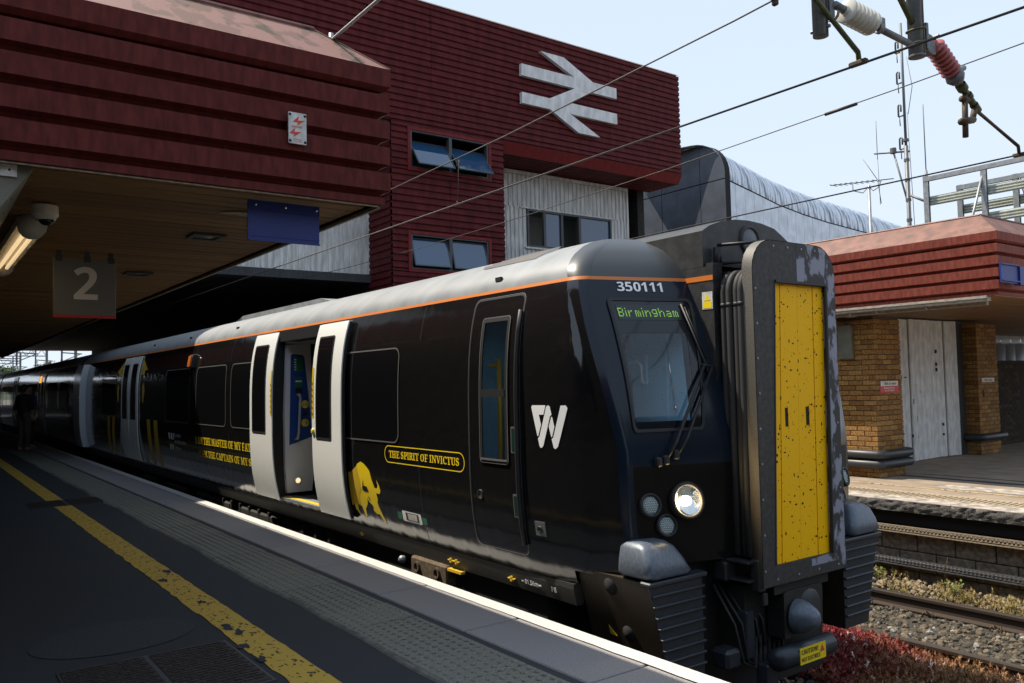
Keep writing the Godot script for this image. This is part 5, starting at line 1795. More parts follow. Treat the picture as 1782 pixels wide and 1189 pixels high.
	# shoulder casting, ribbed anti-climber and dirty skirt on each side
	for side in [-1.0, 1.0]:
		var fl := Transform3D(Basis(Vector3(-side, 0, 0), Vector3(0, 1, 0), Vector3(0, 0, 1)), Vector3(XC + XC * side, 0, 0)) if side > 0 else Transform3D.IDENTITY
		st = mb(true)
		# a rounded block that leans back at the top
		var rings := []
		for k in 6:
			var t: float = [0.0, 0.1, 0.45, 0.8, 0.95, 1.0][k]
			var inset: float = [0.02, 0.0, 0.005, 0.02, 0.045, 0.075][k]
			var yy := lerpf(0.33, 0.535, t)
			var ring_ := []
			for p in rrect(3.485 + inset + t * 0.005, -3.75, 3.87 - inset - t * 0.09, -3.45 - inset - t * 0.05, 0.05, 4):
				ring_.append(fl * Vector3(p.x, yy, p.y))
			rings.append(ring_)
		for k in 5:
			for i in rings[k].size():
				var j: int = (i + 1) % rings[k].size()
				quad(st, rings[k][j], rings[k][i], rings[k + 1][i], rings[k + 1][j]) if side < 0 else quad(st, rings[k][i], rings[k][j], rings[k + 1][j], rings[k + 1][i])
		for i in range(1, rings[5].size() - 1):
			if side < 0: tri(st, rings[5][0], rings[5][i + 1], rings[5][i])
			else: tri(st, rings[5][0], rings[5][i], rings[5][i + 1])
		obj("shoulder_casting", st, M.casting, o)
		var poly := PackedVector2Array([Vector2(3.50, 0.31), Vector2(3.965, 0.31), Vector2(3.965, -0.32), Vector2(3.67, -0.32)])
		if side > 0:
			poly = PackedVector2Array([Vector2(2 * XC - 3.50, 0.31), Vector2(2 * XC - 3.965, 0.31), Vector2(2 * XC - 3.965, -0.32), Vector2(2 * XC - 3.67, -0.32)])
		st = mb()
		prism(st, poly, Transform3D.IDENTITY, -4.12, -3.5)
		var sk := obj("skirt", st, M.skirt, o)
		st = mb()
		prism(st, poly, Transform3D.IDENTITY, -3.5, -3.488)
		bevel(st, fl * Vector3(3.735, 0.305, -3.5), Vector3(0.5, 0.03, 0.09), 0.008)
		for k in 8:
			var y := 0.235 - k * 0.066
			var x0 := lerpf(3.50, 3.67, (0.31 - y) / 0.63)
			bevel(st, fl * Vector3((x0 + 3.965) / 2, y, -3.478), Vector3(3.97 - x0, 0.016, 0.03), 0.005)
		obj("anti_climber", st, M.buffer, o)
		# round openings in the skirt
		if side < 0:
			var nrm := Vector3(-0.63, -0.17, 0).normalized()
			for q in [[3.52, 0.235, -3.83, 0.055], [3.6, -0.05, -3.76, 0.05]]:
				st = mb(true)
				lathe(st, [Vector2(q[3], -0.02), Vector2(q[3], 0.004), Vector2(0.0, 0.0045)], Vector3(lerpf(3.50, 3.67, (0.31 - q[1]) / 0.63), q[1], q[2]), nrm, 22)
				obj("opening", st, M.dark_gap, sk)
			st = mb()
			prism(st, PackedVector2Array([Vector2(-0.03, 0), Vector2(0.03, 0), Vector2(-0.03, 0.06)]), Transform3D(basis_to(nrm), Vector3(3.605, -0.09, -3.9)), 0.0, 0.004)
			obj("yellow_mark", st, M.yellow_dull, sk)
	# fairing round the gangway
	st = mb()
	var arch := PackedVector2Array([Vector2(4.25, 2.24), Vector2(4.25, 2.48), Vector2(4.33, 2.525), Vector2(4.45, 2.565), Vector2(4.6, 2.59), Vector2(4.74, 2.597), Vector2(4.88, 2.59), Vector2(5.03, 2.565), Vector2(5.11, 2.525), Vector2(5.19, 2.48), Vector2(5.19, 2.24)])
	prism(st, arch, Transform3D.IDENTITY, -4.9, -3.64)
	obj("gangway_header", st, M.fairing, o)
	st = mb()
	mm(st, Vector3(4.25, 0.33, -4.6), Vector3(4.34, 2.238, -3.56)); mm(st, Vector3(5.1, 0.33, -4.6), Vector3(5.19, 2.238, -3.56))
	mm(st, Vector3(4.34, 0.33, -4.6), Vector3(5.1, 2.238, -3.7))
	obj("gangway_fairing", st, M.fairing, o)
	st = mb()
	mm(st, Vector3(4.247, 2.145, -3.95), Vector3(4.2505, 2.178, -3.561))
	obj("orange_stripe", st, M.orange, o)
	st = mb(true)
	lathe(st, [Vector2(0.105, -0.01), Vector2(0.105, 0.012), Vector2(0.09, 0.02), Vector2(0.082, 0.01)], Vector3(4.74, 2.455, -3.64), Vector3(0, 0, 1), 26)
	var hc := obj("header_lamp_bezel", st, M.rubber, o)
	st = mb(true)
	lathe(st, [Vector2(0.083, 0.008), Vector2(0.05, 0.018), Vector2(0, 0.021)], Vector3(4.74, 2.455, -3.64), Vector3(0, 0, 1), 24)
	obj("lens", st, M.lens_dusty, hc)
	# header struts
	for s in [4.35, 5.09]:
		st = mb(true)
		tube(st, [Vector3(s, 2.26, -3.6), Vector3(s, 2.37, -3.6)], 0.028, 12)
		tube(st, [Vector3(s, 2.385, -3.6), Vector3(4.72 + (s - 4.72) * 0.6, 2.385, -3.34)], 0.012, 6)
		tube(st, [Vector3(s, 2.262, -3.6), Vector3(4.72 + (s - 4.72) * 0.6, 2.262, -3.34)], 0.012, 6)
		tube(st, [Vector3(4.72 + (s - 4.72) * 0.6, 2.27, -3.36), Vector3(4.72 + (s - 4.72) * 0.6, 2.375, -3.36)], 0.022, 8)
		obj("header_strut", st, M.dark_metal, o)
	st = mb()
	mm(st, Vector3(4.26, 2.24, -3.66), Vector3(5.18, 2.262, -3.565))
	obj("header_shelf", st, M.dark_metal, o)
	var wn := Node3D.new()
	wn.name = "warning_label"
	o.add_child(wn, true)
	st = mb()
	mm(st, Vector3(4.2465, 1.955, -3.655), Vector3(4.2495, 2.07, -3.568))
	obj("label_card", st, M.sign_white, wn)
	st = mb()
	prism(st, PackedVector2Array([Vector2(-0.027, 0), Vector2(0.027, 0), Vector2(0, 0.047)]), Transform3D(Basis(Vector3(0, 0, 1), Vector3(0, 1, 0), Vector3(-1, 0, 0)), Vector3(4.246, 2.012, -3.6115)), 0, 0.001)
	mm(st, Vector3(4.245, 1.962, -3.648), Vector3(4.2463, 2.004, -3.575))
	obj("label_print", st, M.yellow_vinyl, wn)
	# bellows: black corridor and the rubber folds down its side
	st = mb()
	mm(st, Vector3(4.36, 0.36, -3.7), Vector3(5.08, 2.2, -3.33))
	obj("bellows_core", st, M.rubber, o)
	for side in [-1.0, 1.0]:
		for k in 4:
			var z: float = [-3.515, -3.46, -3.41, -3.368][k]
			var x := 4.295 if k % 2 == 0 else 4.285
			st = mb(true)
			var path := [Vector3(x, 0.38, z), Vector3(x, 1.2, z), Vector3(x, 2.06, z)]
			for s in 5:
				var a := PI / 2 * (s + 1) / 5
				path.append(Vector3(x + 0.1 * (1 - cos(a)), 2.06 + 0.12 * sin(a), z))
			path.append(Vector3(4.72, 2.185, z))
			if side > 0:
				for i in path.size(): path[i] = Vector3(2 * XC - path[i].x, path[i].y, path[i].z)
			tube(st, path, 0.0245, 12)
			var bw := obj("bellows_fold", st, M.bellow, o)
			st = mb(true)
			tube(st, [path[2] + Vector3(0, -0.1, 0), path[2] + Vector3(0, -0.075, 0)], 0.0265, 12)
			obj("fold_band", st, M.rubber, bw)
	# gangway end frame
	var g := Node3D.new()
	g.name = "gangway_end"
	o.add_child(g, true)
	var outer := PackedVector2Array([Vector2(4.28, 0.2), Vector2(5.17, 0.2)])
	for c in [[4.97, 2.18, 0], [4.48, 2.18, 1]]:
		for k in 7:
			var a: float = (c[2] + k / 6.0) * PI / 2
			outer.append(Vector2(c[0] + cos(a) * 0.2, c[1] + sin(a) * 0.2))
	st = mb(true)
	for i in outer.size():
		var j := (i + 1) % outer.size()
		var cc := Vector2(4.725, 1.2)
		var a := outer[i] + (outer[i] - cc).sign() * 0.004
		var b := outer[j] + (outer[j] - cc).sign() * 0.004
		quad(st, Vector3(a.x, a.y, -3.35), Vector3(b.x, b.y, -3.35), Vector3(b.x, b.y, -3.272), Vector3(a.x, a.y, -3.272))
	obj("frame_rim", st, M.frame_rim, g)
	var tl := Vector2(4.5, 2.115)
	var tr_ := Vector2(5.055, 2.115)
	var br := Vector2(5.016, 0.32)
	var bl := Vector2(4.409, 0.32)
	var pieces := [[M.gangway_dark, PackedVector2Array([Vector2(4.28, 0.2), bl, tl, Vector2(4.5, 2.38), Vector2(4.48, 2.38), Vector2(4.428, 2.373), Vector2(4.38, 2.353), Vector2(4.339, 2.321), Vector2(4.307, 2.28), Vector2(4.287, 2.232), Vector2(4.28, 2.18)])],
		[M.gangway_dark, PackedVector2Array([tl, Vector2(4.74, 2.115), Vector2(4.74, 2.38), Vector2(4.5, 2.38)])],
		[M.gangway_chip, PackedVector2Array([Vector2(4.743, 2.115), tr_, Vector2(5.055, 2.36), Vector2(4.97, 2.38), Vector2(4.743, 2.38)])],
		[M.gangway_chip, PackedVector2Array([tr_, br, Vector2(5.17, 0.2), Vector2(5.17, 2.18), Vector2(5.163, 2.232), Vector2(5.143, 2.28), Vector2(5.111, 2.321), Vector2(5.055, 2.36)])],
		[M.gangway_dark, PackedVector2Array([Vector2(4.28, 0.2), Vector2(5.17, 0.2), br, bl])]]
	for p in pieces:
		st = mb()
		prism(st, p[1], Transform3D.IDENTITY, -3.345, -3.27)
		obj("frame_plate", st, p[0], g)
	st = mb()
	prism(st, PackedVector2Array([Vector2(4.78, 0.265), Vector2(5.08, 0.265), Vector2(5.08, 0.325), Vector2(4.78, 0.31)]), Transform3D.IDENTITY, -3.2701, -3.2672)
	obj("scuffed_plate", st, M.gangway_chip, g)
	st = mb()
	for q in [[tl, tr_], [tr_, br]]:
		var a: Vector2 = q[0]
		var b: Vector2 = q[1]
		tube(st, [Vector3(a.x, a.y, -3.268), Vector3(b.x, b.y, -3.268)], 0.013, 7)
	tube(st, [Vector3(tl.x, tl.y, -3.274), Vector3(bl.x, bl.y, -3.274)], 0.009, 7)
	obj("door_seal", st, M.rubber, g)
	st = mb()
	for k in 26:
		var p: Vector3
		if k < 9: p = Vector3(4.3 + 0.006 * (k % 2), 0.3 + 0.22 * k, -3.27)
		elif k < 18: p = Vector3(5.15 - 0.012 * (k % 2), 0.3 + 0.22 * (k - 9), -3.27)
		elif k < 22: p = Vector3(4.5 + 0.15 * (k - 18), 2.345, -3.27)
		else: p = Vector3(4.42 + 0.22 * (k - 22), 0.235, -3.27)
		lathe(st, [Vector2(0.008, -0.002), Vector2(0.008, 0.003), Vector2(0, 0.005)], p, Vector3(0, 0, 1), 7)
	obj("rivets", st, M.galv, g)
	var dr := Node3D.new()
	dr.name = "gangway_door"
	o.add_child(dr, true)
	var cuts := [0.0, 0.148, 0.478, 0.79, 1.0]
	for k in 4:
		var e: float = 0.003
		var a: float = cuts[k]
		var b: float = cuts[k + 1]
		st = mb()
		prism(st, PackedVector2Array([bl.lerp(br, a) + Vector2(e, 0.0), bl.lerp(br, b) - Vector2(e, 0.0), tl.lerp(tr_, b) - Vector2(e, 0), tl.lerp(tr_, a) + Vector2(e, 0)]), Transform3D.IDENTITY, -3.33, -3.292 + [0.0, 0.002, -0.001, 0.002][k])
		obj("door_plank", st, M.yellow_door, dr)
	st = mb()
	prism(st, PackedVector2Array([bl, br, tr_, tl]), Transform3D.IDENTITY, -3.34, -3.302)
	obj("plank_gap", st, M.rust_box, dr)
	for x in [4.60, 4.83]:
		st = mb()
		mm(st, Vector3(x - 0.014, 1.18, -3.295), Vector3(x + 0.014, 1.3, -3.2885))
		obj("handle_slot", st, M.dark_gap, dr)
		st = mb()
		mm(st, Vector3(x + 0.012, 1.17, -3.292), Vector3(x + 0.03, 1.31, -3.2845))
		obj("handle_bar", st, M.yellow_door, dr)
	# brackets at the foot of the bellows
	st = mb()
	bevel(st, Vector3(4.23, 0.28, -3.53), Vector3(0.1, 0.12, 0.1), 0.01)
	bevel(st, Vector3(4.27, 0.35, -3.44), Vector3(0.12, 0.02, 0.22), 0.006)
	bevel(st, Vector3(4.27, 0.235, -3.44), Vector3(0.12, 0.015, 0.22), 0.005)
	bevel(st, Vector3(4.3, 0.27, -3.325), Vector3(0.07, 0.2, 0.07), 0.01)
	bevel(st, Vector3(4.33, 0.12, -3.32), Vector3(0.05, 0.08, 0.05), 0.008)
	lathe(st, [Vector2(0.035, -0.05), Vector2(0.035, 0.05)], Vector3(4.23, 0.35, -3.54), Vector3(0, 1, 0), 12)
	obj("buffing_bracket", st, M.dark_metal, o)
	# coupler
	var cp := Node3D.new()
	cp.name = "coupler"
	o.add_child(cp, true)
	st = mb()
	prism(st, PackedVector2Array([Vector2(4.50, -0.155), Vector2(4.905, -0.155), Vector2(4.915, 0.12), Vector2(4.9, 0.14), Vector2(4.52, 0.14), Vector2(4.5, 0.12)]), Transform3D.IDENTITY, -3.42, -3.29)
	obj("face_plate", st, M.coupler_iron, cp)
	st = mb(true)
	lathe(st, [Vector2(0.118, 0.0), Vector2(0.112, 0.003), Vector2(0.0, 0.0035)], Vector3(4.77, 0.0, -3.29), Vector3(0, 0, 1), 26)
	obj("socket", st, M.buffer, cp)
	st = mb(true)
	lathe(st, [Vector2(0.108, 0.0), Vector2(0.106, 0.03), Vector2(0.095, 0.07), Vector2(0.07, 0.115), Vector2(0.05, 0.14), Vector2(0.03, 0.15), Vector2(0, 0.152)], Vector3(4.625, -0.03, -3.29), Vector3(0.15, 0, 1), 26)
	obj("cone", st, M.casting, cp)
	st = mb(true)
	tube(st, [Vector3(4.38, -0.255, -3.27), Vector3(4.93, -0.255, -3.27)], 0.068, 18)
	obj("contact_box", st, M.buffer, cp)
	st = mb()
	box(st, Vector3(4.66, -0.25, -3.2045), Vector3(0.27, 0.1, 0.006))
	var cl := obj("caution_label", st, M.yellow_vinyl, cp)
	words("caution_print", "CAUTION!", 0.028, "Droid Sans", true, M.ink_black, Transform3D(Basis.IDENTITY, Vector3(4.535, -0.226, -3.2005)), cl, 0.001, 0.95)
	words("caution_print", "HOT ELECTRICS", 0.024, "Droid Sans", true, M.ink_black, Transform3D(Basis.IDENTITY, Vector3(4.535, -0.272, -3.2005)), cl, 0.001, 0.8)
	st = mb()
	prism(st, PackedVector2Array([Vector2(-0.025, 0), Vector2(0.025, 0), Vector2(0, 0.045)]), Transform3D(Basis.IDENTITY, Vector3(4.755, -0.255, -3.201)), 0, 0.001)
	obj("caution_triangle", st, M.ink_red, cl)
	st = mb()
	mm(st, Vector3(4.3, -0.3, -4.5), Vector3(5.1, 0.18, -3.44)); mm(st, Vector3(4.42, 0.13, -3.42), Vector3(5.0, 0.2, -3.3))
	obj("drawgear", st, M.underframe, cp)
	st = mb(true)
	for k in 7:
		var x := 4.2 + 0.045 * k
		tube(st, [Vector3(x, 0.18, -3.6), Vector3(x + 0.02, -0.05, -3.46 + 0.02 * (k % 3)), Vector3(x + 0.05, -0.28, -3.42), Vector3(x + 0.14, -0.33, -3.4), Vector3(x + 0.2, -0.15, -3.44)], 0.012, 7)
	obj("jumper_hose", st, M.rubber, cp)
	st = mb()
	bevel(st, Vector3(4.32, -0.12, -3.45), Vector3(0.08, 0.3, 0.08), 0.01); bevel(st, Vector3(4.42, -0.38, -3.38), Vector3(0.1, 0.16, 0.1), 0.01)
	bevel(st, Vector3(4.18, -0.25, -3.5), Vector3(0.14, 0.12, 0.14), 0.02)
	obj("cock_box", st, M.buffer, cp)

func build_under(o: Node3D) -> void:
	var st := mb()
	mm(st, Vector3(XC - 1.17, -0.55, -22.0), Vector3(XC + 1.17, 0.28, -4.5))
	mm(st, Vector3(XC - 0.72, -0.6, -4.6), Vector3(XC + 0.72, 0.33, -3.66))
	obj("underframe", st, M.underframe, o)
	st = mb()
	prism(st, PackedVector2Array([Vector2(3.5, 0.06), Vector2(3.56, 0.06), Vector2(3.56, 0.2), Vector2(3.475, 0.2), Vector2(3.475, 0.165)]), Transform3D.IDENTITY, -22.2, -4.13)
	var sb := obj("solebar", st, M.solebar, o)
	var tr := Transform3D(Basis(Vector3(0, 0, 1), Vector3(-0.23, 0.97, 0).normalized(), Vector3(-0.97, -0.23, 0).normalized()), Vector3(3.481, 0.125, -4.66))
	words("lettering", "81.56m", 0.032, "Droid Sans", false, M.white_vinyl, tr, sb, 0.002)
	st = mb()
	for q in [[-0.02, -1.0], [0.165, 1.0]]:
		mm(st, Vector3(q[0] - 0.012, -0.002, 0.0), Vector3(q[0] + 0.012, 0.002, 0.002))
		prism(st, PackedVector2Array([Vector2(q[0] + q[1] * 0.02, 0), Vector2(q[0] + q[1] * 0.006, 0.008), Vector2(q[0] + q[1] * 0.006, -0.008)]), Transform3D.IDENTITY, 0.0, 0.002)
	obj("arrow_mark", st, M.white_vinyl, sb, tr)
	tr.origin = Vector3(3.481, 0.125, -4.37)
	words("lettering", "P8", 0.036, "Droid Sans", false, M.white_vinyl, tr, sb, 0.002)
	st = mb()
	for z in [-4.82, -5.55, -5.63, -7.2]:
		mm(st, Vector3(3.47, 0.1, z), Vector3(3.5, 0.135, z + 0.02)); mm(st, Vector3(3.47, 0.115, z - 0.03), Vector3(3.5, 0.122, z + 0.05))
	mm(st, Vector3(3.46, 0.035, -5.65), Vector3(3.5, 0.055, -5.45))
	obj("yellow_mark", st, M.yellow_dull, sb)
	st = mb()
	bevel(st, Vector3(3.53, -0.02, -5.95), Vector3(0.14, 0.17, 0.58), 0.015)
	for z in [-6.12, -5.8]: lathe(st, [Vector2(0.045, 0), Vector2(0.045, 0.02), Vector2(0.03, 0.02), Vector2(0.03, 0.0)], Vector3(3.46, -0.01, z), Vector3(-1, 0, 0), 14)
	obj("axle_box_casting", st, M.rust_box, o)
	st = mb(true)
	lathe(st, [Vector2(0.03, 0), Vector2(0.035, 0.03), Vector2(0.02, 0.05), Vector2(0, 0.052)], Vector3(3.5, 0.0, -6.42), Vector3(-1, 0, 0), 12)
	obj("valve", st, M.galv, o)
	for zc in [-6.0, -19.0]:
		st = mb(true)
		for dz in [-1.15, 1.15]:
			for x in [4.02, 5.46]:
				lathe(st, [Vector2(0.42, -0.07), Vector2(0.44, 0.07), Vector2(0.36, 0.075), Vector2(0.1, 0.06), Vector2(0, 0.06)], Vector3(x, -0.49, zc + dz), Vector3(-1 if x < 4.7 else 1, 0, 0), 28)
		obj("wheel", st, M.dark_metal, o)
		st = mb()
		bevel(st, Vector3(3.62, -0.4, zc), Vector3(0.12, 0.22, 2.9), 0.03)
		for dz in [-1.15, 1.15]: bevel(st, Vector3(3.56, -0.42, zc + dz), Vector3(0.16, 0.3, 0.34), 0.04)
		obj("bogie_frame", st, M.underframe, o)
	for q in [[-9.0, 0.7], [-10.2, 1.3], [-12.0, 1.6], [-14.0, 1.3], [-15.8, 0.9]]:
		st = mb()
		bevel(st, Vector3(3.6, -0.25, q[0]), Vector3(0.2, 0.5, q[1]), 0.03)
		obj("equipment_case", st, M.underframe, o)
	st = mb()
	for k in 14: box(st, Vector3(3.52, -0.1, -8.0 - k * 0.35), Vector3(0.05, 0.25, 0.05))
	obj("pipe_bracket", st, M.underframe, o).set_meta("kind", "stuff")

# ------------------------------------------------------------------ tracks, ballast, plants
func build_tracks() -> void:
	var rp := PackedVector2Array([Vector2(-0.07, 0), Vector2(0.07, 0), Vector2(0.07, 0.012), Vector2(0.015, 0.03), Vector2(0.01, 0.11), Vector2(0.034, 0.122), Vector2(0.036, 0.15), Vector2(0.028, 0.157), Vector2(-0.028, 0.157), Vector2(-0.036, 0.15), Vector2(-0.034, 0.122), Vector2(-0.01, 0.11), Vector2(-0.015, 0.03), Vector2(-0.07, 0.012)])
	var xs := [4.0, 5.44, 7.41, 8.9]
	for i in 4:
		var o := thing("rail", ["rail of the near track on the platform side, hidden under the train", "rail of the near track on the far side, under the train", "rusty rail nearer the train on the open track, half hidden by red plants", "shiny topped rail of the open track beside the far platform"][i], "rail", Vector3(xs[i], -1.072, 0), "rails of the two tracks")
		var st := mb()
		prism(st, rp, Transform3D.IDENTITY, -120.0, 20.0)
		obj("rail_bar", st, M.rail_side, o)
		st = mb()
		mm(st, Vector3(-0.027, 0.156, -120), Vector3(0.027, 0.159, 20))
		obj("running_surface", st, M.rail_head, o)
	# sleepers and clips of the open track
	var sl := mb()
	bevel(sl, Vector3.ZERO, Vector3(2.5, 0.16, 0.26), 0.02)
	sl.generate_normals()
	var slm := sl.commit()
	var clip := mb(true)
	var pts := []
	for k in 12:
		var a := k / 11.0 * TAU * 1.25
		pts.append(Vector3(-0.02 + 0.035 * cos(a), 0.03 + 0.025 * sin(a * 0.8), -0.07 + 0.14 * k / 11.0))
	tube(clip, pts, 0.009, 6)
	tube(clip, [Vector3(-0.05, 0.0, -0.06), Vector3(-0.055, 0.045, -0.05), Vector3(-0.02, 0.06, -0.03), Vector3(0.0, 0.02, 0.0), Vector3(-0.02, 0.06, 0.03), Vector3(-0.055, 0.045, 0.05), Vector3(-0.05, 0.0, 0.06)], 0.01, 6)
	clip.generate_normals()
	var clm := clip.commit()
	for k in range(-16, 5):
		var z := -4.62 + 0.68 * k
		var s := thing("sleeper", "concrete sleeper bedded in ballast under the open track", "sleeper", Vector3(8.155, -1.172, z), "sleepers of the open track")
		put("concrete_bar", slm, M.concrete, s)
		for q in [[-0.745, 1], [0.745, 1], [-0.745, -1], [0.745, -1]]:
			put("rail_clip", clm, M.ohl_rust, s, Transform3D(Basis(Vector3.UP, 0.0 if q[1] > 0 else PI), Vector3(q[0] - 0.075 * q[1], 0.085, 0)))
	# ballast stones
	var stones := []
	for v in 3:
		var st := mb()
		var r := RandomNumberGenerator.new()
		r.seed = 50 + v
		var ico := SphereMesh.new()
		ico.radial_segments = 6; ico.rings = 3
		var arr := ico.get_mesh_arrays()
		var vs: PackedVector3Array = arr[Mesh.ARRAY_VERTEX]
		var seen_ := {}
		for i in vs.size():
			var key := vs[i].snapped(Vector3.ONE * 0.01)
			if not seen_.has(key): seen_[key] = vs[i] * 2.0 * Vector3(1.0, 0.75, 0.85) * r.randf_range(0.72, 1.15)
			vs[i] = seen_[key]
		var id: PackedInt32Array = arr[Mesh.ARRAY_INDEX]
		for t in id: st.add_vertex(vs[t])
		st.generate_normals()
		stones.append(st.commit())
	var sets := [[], [], []]
	var tints := [[], [], []]
	for k in 13000:
		var x := rng.randf_range(5.9, 9.74)
		var z := rng.randf_range(-8.6, -1.6)
		var y := -1.092
		if x > 8.98: y = lerpf(-1.07, -0.965, smoothstep(8.98, 9.4, x))
		elif x < 7.3: y = lerpf(-1.05, -1.1, smoothstep(6.6, 7.3, x))
		elif absf(x - 7.41) < 0.1 or absf(x - 8.9) < 0.09: continue
		var zz := absf(fposmod(z + 4.62 + 0.34, 0.68) - 0.34)
		if zz < 0.13 and x > 6.95 and x < 9.3 and rng.randf() < 0.4: continue
		var s := lerpf(0.016, 0.05, pow(rng.randf(), 1.5))
		var b := Basis.from_euler(Vector3(rng.randf() * TAU, rng.randf() * TAU, rng.randf() * TAU)).scaled(Vector3.ONE * s)
		var v := rng.randi() % 3
		sets[v].append(Transform3D(b, Vector3(x, y + rng.randf_range(-0.008, 0.02), z)))
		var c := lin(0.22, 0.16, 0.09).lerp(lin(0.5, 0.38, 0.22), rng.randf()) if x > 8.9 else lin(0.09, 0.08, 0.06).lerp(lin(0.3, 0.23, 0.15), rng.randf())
		if rng.randf() < 0.03: c = lin(0.5, 0.48, 0.44)
		tints[v].append(c * rng.randf_range(0.7, 1.15))
	for v in 3:
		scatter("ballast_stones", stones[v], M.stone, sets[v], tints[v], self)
	# red stonecrop beside the track, browner away from the train; dry weeds along the wall
	var lm := mb()
	for k in 5:
		var a := TAU * k / 5
		var d := Vector3(cos(a), 0, sin(a))
		var sd := Vector3(-d.z, 0, d.x)
		var base := Vector3(0, 0.012 * k, 0)
		tri(lm, base - sd * 0.006, base + sd * 0.006, base + d * 0.022 + Vector3(0, 0.012, 0))
		tri(lm, base + Vector3(0, 0.008, 0) - sd * 0.004, base + Vector3(0, 0.008, 0) + sd * 0.004, base + d * 0.012 + Vector3(0, 0.026, 0))
	tri(lm, Vector3(-0.002, 0, 0), Vector3(0.002, 0, 0), Vector3(0, 0.07, 0))
	lm.generate_normals()
	var lmesh := lm.commit()
	var nz := FastNoiseLite.new()
	nz.seed = 77; nz.frequency = 1.4
	var plants := []
	var ptint := []
	for k in 26000:
		var x := rng.randf_range(6.1, 7.56)
		var z := rng.randf_range(-6.0, -1.6)
		var far := smoothstep(-4.6, -3.2, z)
		var thick := (nz.get_noise_2d(x, z) * 0.5 + 0.75) * (1.0 - 0.55 * far * smoothstep(6.5, 7.2, x))
		if x > 7.34: thick *= 0.35 * (1.0 - far)
		if rng.randf() > thick: continue
		var hump := 0.19 * thick * sin(clampf((x - 6.0) / 1.5, 0.0, 1.0) * PI)
		var y := -1.07 + rng.randf() * (0.05 + hump)
		var s := rng.randf_range(0.7, 1.5)
		plants.append(Transform3D(Basis.from_euler(Vector3(rng.randf_range(-0.5, 0.5), rng.randf() * TAU, rng.randf_range(-0.5, 0.5))).scaled(Vector3.ONE * s), Vector3(x, y, z)))
		var red := lin(0.13, 0.004, 0.01).lerp(lin(0.34, 0.025, 0.03), pow(rng.randf(), 1.5))
		var dry := lin(0.17, 0.06, 0.02).lerp(lin(0.34, 0.2, 0.08), rng.randf())
		var c := red.lerp(dry, clampf(far * 1.1 + nz.get_noise_2d(x * 2 + 30, z * 2) * 0.5, 0.0, 1.0))
		if rng.randf() < 0.025: c = lin(0.8, 0.62, 0.55)
		ptint.append(c)
	scatter("red_stonecrop_undergrowth", lmesh, M.leaf, plants, ptint, self)
	plants = []
	ptint = []
	for k in 2600:
		var x := rng.randf_range(9.05, 9.72)
		var z := rng.randf_range(-7.0, -1.8)
		if nz.get_noise_2d(x * 1.5 + 9, z * 1.5) < 0.08: continue
		plants.append(Transform3D(Basis.from_euler(Vector3(rng.randf_range(-0.4, 0.4), rng.randf() * TAU, rng.randf_range(-0.4, 0.4))).scaled(Vector3.ONE * rng.randf_range(0.7, 1.6)), Vector3(x, lerpf(-1.05, -0.95, smoothstep(9.0, 9.4, x)) + rng.randf() * 0.04, z)))
		ptint.append(lin(0.32, 0.22, 0.09).lerp(lin(0.24, 0.2, 0.06), rng.randf()))
	scatter("dry_weeds", lmesh, M.leaf, plants, ptint, self)
	# a few plants that stand by themselves
	for q in [[9.5, -5.6, 0.16, 0, "small leafy green weed by the ribbed buffer, at the foot of the platform wall"], [9.42, -4.75, 0.42, 1, "tall thin dry brown weed stalk on the ballast under the cable tray"], [9.35, -4.62, 0.2, 0, "low green weed beside the tall dry stalk on the ballast"], [7.62, -2.5, 0.2, 0, "green weed at the near rail by the right edge"]]:
		var o := thing("weed", q[4], "weed", Vector3(q[0], -0.98 if q[0] > 9 else -1.05, q[1]))
		var st := mb(true)
		var n := 3 if q[3] else 5
		for k in n:
			var a := TAU * k / n + 0.4
			var lean: Vector3 = Vector3(cos(a), 0, sin(a)) * (0.12 if q[3] else 0.5) * q[2]
			tube(st, [Vector3.ZERO, lean * 0.4 + Vector3(0, q[2] * 0.6, 0), lean + Vector3(0, q[2] * (1.0 - 0.15 * k), 0)], 0.003, 5)
		obj("stem", st, M.ohl_rust if q[3] else M.weed_green, o)
		st = mb()
		for k in (34 if q[3] else 46):
			var t := rng.randf_range(0.3, 1.0)
			var a := TAU * (k % n) / n + 0.4
			var lean: Vector3 = Vector3(cos(a), 0, sin(a)) * (0.12 if q[3] else 0.5) * q[2] * t
			var at: Vector3 = lean + Vector3(0, q[2] * t * 0.9, 0)
			var d := Vector3(rng.randf_range(-1, 1), rng.randf_range(-0.2, 0.6), rng.randf_range(-1, 1)).normalized() * (0.015 if q[3] else 0.045)
			var sd := d.cross(Vector3.UP).normalized() * d.length() * 0.28
			tri(st, at, at + d * 0.5 + sd, at + d); tri(st, at, at + d, at + d * 0.5 - sd)
		obj("leaves", st, M.ohl_rust if q[3] else M.weed_green, o)

# ------------------------------------------------------------------ overhead line
func wire_through(label: String, x: float, pts: Array, r: float) -> Node3D:
	var o := thing("overhead_wire", label, "wire", Vector3(x, 4, -3))
	var st := mb(true)
	var out := []
	for p in pts: out.append(Vector3(0, p.y - 4, p.x + 3))
	tube(st, out, r, 7)
	obj("wire_strand", st, M.wire, o)
	return o

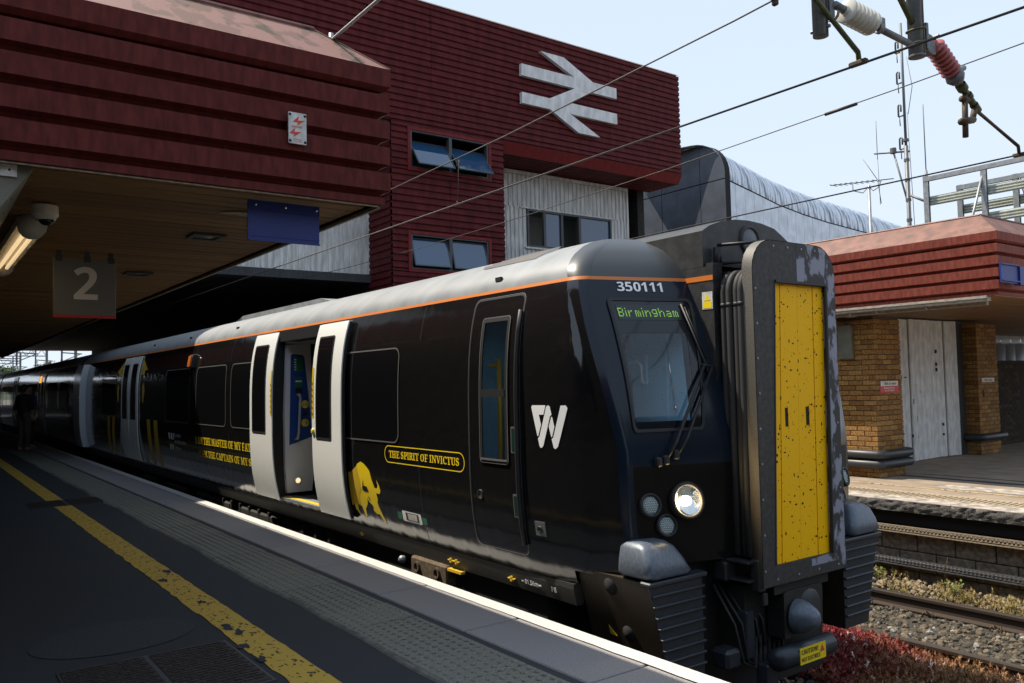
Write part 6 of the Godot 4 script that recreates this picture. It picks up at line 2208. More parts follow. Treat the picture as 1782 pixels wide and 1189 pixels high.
func build_wires() -> void:
	var bx := 5.12
	var dx := 7.55
	wire_through("contact wire of the near track, second from the top, held by the green arm", bx, [Vector2(14, 3.575), Vector2(-60, 3.575)], 0.0085)
	var cat := []
	for k in 15:
		var z := 8.0 - 3.0 * k
		cat.append(Vector2(z, 4.33 + (0.27 * pow((z + 11.5) / 9.0, 2) - 0.27 if z > -20 else 0.0)))
	wire_through("uppermost sagging wire crossing the white arrow sign", bx, cat, 0.007)
	wire_through("lowest wire, contact wire of the open track meeting the steel frame", dx, [Vector2(14, 3.325), Vector2(-60, 3.325)], 0.0075)
	cat = []
	for k in 15:
		var z := 8.0 - 3.0 * k
		cat.append(Vector2(z, 4.0 + (0.25 * pow((z + 13.0) / 10.0, 2) if z > -22 else 0.2)))
	var c := wire_through("thin wire with a dark splice, just under the pink insulator", dx, cat, 0.0055)
	var st := mb(true)
	tube(st, [Vector3(0, cat_y(-4.55) - 4, -4.45 + 3), Vector3(0, cat_y(-4.8) - 4, -4.8 + 3)], 0.017, 7)
	obj("splice", st, M.wire, c)
	var dr := thing("dropper_wire", "thin dropper hanging between the two wires in front of the red wall windows", "wire", Vector3(bx, 3.58, -8.0))
	st = mb(true)
	tube(st, [Vector3(0, 0, 0), Vector3(0.015, 0.2, 0.01), Vector3(0, 0.48, 0.05)], 0.0025, 5)
	tube(st, [Vector3(0, -0.02, -0.03), Vector3(0, 0.03, 0), Vector3(0, -0.01, 0.04)], 0.006, 5)
	tube(st, [Vector3(0, 0.44, 0.0), Vector3(0, 0.5, 0.05), Vector3(0, 0.44, 0.09)], 0.006, 5)
	obj("dropper", st, M.wire, dr)
	var gy := thing("canopy_stay", "pale stay wire running up from the ridge of the near canopy", "wire", Vector3(1.879, 3.416, -4.185))
	st = mb(true)
	tube(st, [Vector3.ZERO, Vector3(0.0, 0.03, 3.2)], 0.009, 6)
	tube(st, [Vector3(0, 0.04, -0.01), Vector3(0, -0.06, -0.01)], 0.014, 6)
	obj("stay", st, M.galv, gy)
	# drop tubes with their insulators and arms
	var z := -3.0
	var p1 := thing("drop_post", "thick grey drop post with two strap bands between the insulators", "post", Vector3(5.91, 3.8, z))
	st = mb(true)
	tube(st, [Vector3(0, 0, 0), Vector3(0.0, 2.3, 0)], 0.057, 18)
	lathe(st, [Vector2(0.06, 0), Vector2(0.06, 0.012)], Vector3(0, 0.0, 0), Vector3.UP, 18)
	obj("tube", st, M.ohl_grey, p1)
	st = mb(true)
	for y in [0.1, 0.2]:
		var loop := []
		for k in 19: loop.append(Vector3(cos(TAU * k / 18) * 0.064, y + 0.012 * cos(TAU * k / 18), sin(TAU * k / 18) * 0.064))
		tube(st, loop, 0.008, 6, false)
	obj("strap", st, M.bronze_green, p1)
	st = mb()
	bevel(st, Vector3(0.075, 0.16, 0.0), Vector3(0.03, 0.2, 0.1), 0.005)
	prism(st, PackedVector2Array([Vector2(0.09, 0.07), Vector2(0.17, 0.05), Vector2(0.22, 0.06), Vector2(0.22, 0.12), Vector2(0.18, 0.19), Vector2(0.09, 0.2)]), Transform3D.IDENTITY, -0.03, 0.03)
	tube(st, [Vector3(0.2, 0.17, -0.05), Vector3(0.24, 0.2, -0.05), Vector3(0.235, 0.2, 0.05)], 0.012, 6)
	obj("bracket", st, M.ohl_grey, p1)
	st = mb(true)
	tube(st, [Vector3(0.0, 0.2, 0), Vector3(-0.45, 0.62, 0)], 0.022, 8)
	obj("brace", st, M.bronze_green, p1)
	var p2 := thing("drop_post", "shorter grey drop post at the top edge, left of the white insulator", "post", Vector3(4.8, 3.715, z - 0.06))
	st = mb(true)
	tube(st, [Vector3(0, 0, 0), Vector3(0.0, 2.3, 0)], 0.05, 16)
	obj("tube", st, M.ohl_grey, p2)
	st = mb()
	bevel(st, Vector3(0.07, 0.19, 0.02), Vector3(0.05, 0.13, 0.07), 0.01)
	lathe(st, [Vector2(0.05, 0), Vector2(0.05, 0.03)], Vector3(0.09, 0.17, 0.02), Vector3(1, 0, 0), 12)
	tube(st, [Vector3(0, 0.05, -0.07), Vector3(0, 0.05, 0.07)], 0.012, 6)
	obj("bracket", st, M.ohl_grey, p2)
	var i1 := thing("insulator", "white ribbed insulator with a grey rod reaching the thick post", "insulator", Vector3(5.17, 3.905, z))
	var ax := Vector3(5.80, 3.88, 0) - Vector3(4.88, 3.935, 0)
	st = mb(true)
	tube(st, [Vector3(-0.29, 0.02, 0), Vector3(-0.16, 0.012, 0)], 0.026, 10)
	tube(st, [Vector3(0.17, -0.008, 0), Vector3(0.68, -0.03, 0)], 0.024, 10)
	lathe(st, [Vector2(0.04, 0), Vector2(0.04, 0.05)], Vector3(0.2, -0.01, 0), Vector3(1, 0, 0), 10)
	bevel(st, Vector3(0.27, 0.02, 0), Vector3(0.04, 0.1, 0.05), 0.01)
	obj("rod", st, M.ohl_grey, i1)
	st = mb(true)
	for k in 7: lathe(st, [Vector2(0.03, -0.016), Vector2(0.075, -0.012), Vector2(0.082, -0.004), Vector2(0.07, 0.006), Vector2(0.03, 0.02)], Vector3(-0.15 + k * 0.047, 0.012 - 0.0025 * k, 0), ax, 20)
	tube(st, [Vector3(-0.19, 0.013, 0), Vector3(0.18, -0.008, 0)], 0.03, 12)
	obj("sheds", st, M.insulator_white, i1)
	var i2 := thing("insulator", "pink ribbed insulator sloping down from the thick post to the grey ring", "insulator", Vector3(6.3, 3.865, z))
	var d2 := Vector3(6.47, 3.76, 0.0) - Vector3(6.14, 3.95, 0.0)
	var u2 := d2.normalized()
	st = mb(true)
	for k in 7: lathe(st, [Vector2(0.035, -0.014), Vector2(0.068, -0.01), Vector2(0.074, -0.002), Vector2(0.064, 0.008), Vector2(0.035, 0.018)], u2 * (-0.14 + k * 0.044), u2, 20)
	tube(st, [u2 * -0.19, u2 * 0.19], 0.036, 12)
	obj("sheds", st, M.insulator_red, i2)
	st = mb(true)
	lathe(st, [Vector2(0.03, 0.15), Vector2(0.06, 0.16), Vector2(0.07, 0.2), Vector2(0.05, 0.24), Vector2(0.03, 0.25)], Vector3.ZERO, u2, 18)
	tube(st, [u2 * 0.16 + Vector3(-0.02, 0.0, 0.03), u2 * 0.16 + Vector3(0.11, 0.06, 0.03)], 0.022, 9)
	obj("end_fitting", st, M.ohl_grey, i2)
	st = mb(true)
	tube(st, [u2 * 0.24, u2 * 0.3, u2 * 0.52], 0.026, 10)
	lathe(st, [Vector2(0.04, 0.28), Vector2(0.04, 0.34)], Vector3.ZERO, u2, 10)
	lathe(st, [Vector2(0.036, 0.4), Vector2(0.036, 0.44)], Vector3.ZERO, u2, 10)
	lathe(st, [Vector2(0.032, 0.52), Vector2(0.03, 0.6), Vector2(0.0, 0.6)], Vector3.ZERO, u2, 10)
	obj("registration_tube", st, M.bronze_green, i2)
	var ra := thing("registration_arm", "rusty dropper bracket and thin arm reaching the lowest wire", "bracket", Vector3(6.61, 3.62, z))
	st = mb(true)
	tube(st, [Vector3(0, 0.03, 0), Vector3(-0.02, -0.3, 0)], 0.022, 10)
	tube(st, [Vector3(-0.05, -0.005, 0), Vector3(0.05, 0.005, 0)], 0.026, 8)
	obj("dropper_bracket", st, M.ohl_rust, ra)
	st = mb(true)
	tube(st, [Vector3(-0.08, -0.19, 0), Vector3(0.12, -0.14, 0)], 0.028, 8)
	tube(st, [Vector3(0.1, -0.15, 0), Vector3(0.16, -0.04, 0)], 0.024, 8)
	tube(st, [Vector3(0.15, -0.05, 0), Vector3(0.2, -0.06, 0), Vector3(0.9, -0.23, 0), Vector3(0.91, -0.29, 0)], 0.014, 8)
	obj("steady_arm", st, M.ohl_rust, ra)
	st = mb()
	bevel(st, Vector3(0.94, -0.295, 0), Vector3(0.04, 0.03, 0.12), 0.006)
	obj("wire_clamp", st, M.ohl_rust, ra)
	var sa := thing("steady_arm", "greenish steady arm slanting down to a clamp on the contact wire", "bracket", Vector3(4.64, 3.9, z))
	st = mb(true)
	tube(st, [Vector3(-0.5, 0.28, 0), Vector3(0, 0.02, 0), Vector3(0.49, -0.235, 0), Vector3(0.5, -0.3, 0)], 0.018, 9)
	obj("arm", st, M.bronze_green, sa)
	st = mb()
	bevel(st, Vector3(0.49, -0.31, 0), Vector3(0.04, 0.035, 0.13), 0.008)
	obj("wire_clamp", st, M.ohl_rust, sa)
	var fb := thing("wire_fitting", "small dark fitting hanging at the very top, over the sky", "bracket", Vector3(4.23, 3.79, z))
	st = mb()
	bevel(st, Vector3(0, 0.02, 0), Vector3(0.06, 0.04, 0.05), 0.008); bevel(st, Vector3(0.01, -0.015, 0), Vector3(0.03, 0.04, 0.04), 0.008)
	tube(st, [Vector3(0, 0.02, 0), Vector3(0.0, 0.5, 0)], 0.012, 6)
	obj("fitting", st, M.ohl_rust, fb)

func cat_y(z: float) -> float:
	return 4.0 + 0.25 * pow((z + 13.0) / 10.0, 2)

# ------------------------------------------------------------------ things above the far canopy
func build_roof_masts() -> void:
	var o := thing("steel_frame", "galvanised steel frame with pale corrugated rails above the far canopy", "frame", Vector3(15, 3.5, -6.5))
	var st: SurfaceTool
	for q in [[-7.56, 5.1, 15.0], [-7.25, 4.95, 15.6], [-6.56, 5.06, 15.0], [-6.3, 4.95, 15.6], [-5.2, 5.06, 15.0], [-4.4, 4.95, 15.6]]:
		st = mb()
		mm(st, Vector3(q[2] - 0.03, 3.5, q[0] - 0.045), Vector3(q[2] + 0.03, q[1], q[0] - 0.035))
		mm(st, Vector3(q[2] - 0.03, 3.5, q[0] - 0.035), Vector3(q[2] - 0.02, q[1], q[0] + 0.045))
		mm(st, Vector3(q[2] + 0.02, 3.5, q[0] - 0.035), Vector3(q[2] + 0.03, q[1], q[0] + 0.045))
		obj("upright", st, M.galv, o)
	for q in [[5.07, 15.0, -7.6, -3.0], [4.93, 15.6, -7.3, -3.0]]:
		st = mb()
		mm(st, Vector3(q[1] - 0.035, q[0], q[2]), Vector3(q[1] + 0.035, q[0] + 0.012, q[3])); mm(st, Vector3(q[1] - 0.035, q[0] - 0.055, q[2]), Vector3(q[1] - 0.025, q[0], q[3])); mm(st, Vector3(q[1] - 0.035, q[0] - 0.067, q[2]), Vector3(q[1] + 0.035, q[0] - 0.055, q[3]))
		obj("top_rail", st, M.galv, o)
	for q in [[15.0, -6.58, 14.6, -6.78], [15.6, -6.25, 16.0, -6.05]]:
		st = mb(true)
		tube(st, [Vector3(q[0], 4.93, q[1]), Vector3(q[2], 3.5, q[3])], 0.022, 8)
		obj("brace", st, M.galv, o)
	for q in [[4.57, 15.06, -7.55, -3.0], [4.43, 15.66, -7.25, -3.0], [4.1, 15.06, -6.7, -3.0]]:
		st = mb()
		var pts := []
		for k in 7:
			pts.append(Vector3(q[1] - (0.02 if k % 2 else 0.0), q[0] + 0.16 - k * 0.026, q[2]))
			pts.append(Vector3(q[1] - (0.02 if k % 2 else 0.0), q[0] + 0.16 - k * 0.026 - 0.016, q[2]))
		run(st, pts, Vector3(0, 0, q[3] - q[2]), true)
		obj("corrugated_rail", st, M.pale_sheet, o)
	shift(o)
	var m := thing("aerial_mast", "tall dark lattice of stacked aerials on one mast above the silver building", "aerial", Vector3(18, 3, -9.48))
	st = mb(true)
	tube(st, [Vector3(0, -3, 0), Vector3(0, 3.6, 0)], 0.045, 9); tube(st, [Vector3(0, 3.6, 0), Vector3(0, 6.4, 0)], 0.03, 8)
	for k in 5: lathe(st, [Vector2(0.06, 0), Vector2(0.06, 0.06)], Vector3(0, 1.9 + k * 0.45, 0), Vector3.UP, 9)
	obj("pole", st, M.ohl_grey, m)
	st = mb(true)
	for y in [5.75, 5.05, 4.3, 3.55]:
		tube(st, [Vector3(0, y, 0), Vector3(0, y, -0.14)], 0.018, 6)
		tube(st, [Vector3(0, y, -0.14), Vector3(0, y + 0.24, -0.14), Vector3(0, y + 0.27, -0.11), Vector3(0, y + 0.24, -0.08), Vector3(0, y + 0.1, -0.08)], 0.022, 6)
		tube(st, [Vector3(0, y, -0.12), Vector3(0, y - 0.22, -0.11)], 0.012, 5)
	obj("folded_dipole", st, M.ohl_grey, m)
	st = mb(true)
	tube(st, [Vector3(0, 3.46, 0.08), Vector3(0, 3.6, -0.75)], 0.022, 6)
	tube(st, [Vector3(0, 3.55, -0.3), Vector3(0, 2.25, 0)], 0.022, 6)
	tube(st, [Vector3(0, 2.5, 0), Vector3(0.0, 2.2, 0.5)], 0.03, 6)
	lathe(st, [Vector2(0.07, 0), Vector2(0.07, 0.12)], Vector3(0, 3.5, -0.3), Vector3.UP, 8)
	obj("side_arm", st, M.ohl_grey, m)
	st = mb(true)
	tube(st, [Vector3(0, 3.45, -0.68), Vector3(0, 4.35, -0.68)], 0.008, 5); tube(st, [Vector3(0, 3.6, -0.68), Vector3(0, 2.4, -0.66)], 0.006, 5)
	tube(st, [Vector3(0, 1.4, 0.12), Vector3(0, 4.35, 0.06)], 0.007, 5); tube(st, [Vector3(0, 5.6, 0.1), Vector3(0, 4.9, 0.2), Vector3(0, 4.3, 0.08)], 0.008, 5)
	tube(st, [Vector3(0, 2.9, 0.42), Vector3(0, 4.42, 0.42)], 0.012, 5); tube(st, [Vector3(0, 2.1, 0.45), Vector3(0, 2.95, 0.42)], 0.03, 6)
	obj("whip", st, M.ohl_grey, m)
	var y := thing("tv_aerial", "small television aerial on a pale pole beside the silver roof", "aerial", Vector3(18, 3, -10.4))
	st = mb(true)
	tube(st, [Vector3(0, -3, 0), Vector3(0, 2.9, 0)], 0.035, 8)
	obj("pole", st, M.galv, y)
	st = mb(true)
	tube(st, [Vector3(0, 3.1, -0.98), Vector3(0, 2.93, 0.6)], 0.012, 5)
	for k in 9: tube(st, [Vector3(-0.16, 3.08 - k * 0.014, -0.9 + k * 0.135), Vector3(0.16, 3.08 - k * 0.014, -0.9 + k * 0.135)], 0.008, 5)
	for q in [[0.55, -0.35], [0.55, 0.4]]: tube(st, [Vector3(-0.15, 2.95, 0.3), Vector3(-0.1, 2.95 + q[0] * (1 if q[1] < 0 else -1), 0.3 + q[1] * (1 if q[1] < 0 else 0.1))], 0.008, 5)
	tube(st, [Vector3(0, 2.88, 0), Vector3(0, 2.75, 0.1), Vector3(0, 2.82, 0.25), Vector3(0, 2.95, 0.3)], 0.012, 5)
	tube(st, [Vector3(0, 2.88, 0), Vector3(0, 2.75, -0.15), Vector3(0, 2.85, -0.4), Vector3(0, 3.02, -0.4)], 0.012, 5)
	obj("aerial_array", st, M.ohl_grey, y)

# ------------------------------------------------------------------ small things fixed to the canopies and piers
func build_fittings() -> void:
	var st := mb()
	# tube light, lit
	var o := thing("tube_light", "lit tube light under the boarded soffit beside the camera dome", "light", Vector3(0.558, 2.430, -6.138))
	o.scale = Vector3.ONE * 0.93
	mm(st, Vector3(-0.075, 0.0, -0.95), Vector3(0.075, 0.055, 0.95))
	obj("housing", st, M.lamp_case, o)
	st = mb(true)
	for z in [-0.95, 0.95]: lathe(st, [Vector2(0.0, -0.045), Vector2(0.075, -0.04), Vector2(0.078, 0.03), Vector2(0, 0.03)], Vector3(0, 0.0, z), Vector3(0, 0, 1), 14)
	obj("end_cap", st, M.lamp_case, o)
	st = mb(true)
	for x in [-0.025, 0.025]: tube(st, [Vector3(x, -0.02, -0.88), Vector3(x, -0.02, 0.88)], 0.013, 8)
	obj("lamp_tube", st, M.tube_glow, o)
	st = mb(true)
	var prof := []
	for k in 9:
		var a := PI * k / 8
		prof.append(Vector3(cos(a) * 0.072, 0.0 - sin(a) * 0.062, -0.9))
	run(st, prof, Vector3(0, 0, 1.8), true)
	obj("lamp_diffuser", st, M.diffuser, o)
	st = mb()
	for z in [-0.55, 0.0, 0.55]: bevel(st, Vector3(0.073, -0.01, z), Vector3(0.015, 0.03, 0.04), 0.004)
	obj("clip", st, M.dark_metal, o)
	var al := AreaLight3D.new()
	al.name = "tube_glow"
	al.area_size = Vector2(0.12, 1.7)
	al.light_energy = 0.05
	al.light_color = Color(1.0, 0.82, 0.58)
	al.shadow_enabled = true
	al.area_range = 30.0
	add_child(al)
	al.transform = Transform3D(Basis(Vector3(1, 0, 0), Vector3(0, 0, -1), Vector3(0, 1, 0)), Vector3(0.558, 2.360, -6.138))
	# camera dome
	o = thing("camera_dome", "cream security camera dome fixed to the boarded soffit", "security camera", Vector3(0.577, 2.476, -4.883))
	o.scale = Vector3.ONE * 0.8
	st = mb(true)
	lathe(st, [Vector2(0.078, 0.0), Vector2(0.08, -0.06), Vector2(0.078, -0.066), Vector2(0.07, -0.07), Vector2(0.062, -0.09), Vector2(0.05, -0.095)].map(func(v): return Vector2(v.x, -v.y)), Vector3.ZERO, Vector3.DOWN, 24)
	obj("housing", st, M.camera_white, o)
	st = mb(true)
	var pr := []
	for k in 6: pr.append(Vector2(cos(PI / 2 * k / 5) * 0.048, 0.093 + sin(PI / 2 * k / 5) * 0.035))
	lathe(st, pr, Vector3(0.008, 0, 0.008), Vector3.DOWN, 20)
	obj("dome", st, M.train_glass, o)
	# grey duct
	o = thing("duct_box", "dull grey boxed duct with a white end plate under the canopy edge", "duct", Vector3(0.186, 2.356, -4.929))
	o.scale = Vector3.ONE * 0.93
	st = mb()
	prism(st, PackedVector2Array([Vector2(-0.5, -0.1), Vector2(0.12, -0.1), Vector2(0.27, 0.128), Vector2(-0.5, 0.128)]), Transform3D.IDENTITY, -1.6, 0.94)
	obj("casing", st, M.box_grey, o)
	st = mb()
	mm(st, Vector3(-0.5, 0.07, 0.94), Vector3(0.2, 0.125, 0.955))
	obj("end_plate", st, M.sign_white, o)
	st = mb(true)
	for q in [[0.13, 0.1, 0.955], [0.17, 0.1, 0.955]]: lathe(st, [Vector2(0.006, 0), Vector2(0, 0.004)], Vector3(q[0], q[1], q[2]), Vector3(0, 0, 1), 8)
	for k in 5: lathe(st, [Vector2(0.008, 0), Vector2(0, 0.005)], Vector3(0.2, 0.02, 0.7 - k * 0.4), Vector3(0.8, -0.5, 0), 8)
	obj("screw", st, M.dark_metal, o)
	# recessed downlights
	for q in [[1.66, -5.81, "square recessed downlight in the soffit behind the blue board"], [1.67, -7.93, "smaller recessed downlight in the soffit beyond the platform number"], [1.67, -10.4, "faint third recessed downlight deep under the canopy"]]:
		o = thing("downlight", q[2], "light", Vector3(q[0] * 0.93, 2.4775, q[1] * 0.93))
		st = mb()
		ring(st, -0.1, -0.1, 0.1, 0.1, 0.03, -0.006, 0.006)
		var rp := obj("bezel", st, M.frame_dark, o, Transform3D(Basis(Vector3.RIGHT, PI / 2), Vector3.ZERO))
		st = mb(true)
		lathe(st, [Vector2(0.075, 0.0), Vector2(0.05, -0.004), Vector2(0.03, 0.006), Vector2(0, 0.01)], Vector3(0, 0.003, 0), Vector3.DOWN, 18)
		obj("reflector", st, M.lens_grey, o)
	# platform number sign
	o = thing("platform_sign", "grey hanging platform sign with a white figure 2 and red foot", "sign", Vector3(1.009, 2.0486, -6.417))
	o.scale = Vector3.ONE * 1.097
	st = mb()
	bevel(st, Vector3(0, 0.165, -0.012), Vector3(0.36, 0.38, 0.022), 0.003)
	obj("panel", st, M.sign_grey, o)
	st = mb()
	mm(st, Vector3(-0.18, -0.026, -0.023), Vector3(0.18, -0.008, 0.0005))
	obj("red_foot", st, M.sign_red, o)
	words("figure", "2", 0.205, "Droid Sans", true, M.sign_number, Transform3D(Basis.IDENTITY, Vector3(-0.078, 0.19, 0.0)), o, 0.002, 1.0)
	for x in [-0.15, 0.01, 0.15]:
		st = mb()
		mm(st, Vector3(x - 0.014, 0.33, -0.02), Vector3(x + 0.014, 0.54, -0.008)); mm(st, Vector3(x - 0.02, 0.33, -0.026), Vector3(x + 0.02, 0.37, 0.002))
		obj("hanger", st, M.frame_dark, o)
	# blank blue boards
	o = thing("blue_board", "blank blue board fixed under the front edge of the near canopy", "sign", Vector3(1.600, 2.365, -4.185))
	o.scale = Vector3.ONE * 0.93
	st = mb()
	mm(st, Vector3(-0.208, -0.11, -0.01), Vector3(0.208, 0.105, 0.0)); mm(st, Vector3(-0.208, -0.085, 0.0), Vector3(0.208, -0.079, 0.004)); mm(st, Vector3(-0.208, -0.112, 0), Vector3(0.208, -0.104, 0.012))
	mm(st, Vector3(-0.208, 0.06, 0.0), Vector3(0.208, 0.066, 0.006)); mm(st, Vector3(-0.208, 0.066, 0.004), Vector3(0.208, 0.115, 0.008))
	obj("board", st, M.sign_blue, o)
	st = mb(true)
	for x in [-0.17, 0.0, 0.185]: lathe(st, [Vector2(0.009, 0), Vector2(0.009, 0.008), Vector2(0, 0.014)], Vector3(x, 0.088, 0.008), Vector3(0.4, 0.4, 1), 8)
	obj("wing_nut", st, M.chrome, o)
	o = thing("blue_board", "small blue box sign fixed at the corner of the far canopy", "sign", Vector3(11.0, 2.71, -4.62))
	st = mb()
	mm(st, Vector3(-0.27, -0.12, -0.06), Vector3(0.2, 0.12, -0.04)); mm(st, Vector3(0.2, -0.13, -0.1), Vector3(0.34, 0.1, -0.02)); mm(st, Vector3(-0.27, 0.1, -0.04), Vector3(0.2, 0.115, -0.02)); mm(st, Vector3(-0.27, -0.1, -0.04), Vector3(0.2, -0.085, -0.02))
	obj("board", st, M.sign_blue, o, Transform3D(Basis(Vector3.UP, 0.0), Vector3(-0.02, 0, 0.12)))
	# danger plates
	danger(Vector3(1.572, 2.799, -3.926), 0.93, "white danger plate with two red lightning flashes on the near fascia")
	danger(Vector3(11.24, 2.77, -4.632), 0.75, "small cream warning plate on the end of the far canopy")
	# notices beside the sliding door
	o = thing("door_notice", "white and red notice about the door on the wide brick pier", "sign", Vector3(11.78, 1.32, -6.625))
	st = mb()
	prism(st, rrect(-0.235, 0.01, 0.235, 0.085, 0.012), Transform3D.IDENTITY, -0.002, 0.006)
	obj("white_panel", st, M.sign_white, o)
	st = mb()
	mm(st, Vector3(-0.255, -0.085, -0.002), Vector3(0.255, 0.008, 0.005))
	obj("red_panel", st, M.sign_red, o)
	words("print", "Slide to open", 0.038, "Droid Sans", true, M.ink_black, Transform3D(Basis.IDENTITY, Vector3(-0.15, 0.048, 0.006)), o, 0.002)
	words("print", "Doorway to be kept", 0.022, "Droid Sans", true, M.sign_white, Transform3D(Basis.IDENTITY, Vector3(-0.155, -0.018, 0.005)), o, 0.002)
	words("print", "clear at all times", 0.022, "Droid Sans", true, M.sign_white, Transform3D(Basis.IDENTITY, Vector3(-0.13, -0.055, 0.005)), o, 0.002)
	o = thing("door_notice", "small white notice on the narrow brick pier", "sign", Vector3(16.2, 1.36, -7.195))
	st = mb()
	prism(st, rrect(-0.24, -0.035, 0.24, 0.035, 0.015), Transform3D.IDENTITY, -0.002, 0.006)
	obj("white_panel", st, M.sign_white, o)
	words("print", "Slide to open", 0.036, "Droid Sans", true, M.ink_black, Transform3D(Basis.IDENTITY, Vector3(-0.15, 0.0, 0.006)), o, 0.002)
	st = mb()
	prism(st, PackedVector2Array([Vector2(-0.2, -0.01), Vector2(-0.18, -0.02), Vector2(-0.18, 0.0)]), Transform3D.IDENTITY, 0.006, 0.008)
	obj("pointer", st, M.ink_black, o)
	o = thing("wall_box", "narrow grey box high on the side of the wide brick pier", "box", Vector3(11.38, 2.0, -7.05))
	st = mb()
	bevel(st, Vector3(0, 0, 0), Vector3(0.08, 0.5, 0.22), 0.008)
	obj("casing", st, M.box_grey, o)
	o = thing("lock_slot", "dark slot plate on the narrow brick pier under its notice", "lock", Vector3(16.0, 1.12, -7.19))
	st = mb()
	bevel(st, Vector3.ZERO, Vector3(0.03, 0.13, 0.012), 0.003)
	obj("plate", st, M.ink_black, o)

func danger(at: Vector3, k: float, label: String) -> void:
	var o := thing("danger_plate", label, "sign", at)
	var st := mb()
	prism(st, rrect(-0.05 * k, -0.085 * k, 0.05 * k, 0.085 * k, 0.004), Transform3D.IDENTITY, -0.004, 0.004)
	obj("plate", st, M.sign_white, o)
	st = mb()
	for q in [Vector2(0.008, 0.035), Vector2(-0.012, -0.03)]:
		var p := PackedVector2Array()
		for v in [Vector2(0.0, 0.033), Vector2(-0.035, -0.002), Vector2(-0.005, -0.004), Vector2(-0.012, -0.02), Vector2(0.034, 0.012), Vector2(-0.006, 0.008)]: p.append((v + q) * k)
		prism(st, p, Transform3D.IDENTITY, 0.004, 0.0055)
	obj("flash", st, M.ink_red, o)
	words("print", "DANGER", 0.0105 * k, "Droid Sans", true, M.ink_red, Transform3D(Basis.IDENTITY, Vector3(-0.033 * k, 0.007 * k, 0.004)), o, 0.0015)
	words("print", "OVERHEAD", 0.007 * k, "Droid Sans", false, M.ink_red, Transform3D(Basis.IDENTITY, Vector3(-0.025 * k, -0.062 * k, 0.004)), o, 0.0015)
	words("print", "LIVE WIRES", 0.007 * k, "Droid Sans", false, M.ink_red, Transform3D(Basis.IDENTITY, Vector3(-0.026 * k, -0.073 * k, 0.004)), o, 0.0015)
	st = mb(true)
	for c in [[-1, -1], [1, -1], [-1, 1], [1, 1]]: lathe(st, [Vector2(0.008 * k, 0), Vector2(0.006 * k, 0.004), Vector2(0, 0.006)], Vector3(0.042 * c[0] * k, 0.072 * c[1] * k, 0.004), Vector3(0, 0, 1), 9)
	obj("screw", st, M.dark_metal, o)

# ------------------------------------------------------------------ people on the dark platform
func figure(st: SurfaceTool, bones: Array, lo: Vector3, hi: Vector3, cell: float) -> void:    # bones: [a, b, ra, rb]; one smooth skin over all of them
	var n := Vector3i(((hi - lo) / cell).ceil()) + Vector3i.ONE
	var f := PackedFloat32Array()
	f.resize(n.x * n.y * n.z)
	f.fill(1.0)
	var id := func(x: int, y: int, z: int) -> int: return (z * n.y + y) * n.x + x
	for z in n.z:
		for y in n.y:
			for x in n.x:
				var p := lo + Vector3(x, y, z) * cell
				var s := 0.0
				for b in bones:
					var ab: Vector3 = b[1] - b[0]
					var t := clampf((p - b[0]).dot(ab) / maxf(ab.length_squared(), 1e-6), 0, 1)
					var d: float = p.distance_to(b[0] + ab * t) - lerpf(b[2], b[3], t)
					if d < 0.25: s += exp(-d * 45.0)
				f[id.call(x, y, z)] = -log(maxf(s, 1e-9)) / 45.0
	var where := {}
	for z in n.z - 1:
		for y in n.y - 1:
			for x in n.x - 1:
				var sum := Vector3.ZERO
				var c := 0
				for e in [[0, 0, 0, 1, 0, 0], [0, 1, 0, 1, 1, 0], [0, 0, 1, 1, 0, 1], [0, 1, 1, 1, 1, 1], [0, 0, 0, 0, 1, 0], [1, 0, 0, 1, 1, 0], [0, 0, 1, 0, 1, 1], [1, 0, 1, 1, 1, 1], [0, 0, 0, 0, 0, 1], [1, 0, 0, 1, 0, 1], [0, 1, 0, 0, 1, 1], [1, 1, 0, 1, 1, 1]]:
					var a := f[id.call(x + e[0], y + e[1], z + e[2])]
					var b := f[id.call(x + e[3], y + e[4], z + e[5])]
					if (a < 0) != (b < 0):
						sum += Vector3(e[0], e[1], e[2]).lerp(Vector3(e[3], e[4], e[5]), a / (a - b))
						c += 1
				if c: where[Vector3i(x, y, z)] = lo + (Vector3(x, y, z) + sum / c) * cell
	for z in range(1, n.z - 1):
		for y in range(1, n.y - 1):
			for x in range(1, n.x - 1):
				var a := f[id.call(x, y, z)]
				for ax in 3:
					var q := Vector3i(x, y, z)
					var e := q
					e[ax] += 1
					var b := f[id.call(e.x, e.y, e.z)]
					if (a < 0) == (b < 0): continue
					var u := Vector3i.ZERO
					var v := Vector3i.ZERO
					u[(ax + 1) % 3] = 1
					v[(ax + 2) % 3] = 1
					var k := [q - u - v, q - v, q, q - u]
					if not (where.has(k[0]) and where.has(k[1]) and where.has(k[2]) and where.has(k[3])): continue
					if a < 0: quad(st, where[k[0]], where[k[1]], where[k[2]], where[k[3]])
					else: quad(st, where[k[3]], where[k[2]], where[k[1]], where[k[0]])

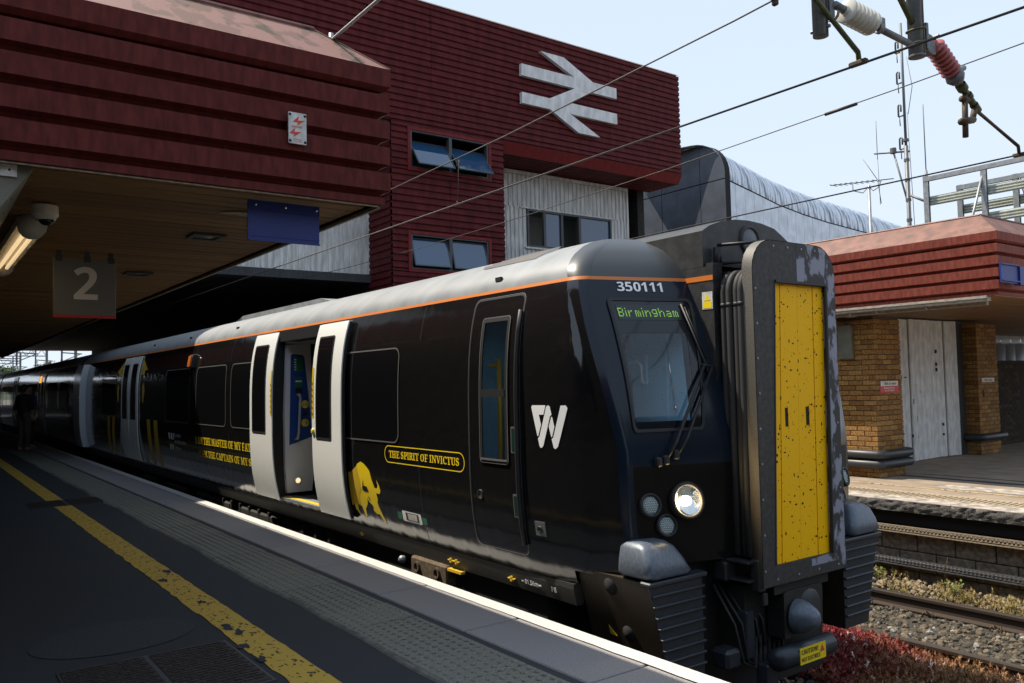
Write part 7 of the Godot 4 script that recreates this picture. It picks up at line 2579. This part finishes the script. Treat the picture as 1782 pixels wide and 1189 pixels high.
func person(label: String, at: Vector3, turn: float, top: Material, legs: Material, arm_up: float) -> void:
	var o := thing("person", label, "person", at)
	o.rotation.y = turn
	var st := mb(true)
	var B := []
	for s in [-1.0, 1.0]:
		B.append([Vector3(0.09 * s, 0.9, 0), Vector3(0.1 * s, 0.5, 0.02 * s), 0.085, 0.058])
		B.append([Vector3(0.1 * s, 0.5, 0.02 * s), Vector3(0.11 * s, 0.09, -0.02), 0.056, 0.038])
		B.append([Vector3(0.11 * s, 0.05, -0.03), Vector3(0.12 * s, 0.035, 0.13), 0.04, 0.032])
		B.append([Vector3(0.17 * s, 1.38, 0), Vector3(0.23 * s, 1.1, -0.03), 0.052, 0.042])
		B.append([Vector3(0.23 * s, 1.1, -0.03), Vector3(0.22 * s, 0.86 + arm_up, 0.06 + arm_up * 0.7), 0.041, 0.03])
		B.append([Vector3(0.22 * s, 0.84 + arm_up, 0.07 + arm_up * 0.7), Vector3(0.215 * s, 0.77 + arm_up * 1.1, 0.1 + arm_up * 0.7), 0.032, 0.022])
		B.append([Vector3(0.2 * s, 0.82 + arm_up, 0.085 + arm_up * 0.7), Vector3(0.18 * s, 0.78 + arm_up, 0.11 + arm_up * 0.7), 0.014, 0.011])
	B.append([Vector3(0, 0.95, 0), Vector3(0, 1.15, 0), 0.13, 0.12])
	B.append([Vector3(0, 1.15, 0), Vector3(0, 1.36, -0.01), 0.125, 0.13])
	B.append([Vector3(-0.12, 1.39, -0.01), Vector3(0.12, 1.39, -0.01), 0.07, 0.07])
	B.append([Vector3(0, 1.42, 0), Vector3(0, 1.52, 0.01), 0.052, 0.05])
	B.append([Vector3(0, 1.62, 0.02), Vector3(0, 1.58, 0.035), 0.095, 0.078])
	B.append([Vector3(0, 1.6, 0.1), Vector3(0, 1.575, 0.125), 0.018, 0.02])
	figure(st, B, Vector3(-0.36, -0.03, -0.24), Vector3(0.36, 1.8, 0.34), 0.024)
	obj("body", st, M.skin, o)
	st = mb(true)
	var C := []
	for b in B.slice(0, 14):
		pass
	for i in [0, 1, 7, 8]: C.append([B[i][0], B[i][1] + Vector3(0, 0.03, 0), B[i][2] + 0.014, B[i][3] + 0.018])
	C.append([Vector3(-0.04, 0.94, 0), Vector3(0.04, 0.94, 0), 0.13, 0.13])
	figure(st, C, Vector3(-0.36, 0.0, -0.24), Vector3(0.36, 1.15, 0.3), 0.024)
	obj("trousers", st, legs, o)
	st = mb(true)
	C = []
	for i in [3, 10]: C.append([B[i][0], B[i][1], B[i][2] + 0.016, B[i][3] + 0.018])
	for i in [14, 15, 16]: C.append([B[i][0], B[i][1], B[i][2] + 0.016, B[i][3] + 0.018])
	figure(st, C, Vector3(-0.36, 0.78, -0.24), Vector3(0.36, 1.52, 0.3), 0.024)
	obj("shirt", st, top, o)
	st = mb(true)
	figure(st, [[Vector3(0, 1.66, -0.005), Vector3(0, 1.6, -0.035), 0.098, 0.08]], Vector3(-0.15, 1.45, -0.17), Vector3(0.15, 1.8, 0.12), 0.024)
	obj("hair", st, M.hair, o)

func build_people() -> void:
	person("person in a blue shirt and dark trousers waiting beside the dark train", Vector3(2.75, 0, -26.5), 0.5, M.shirt_blue, M.trousers, 0.22)
	person("person in dark coat and tan trousers standing further back on the platform", Vector3(2.55, 0, -25.4), 2.4, M.coat_dark, M.trousers_tan, 0.0)

# ------------------------------------------------------------------ beyond the building
func build_distance() -> void:
	var st := mb(true)
	for i in 14:
		for j in 6:
			var f := func(a: int, b: int) -> Vector3:
				var x := -500.0 + 90.0 * a
				var z := -520.0 - 80.0 * b
				return Vector3(x, -2.0 + (9.0 + 5.0 * sin(a * 1.3)) * sin(minf(b / 3.0, 1.0) * PI / 2), z)
			quad(st, f.call(i, j), f.call(i + 1, j), f.call(i + 1, j + 1), f.call(i, j + 1))
	struct("hills", st, M.hill)
	for k in 5:
		var z: float = [-72.0, -88.0, -108.0, -135.0, -170.0][k]
		var o := thing("line_gantry", ["nearest overhead line gantry past the building", "second overhead line gantry down the line", "third overhead line gantry in the distance", "fourth overhead line gantry in the distance", "farthest overhead line gantry"][k], "gantry", Vector3(5.5, -1.0, z), "gantries down the line")
		st = mb()
		mm(st, Vector3(-4.6, 0, -0.12), Vector3(-4.36, 8.2, 0.12)); mm(st, Vector3(7.4, 0, -0.12), Vector3(7.64, 8.2, 0.12))
		obj("upright", st, M.ohl_grey, o)
		st = mb()
		mm(st, Vector3(-4.6, 7.4, -0.1), Vector3(7.64, 7.52, 0.1)); mm(st, Vector3(-4.6, 6.7, -0.1), Vector3(7.64, 6.8, 0.1))
		for i in 12: tube(st, [Vector3(-4.5 + i, 6.75, 0), Vector3(-4.0 + i, 7.45, 0), Vector3(-3.5 + i, 6.75, 0)], 0.04, 5)
		obj("boom", st, M.ohl_grey, o)
		st = mb()
		for x in [-2.4, 1.2, 4.2]:
			mm(st, Vector3(x - 0.06, 4.6, -0.06), Vector3(x + 0.06, 6.7, 0.06)); tube(st, [Vector3(x, 5.6, 0), Vector3(x + 1.4, 5.5, 0)], 0.05, 6); tube(st, [Vector3(x, 4.9, 0), Vector3(x + 1.3, 5.5, 0)], 0.04, 6)
		obj("cantilever", st, M.ohl_grey, o)
	var q := thing("pantograph", "raised pantograph on the train roof in the far daylight", "pantograph", Vector3(XC, 2.6, -66.0))
	st = mb(true)
	tube(st, [Vector3(0, 0, 0.5), Vector3(0, 0.6, -0.9), Vector3(0, 1.35, 0.3)], 0.045, 7)
	tube(st, [Vector3(-0.7, 1.32, 0.3), Vector3(-0.5, 1.42, 0.3), Vector3(0.5, 1.42, 0.3), Vector3(0.7, 1.32, 0.3)], 0.04, 6)
	bevel(st, Vector3(0, 0.05, 0), Vector3(0.9, 0.12, 1.4), 0.02)
	obj("arm_and_head", st, M.ohl_grey, q)
	# trees at the left of the gap
	var lm := mb()
	for k in 6:
		var d := Vector3(sin(k * 2.4), cos(k * 1.7) * 0.7, cos(k * 2.4)).normalized() * 0.35
		var s := d.cross(Vector3.UP).normalized() * 0.16
		tri(lm, d * 0.2, d * 0.7 + s, d * 1.3); tri(lm, d * 0.2, d * 1.3, d * 0.7 - s)
	lm.generate_normals()
	var leaf := lm.commit()
	for k in 6:
		var at: Vector3 = [Vector3(-6, -1, -130), Vector3(-11, -1, -118), Vector3(-2.5, -1, -165), Vector3(-15, -1, -150), Vector3(15, -1, -180), Vector3(20, -1, -160)][k]
		var t := thing("tree", ["round green tree at the left of the far daylight", "tree nearest the platform end in the far daylight", "small tree down the line left of the track", "tree far left behind the others", "tree right of the line beyond the train", "tree at the far right beyond the train"][k], "tree", at)
		st = mb(true)
		tube(st, [Vector3.ZERO, Vector3(0.1, 2, 0), Vector3(0, 4.5, 0.1)], 0.2, 8)
		for b in 4: tube(st, [Vector3(0, 2.4 + 0.4 * b, 0), Vector3(cos(b * 1.7) * 1.5, 4.4 + 0.4 * b, sin(b * 1.7) * 1.5)], 0.07, 6)
		obj("trunk", st, M.bark, t)
		var spots := []
		var cols := []
		for i in 1500:
			var c := Vector3(cos((i % 7) * 0.9) * 1.5, 4.2 + (i % 5) * 0.55, sin((i % 7) * 0.9) * 1.5)
			var p := c + Vector3(rng.randfn(), rng.randfn() * 0.8, rng.randfn()) * 0.62
			spots.append(Transform3D(Basis.from_euler(Vector3(rng.randf() * TAU, rng.randf() * TAU, 0)), p))
			cols.append(lin(0.05, 0.085, 0.025).lerp(lin(0.11, 0.15, 0.05), rng.randf()))
		scatter("crown", leaf, M.leaf, spots, cols, t)
	# what stands behind the viewer: seen only in the cab's paint and glass
	var bb := thing("office_block", "tall dark brick office block behind the viewpoint, right of the line", "building", Vector3(26, -1.3, 58))
	st = mb()
	mm(st, Vector3(-17, 0, 0), Vector3(17, 17, 12))
	obj("wall", st, M.dark_wall, bb)
	st = mb()
	mm(st, Vector3(-17.3, 17, -0.3), Vector3(17.3, 17.6, 12.3))
	obj("parapet", st, M.concrete, bb)
	for r in 4:
		for c in 8:
			st = mb()
			mm(st, Vector3(-15.6 + c * 4.0, 2.2 + r * 3.8, -0.05), Vector3(-13.2 + c * 4.0, 4.2 + r * 3.8, 0.05))
			obj("window", st, M.train_glass, bb)
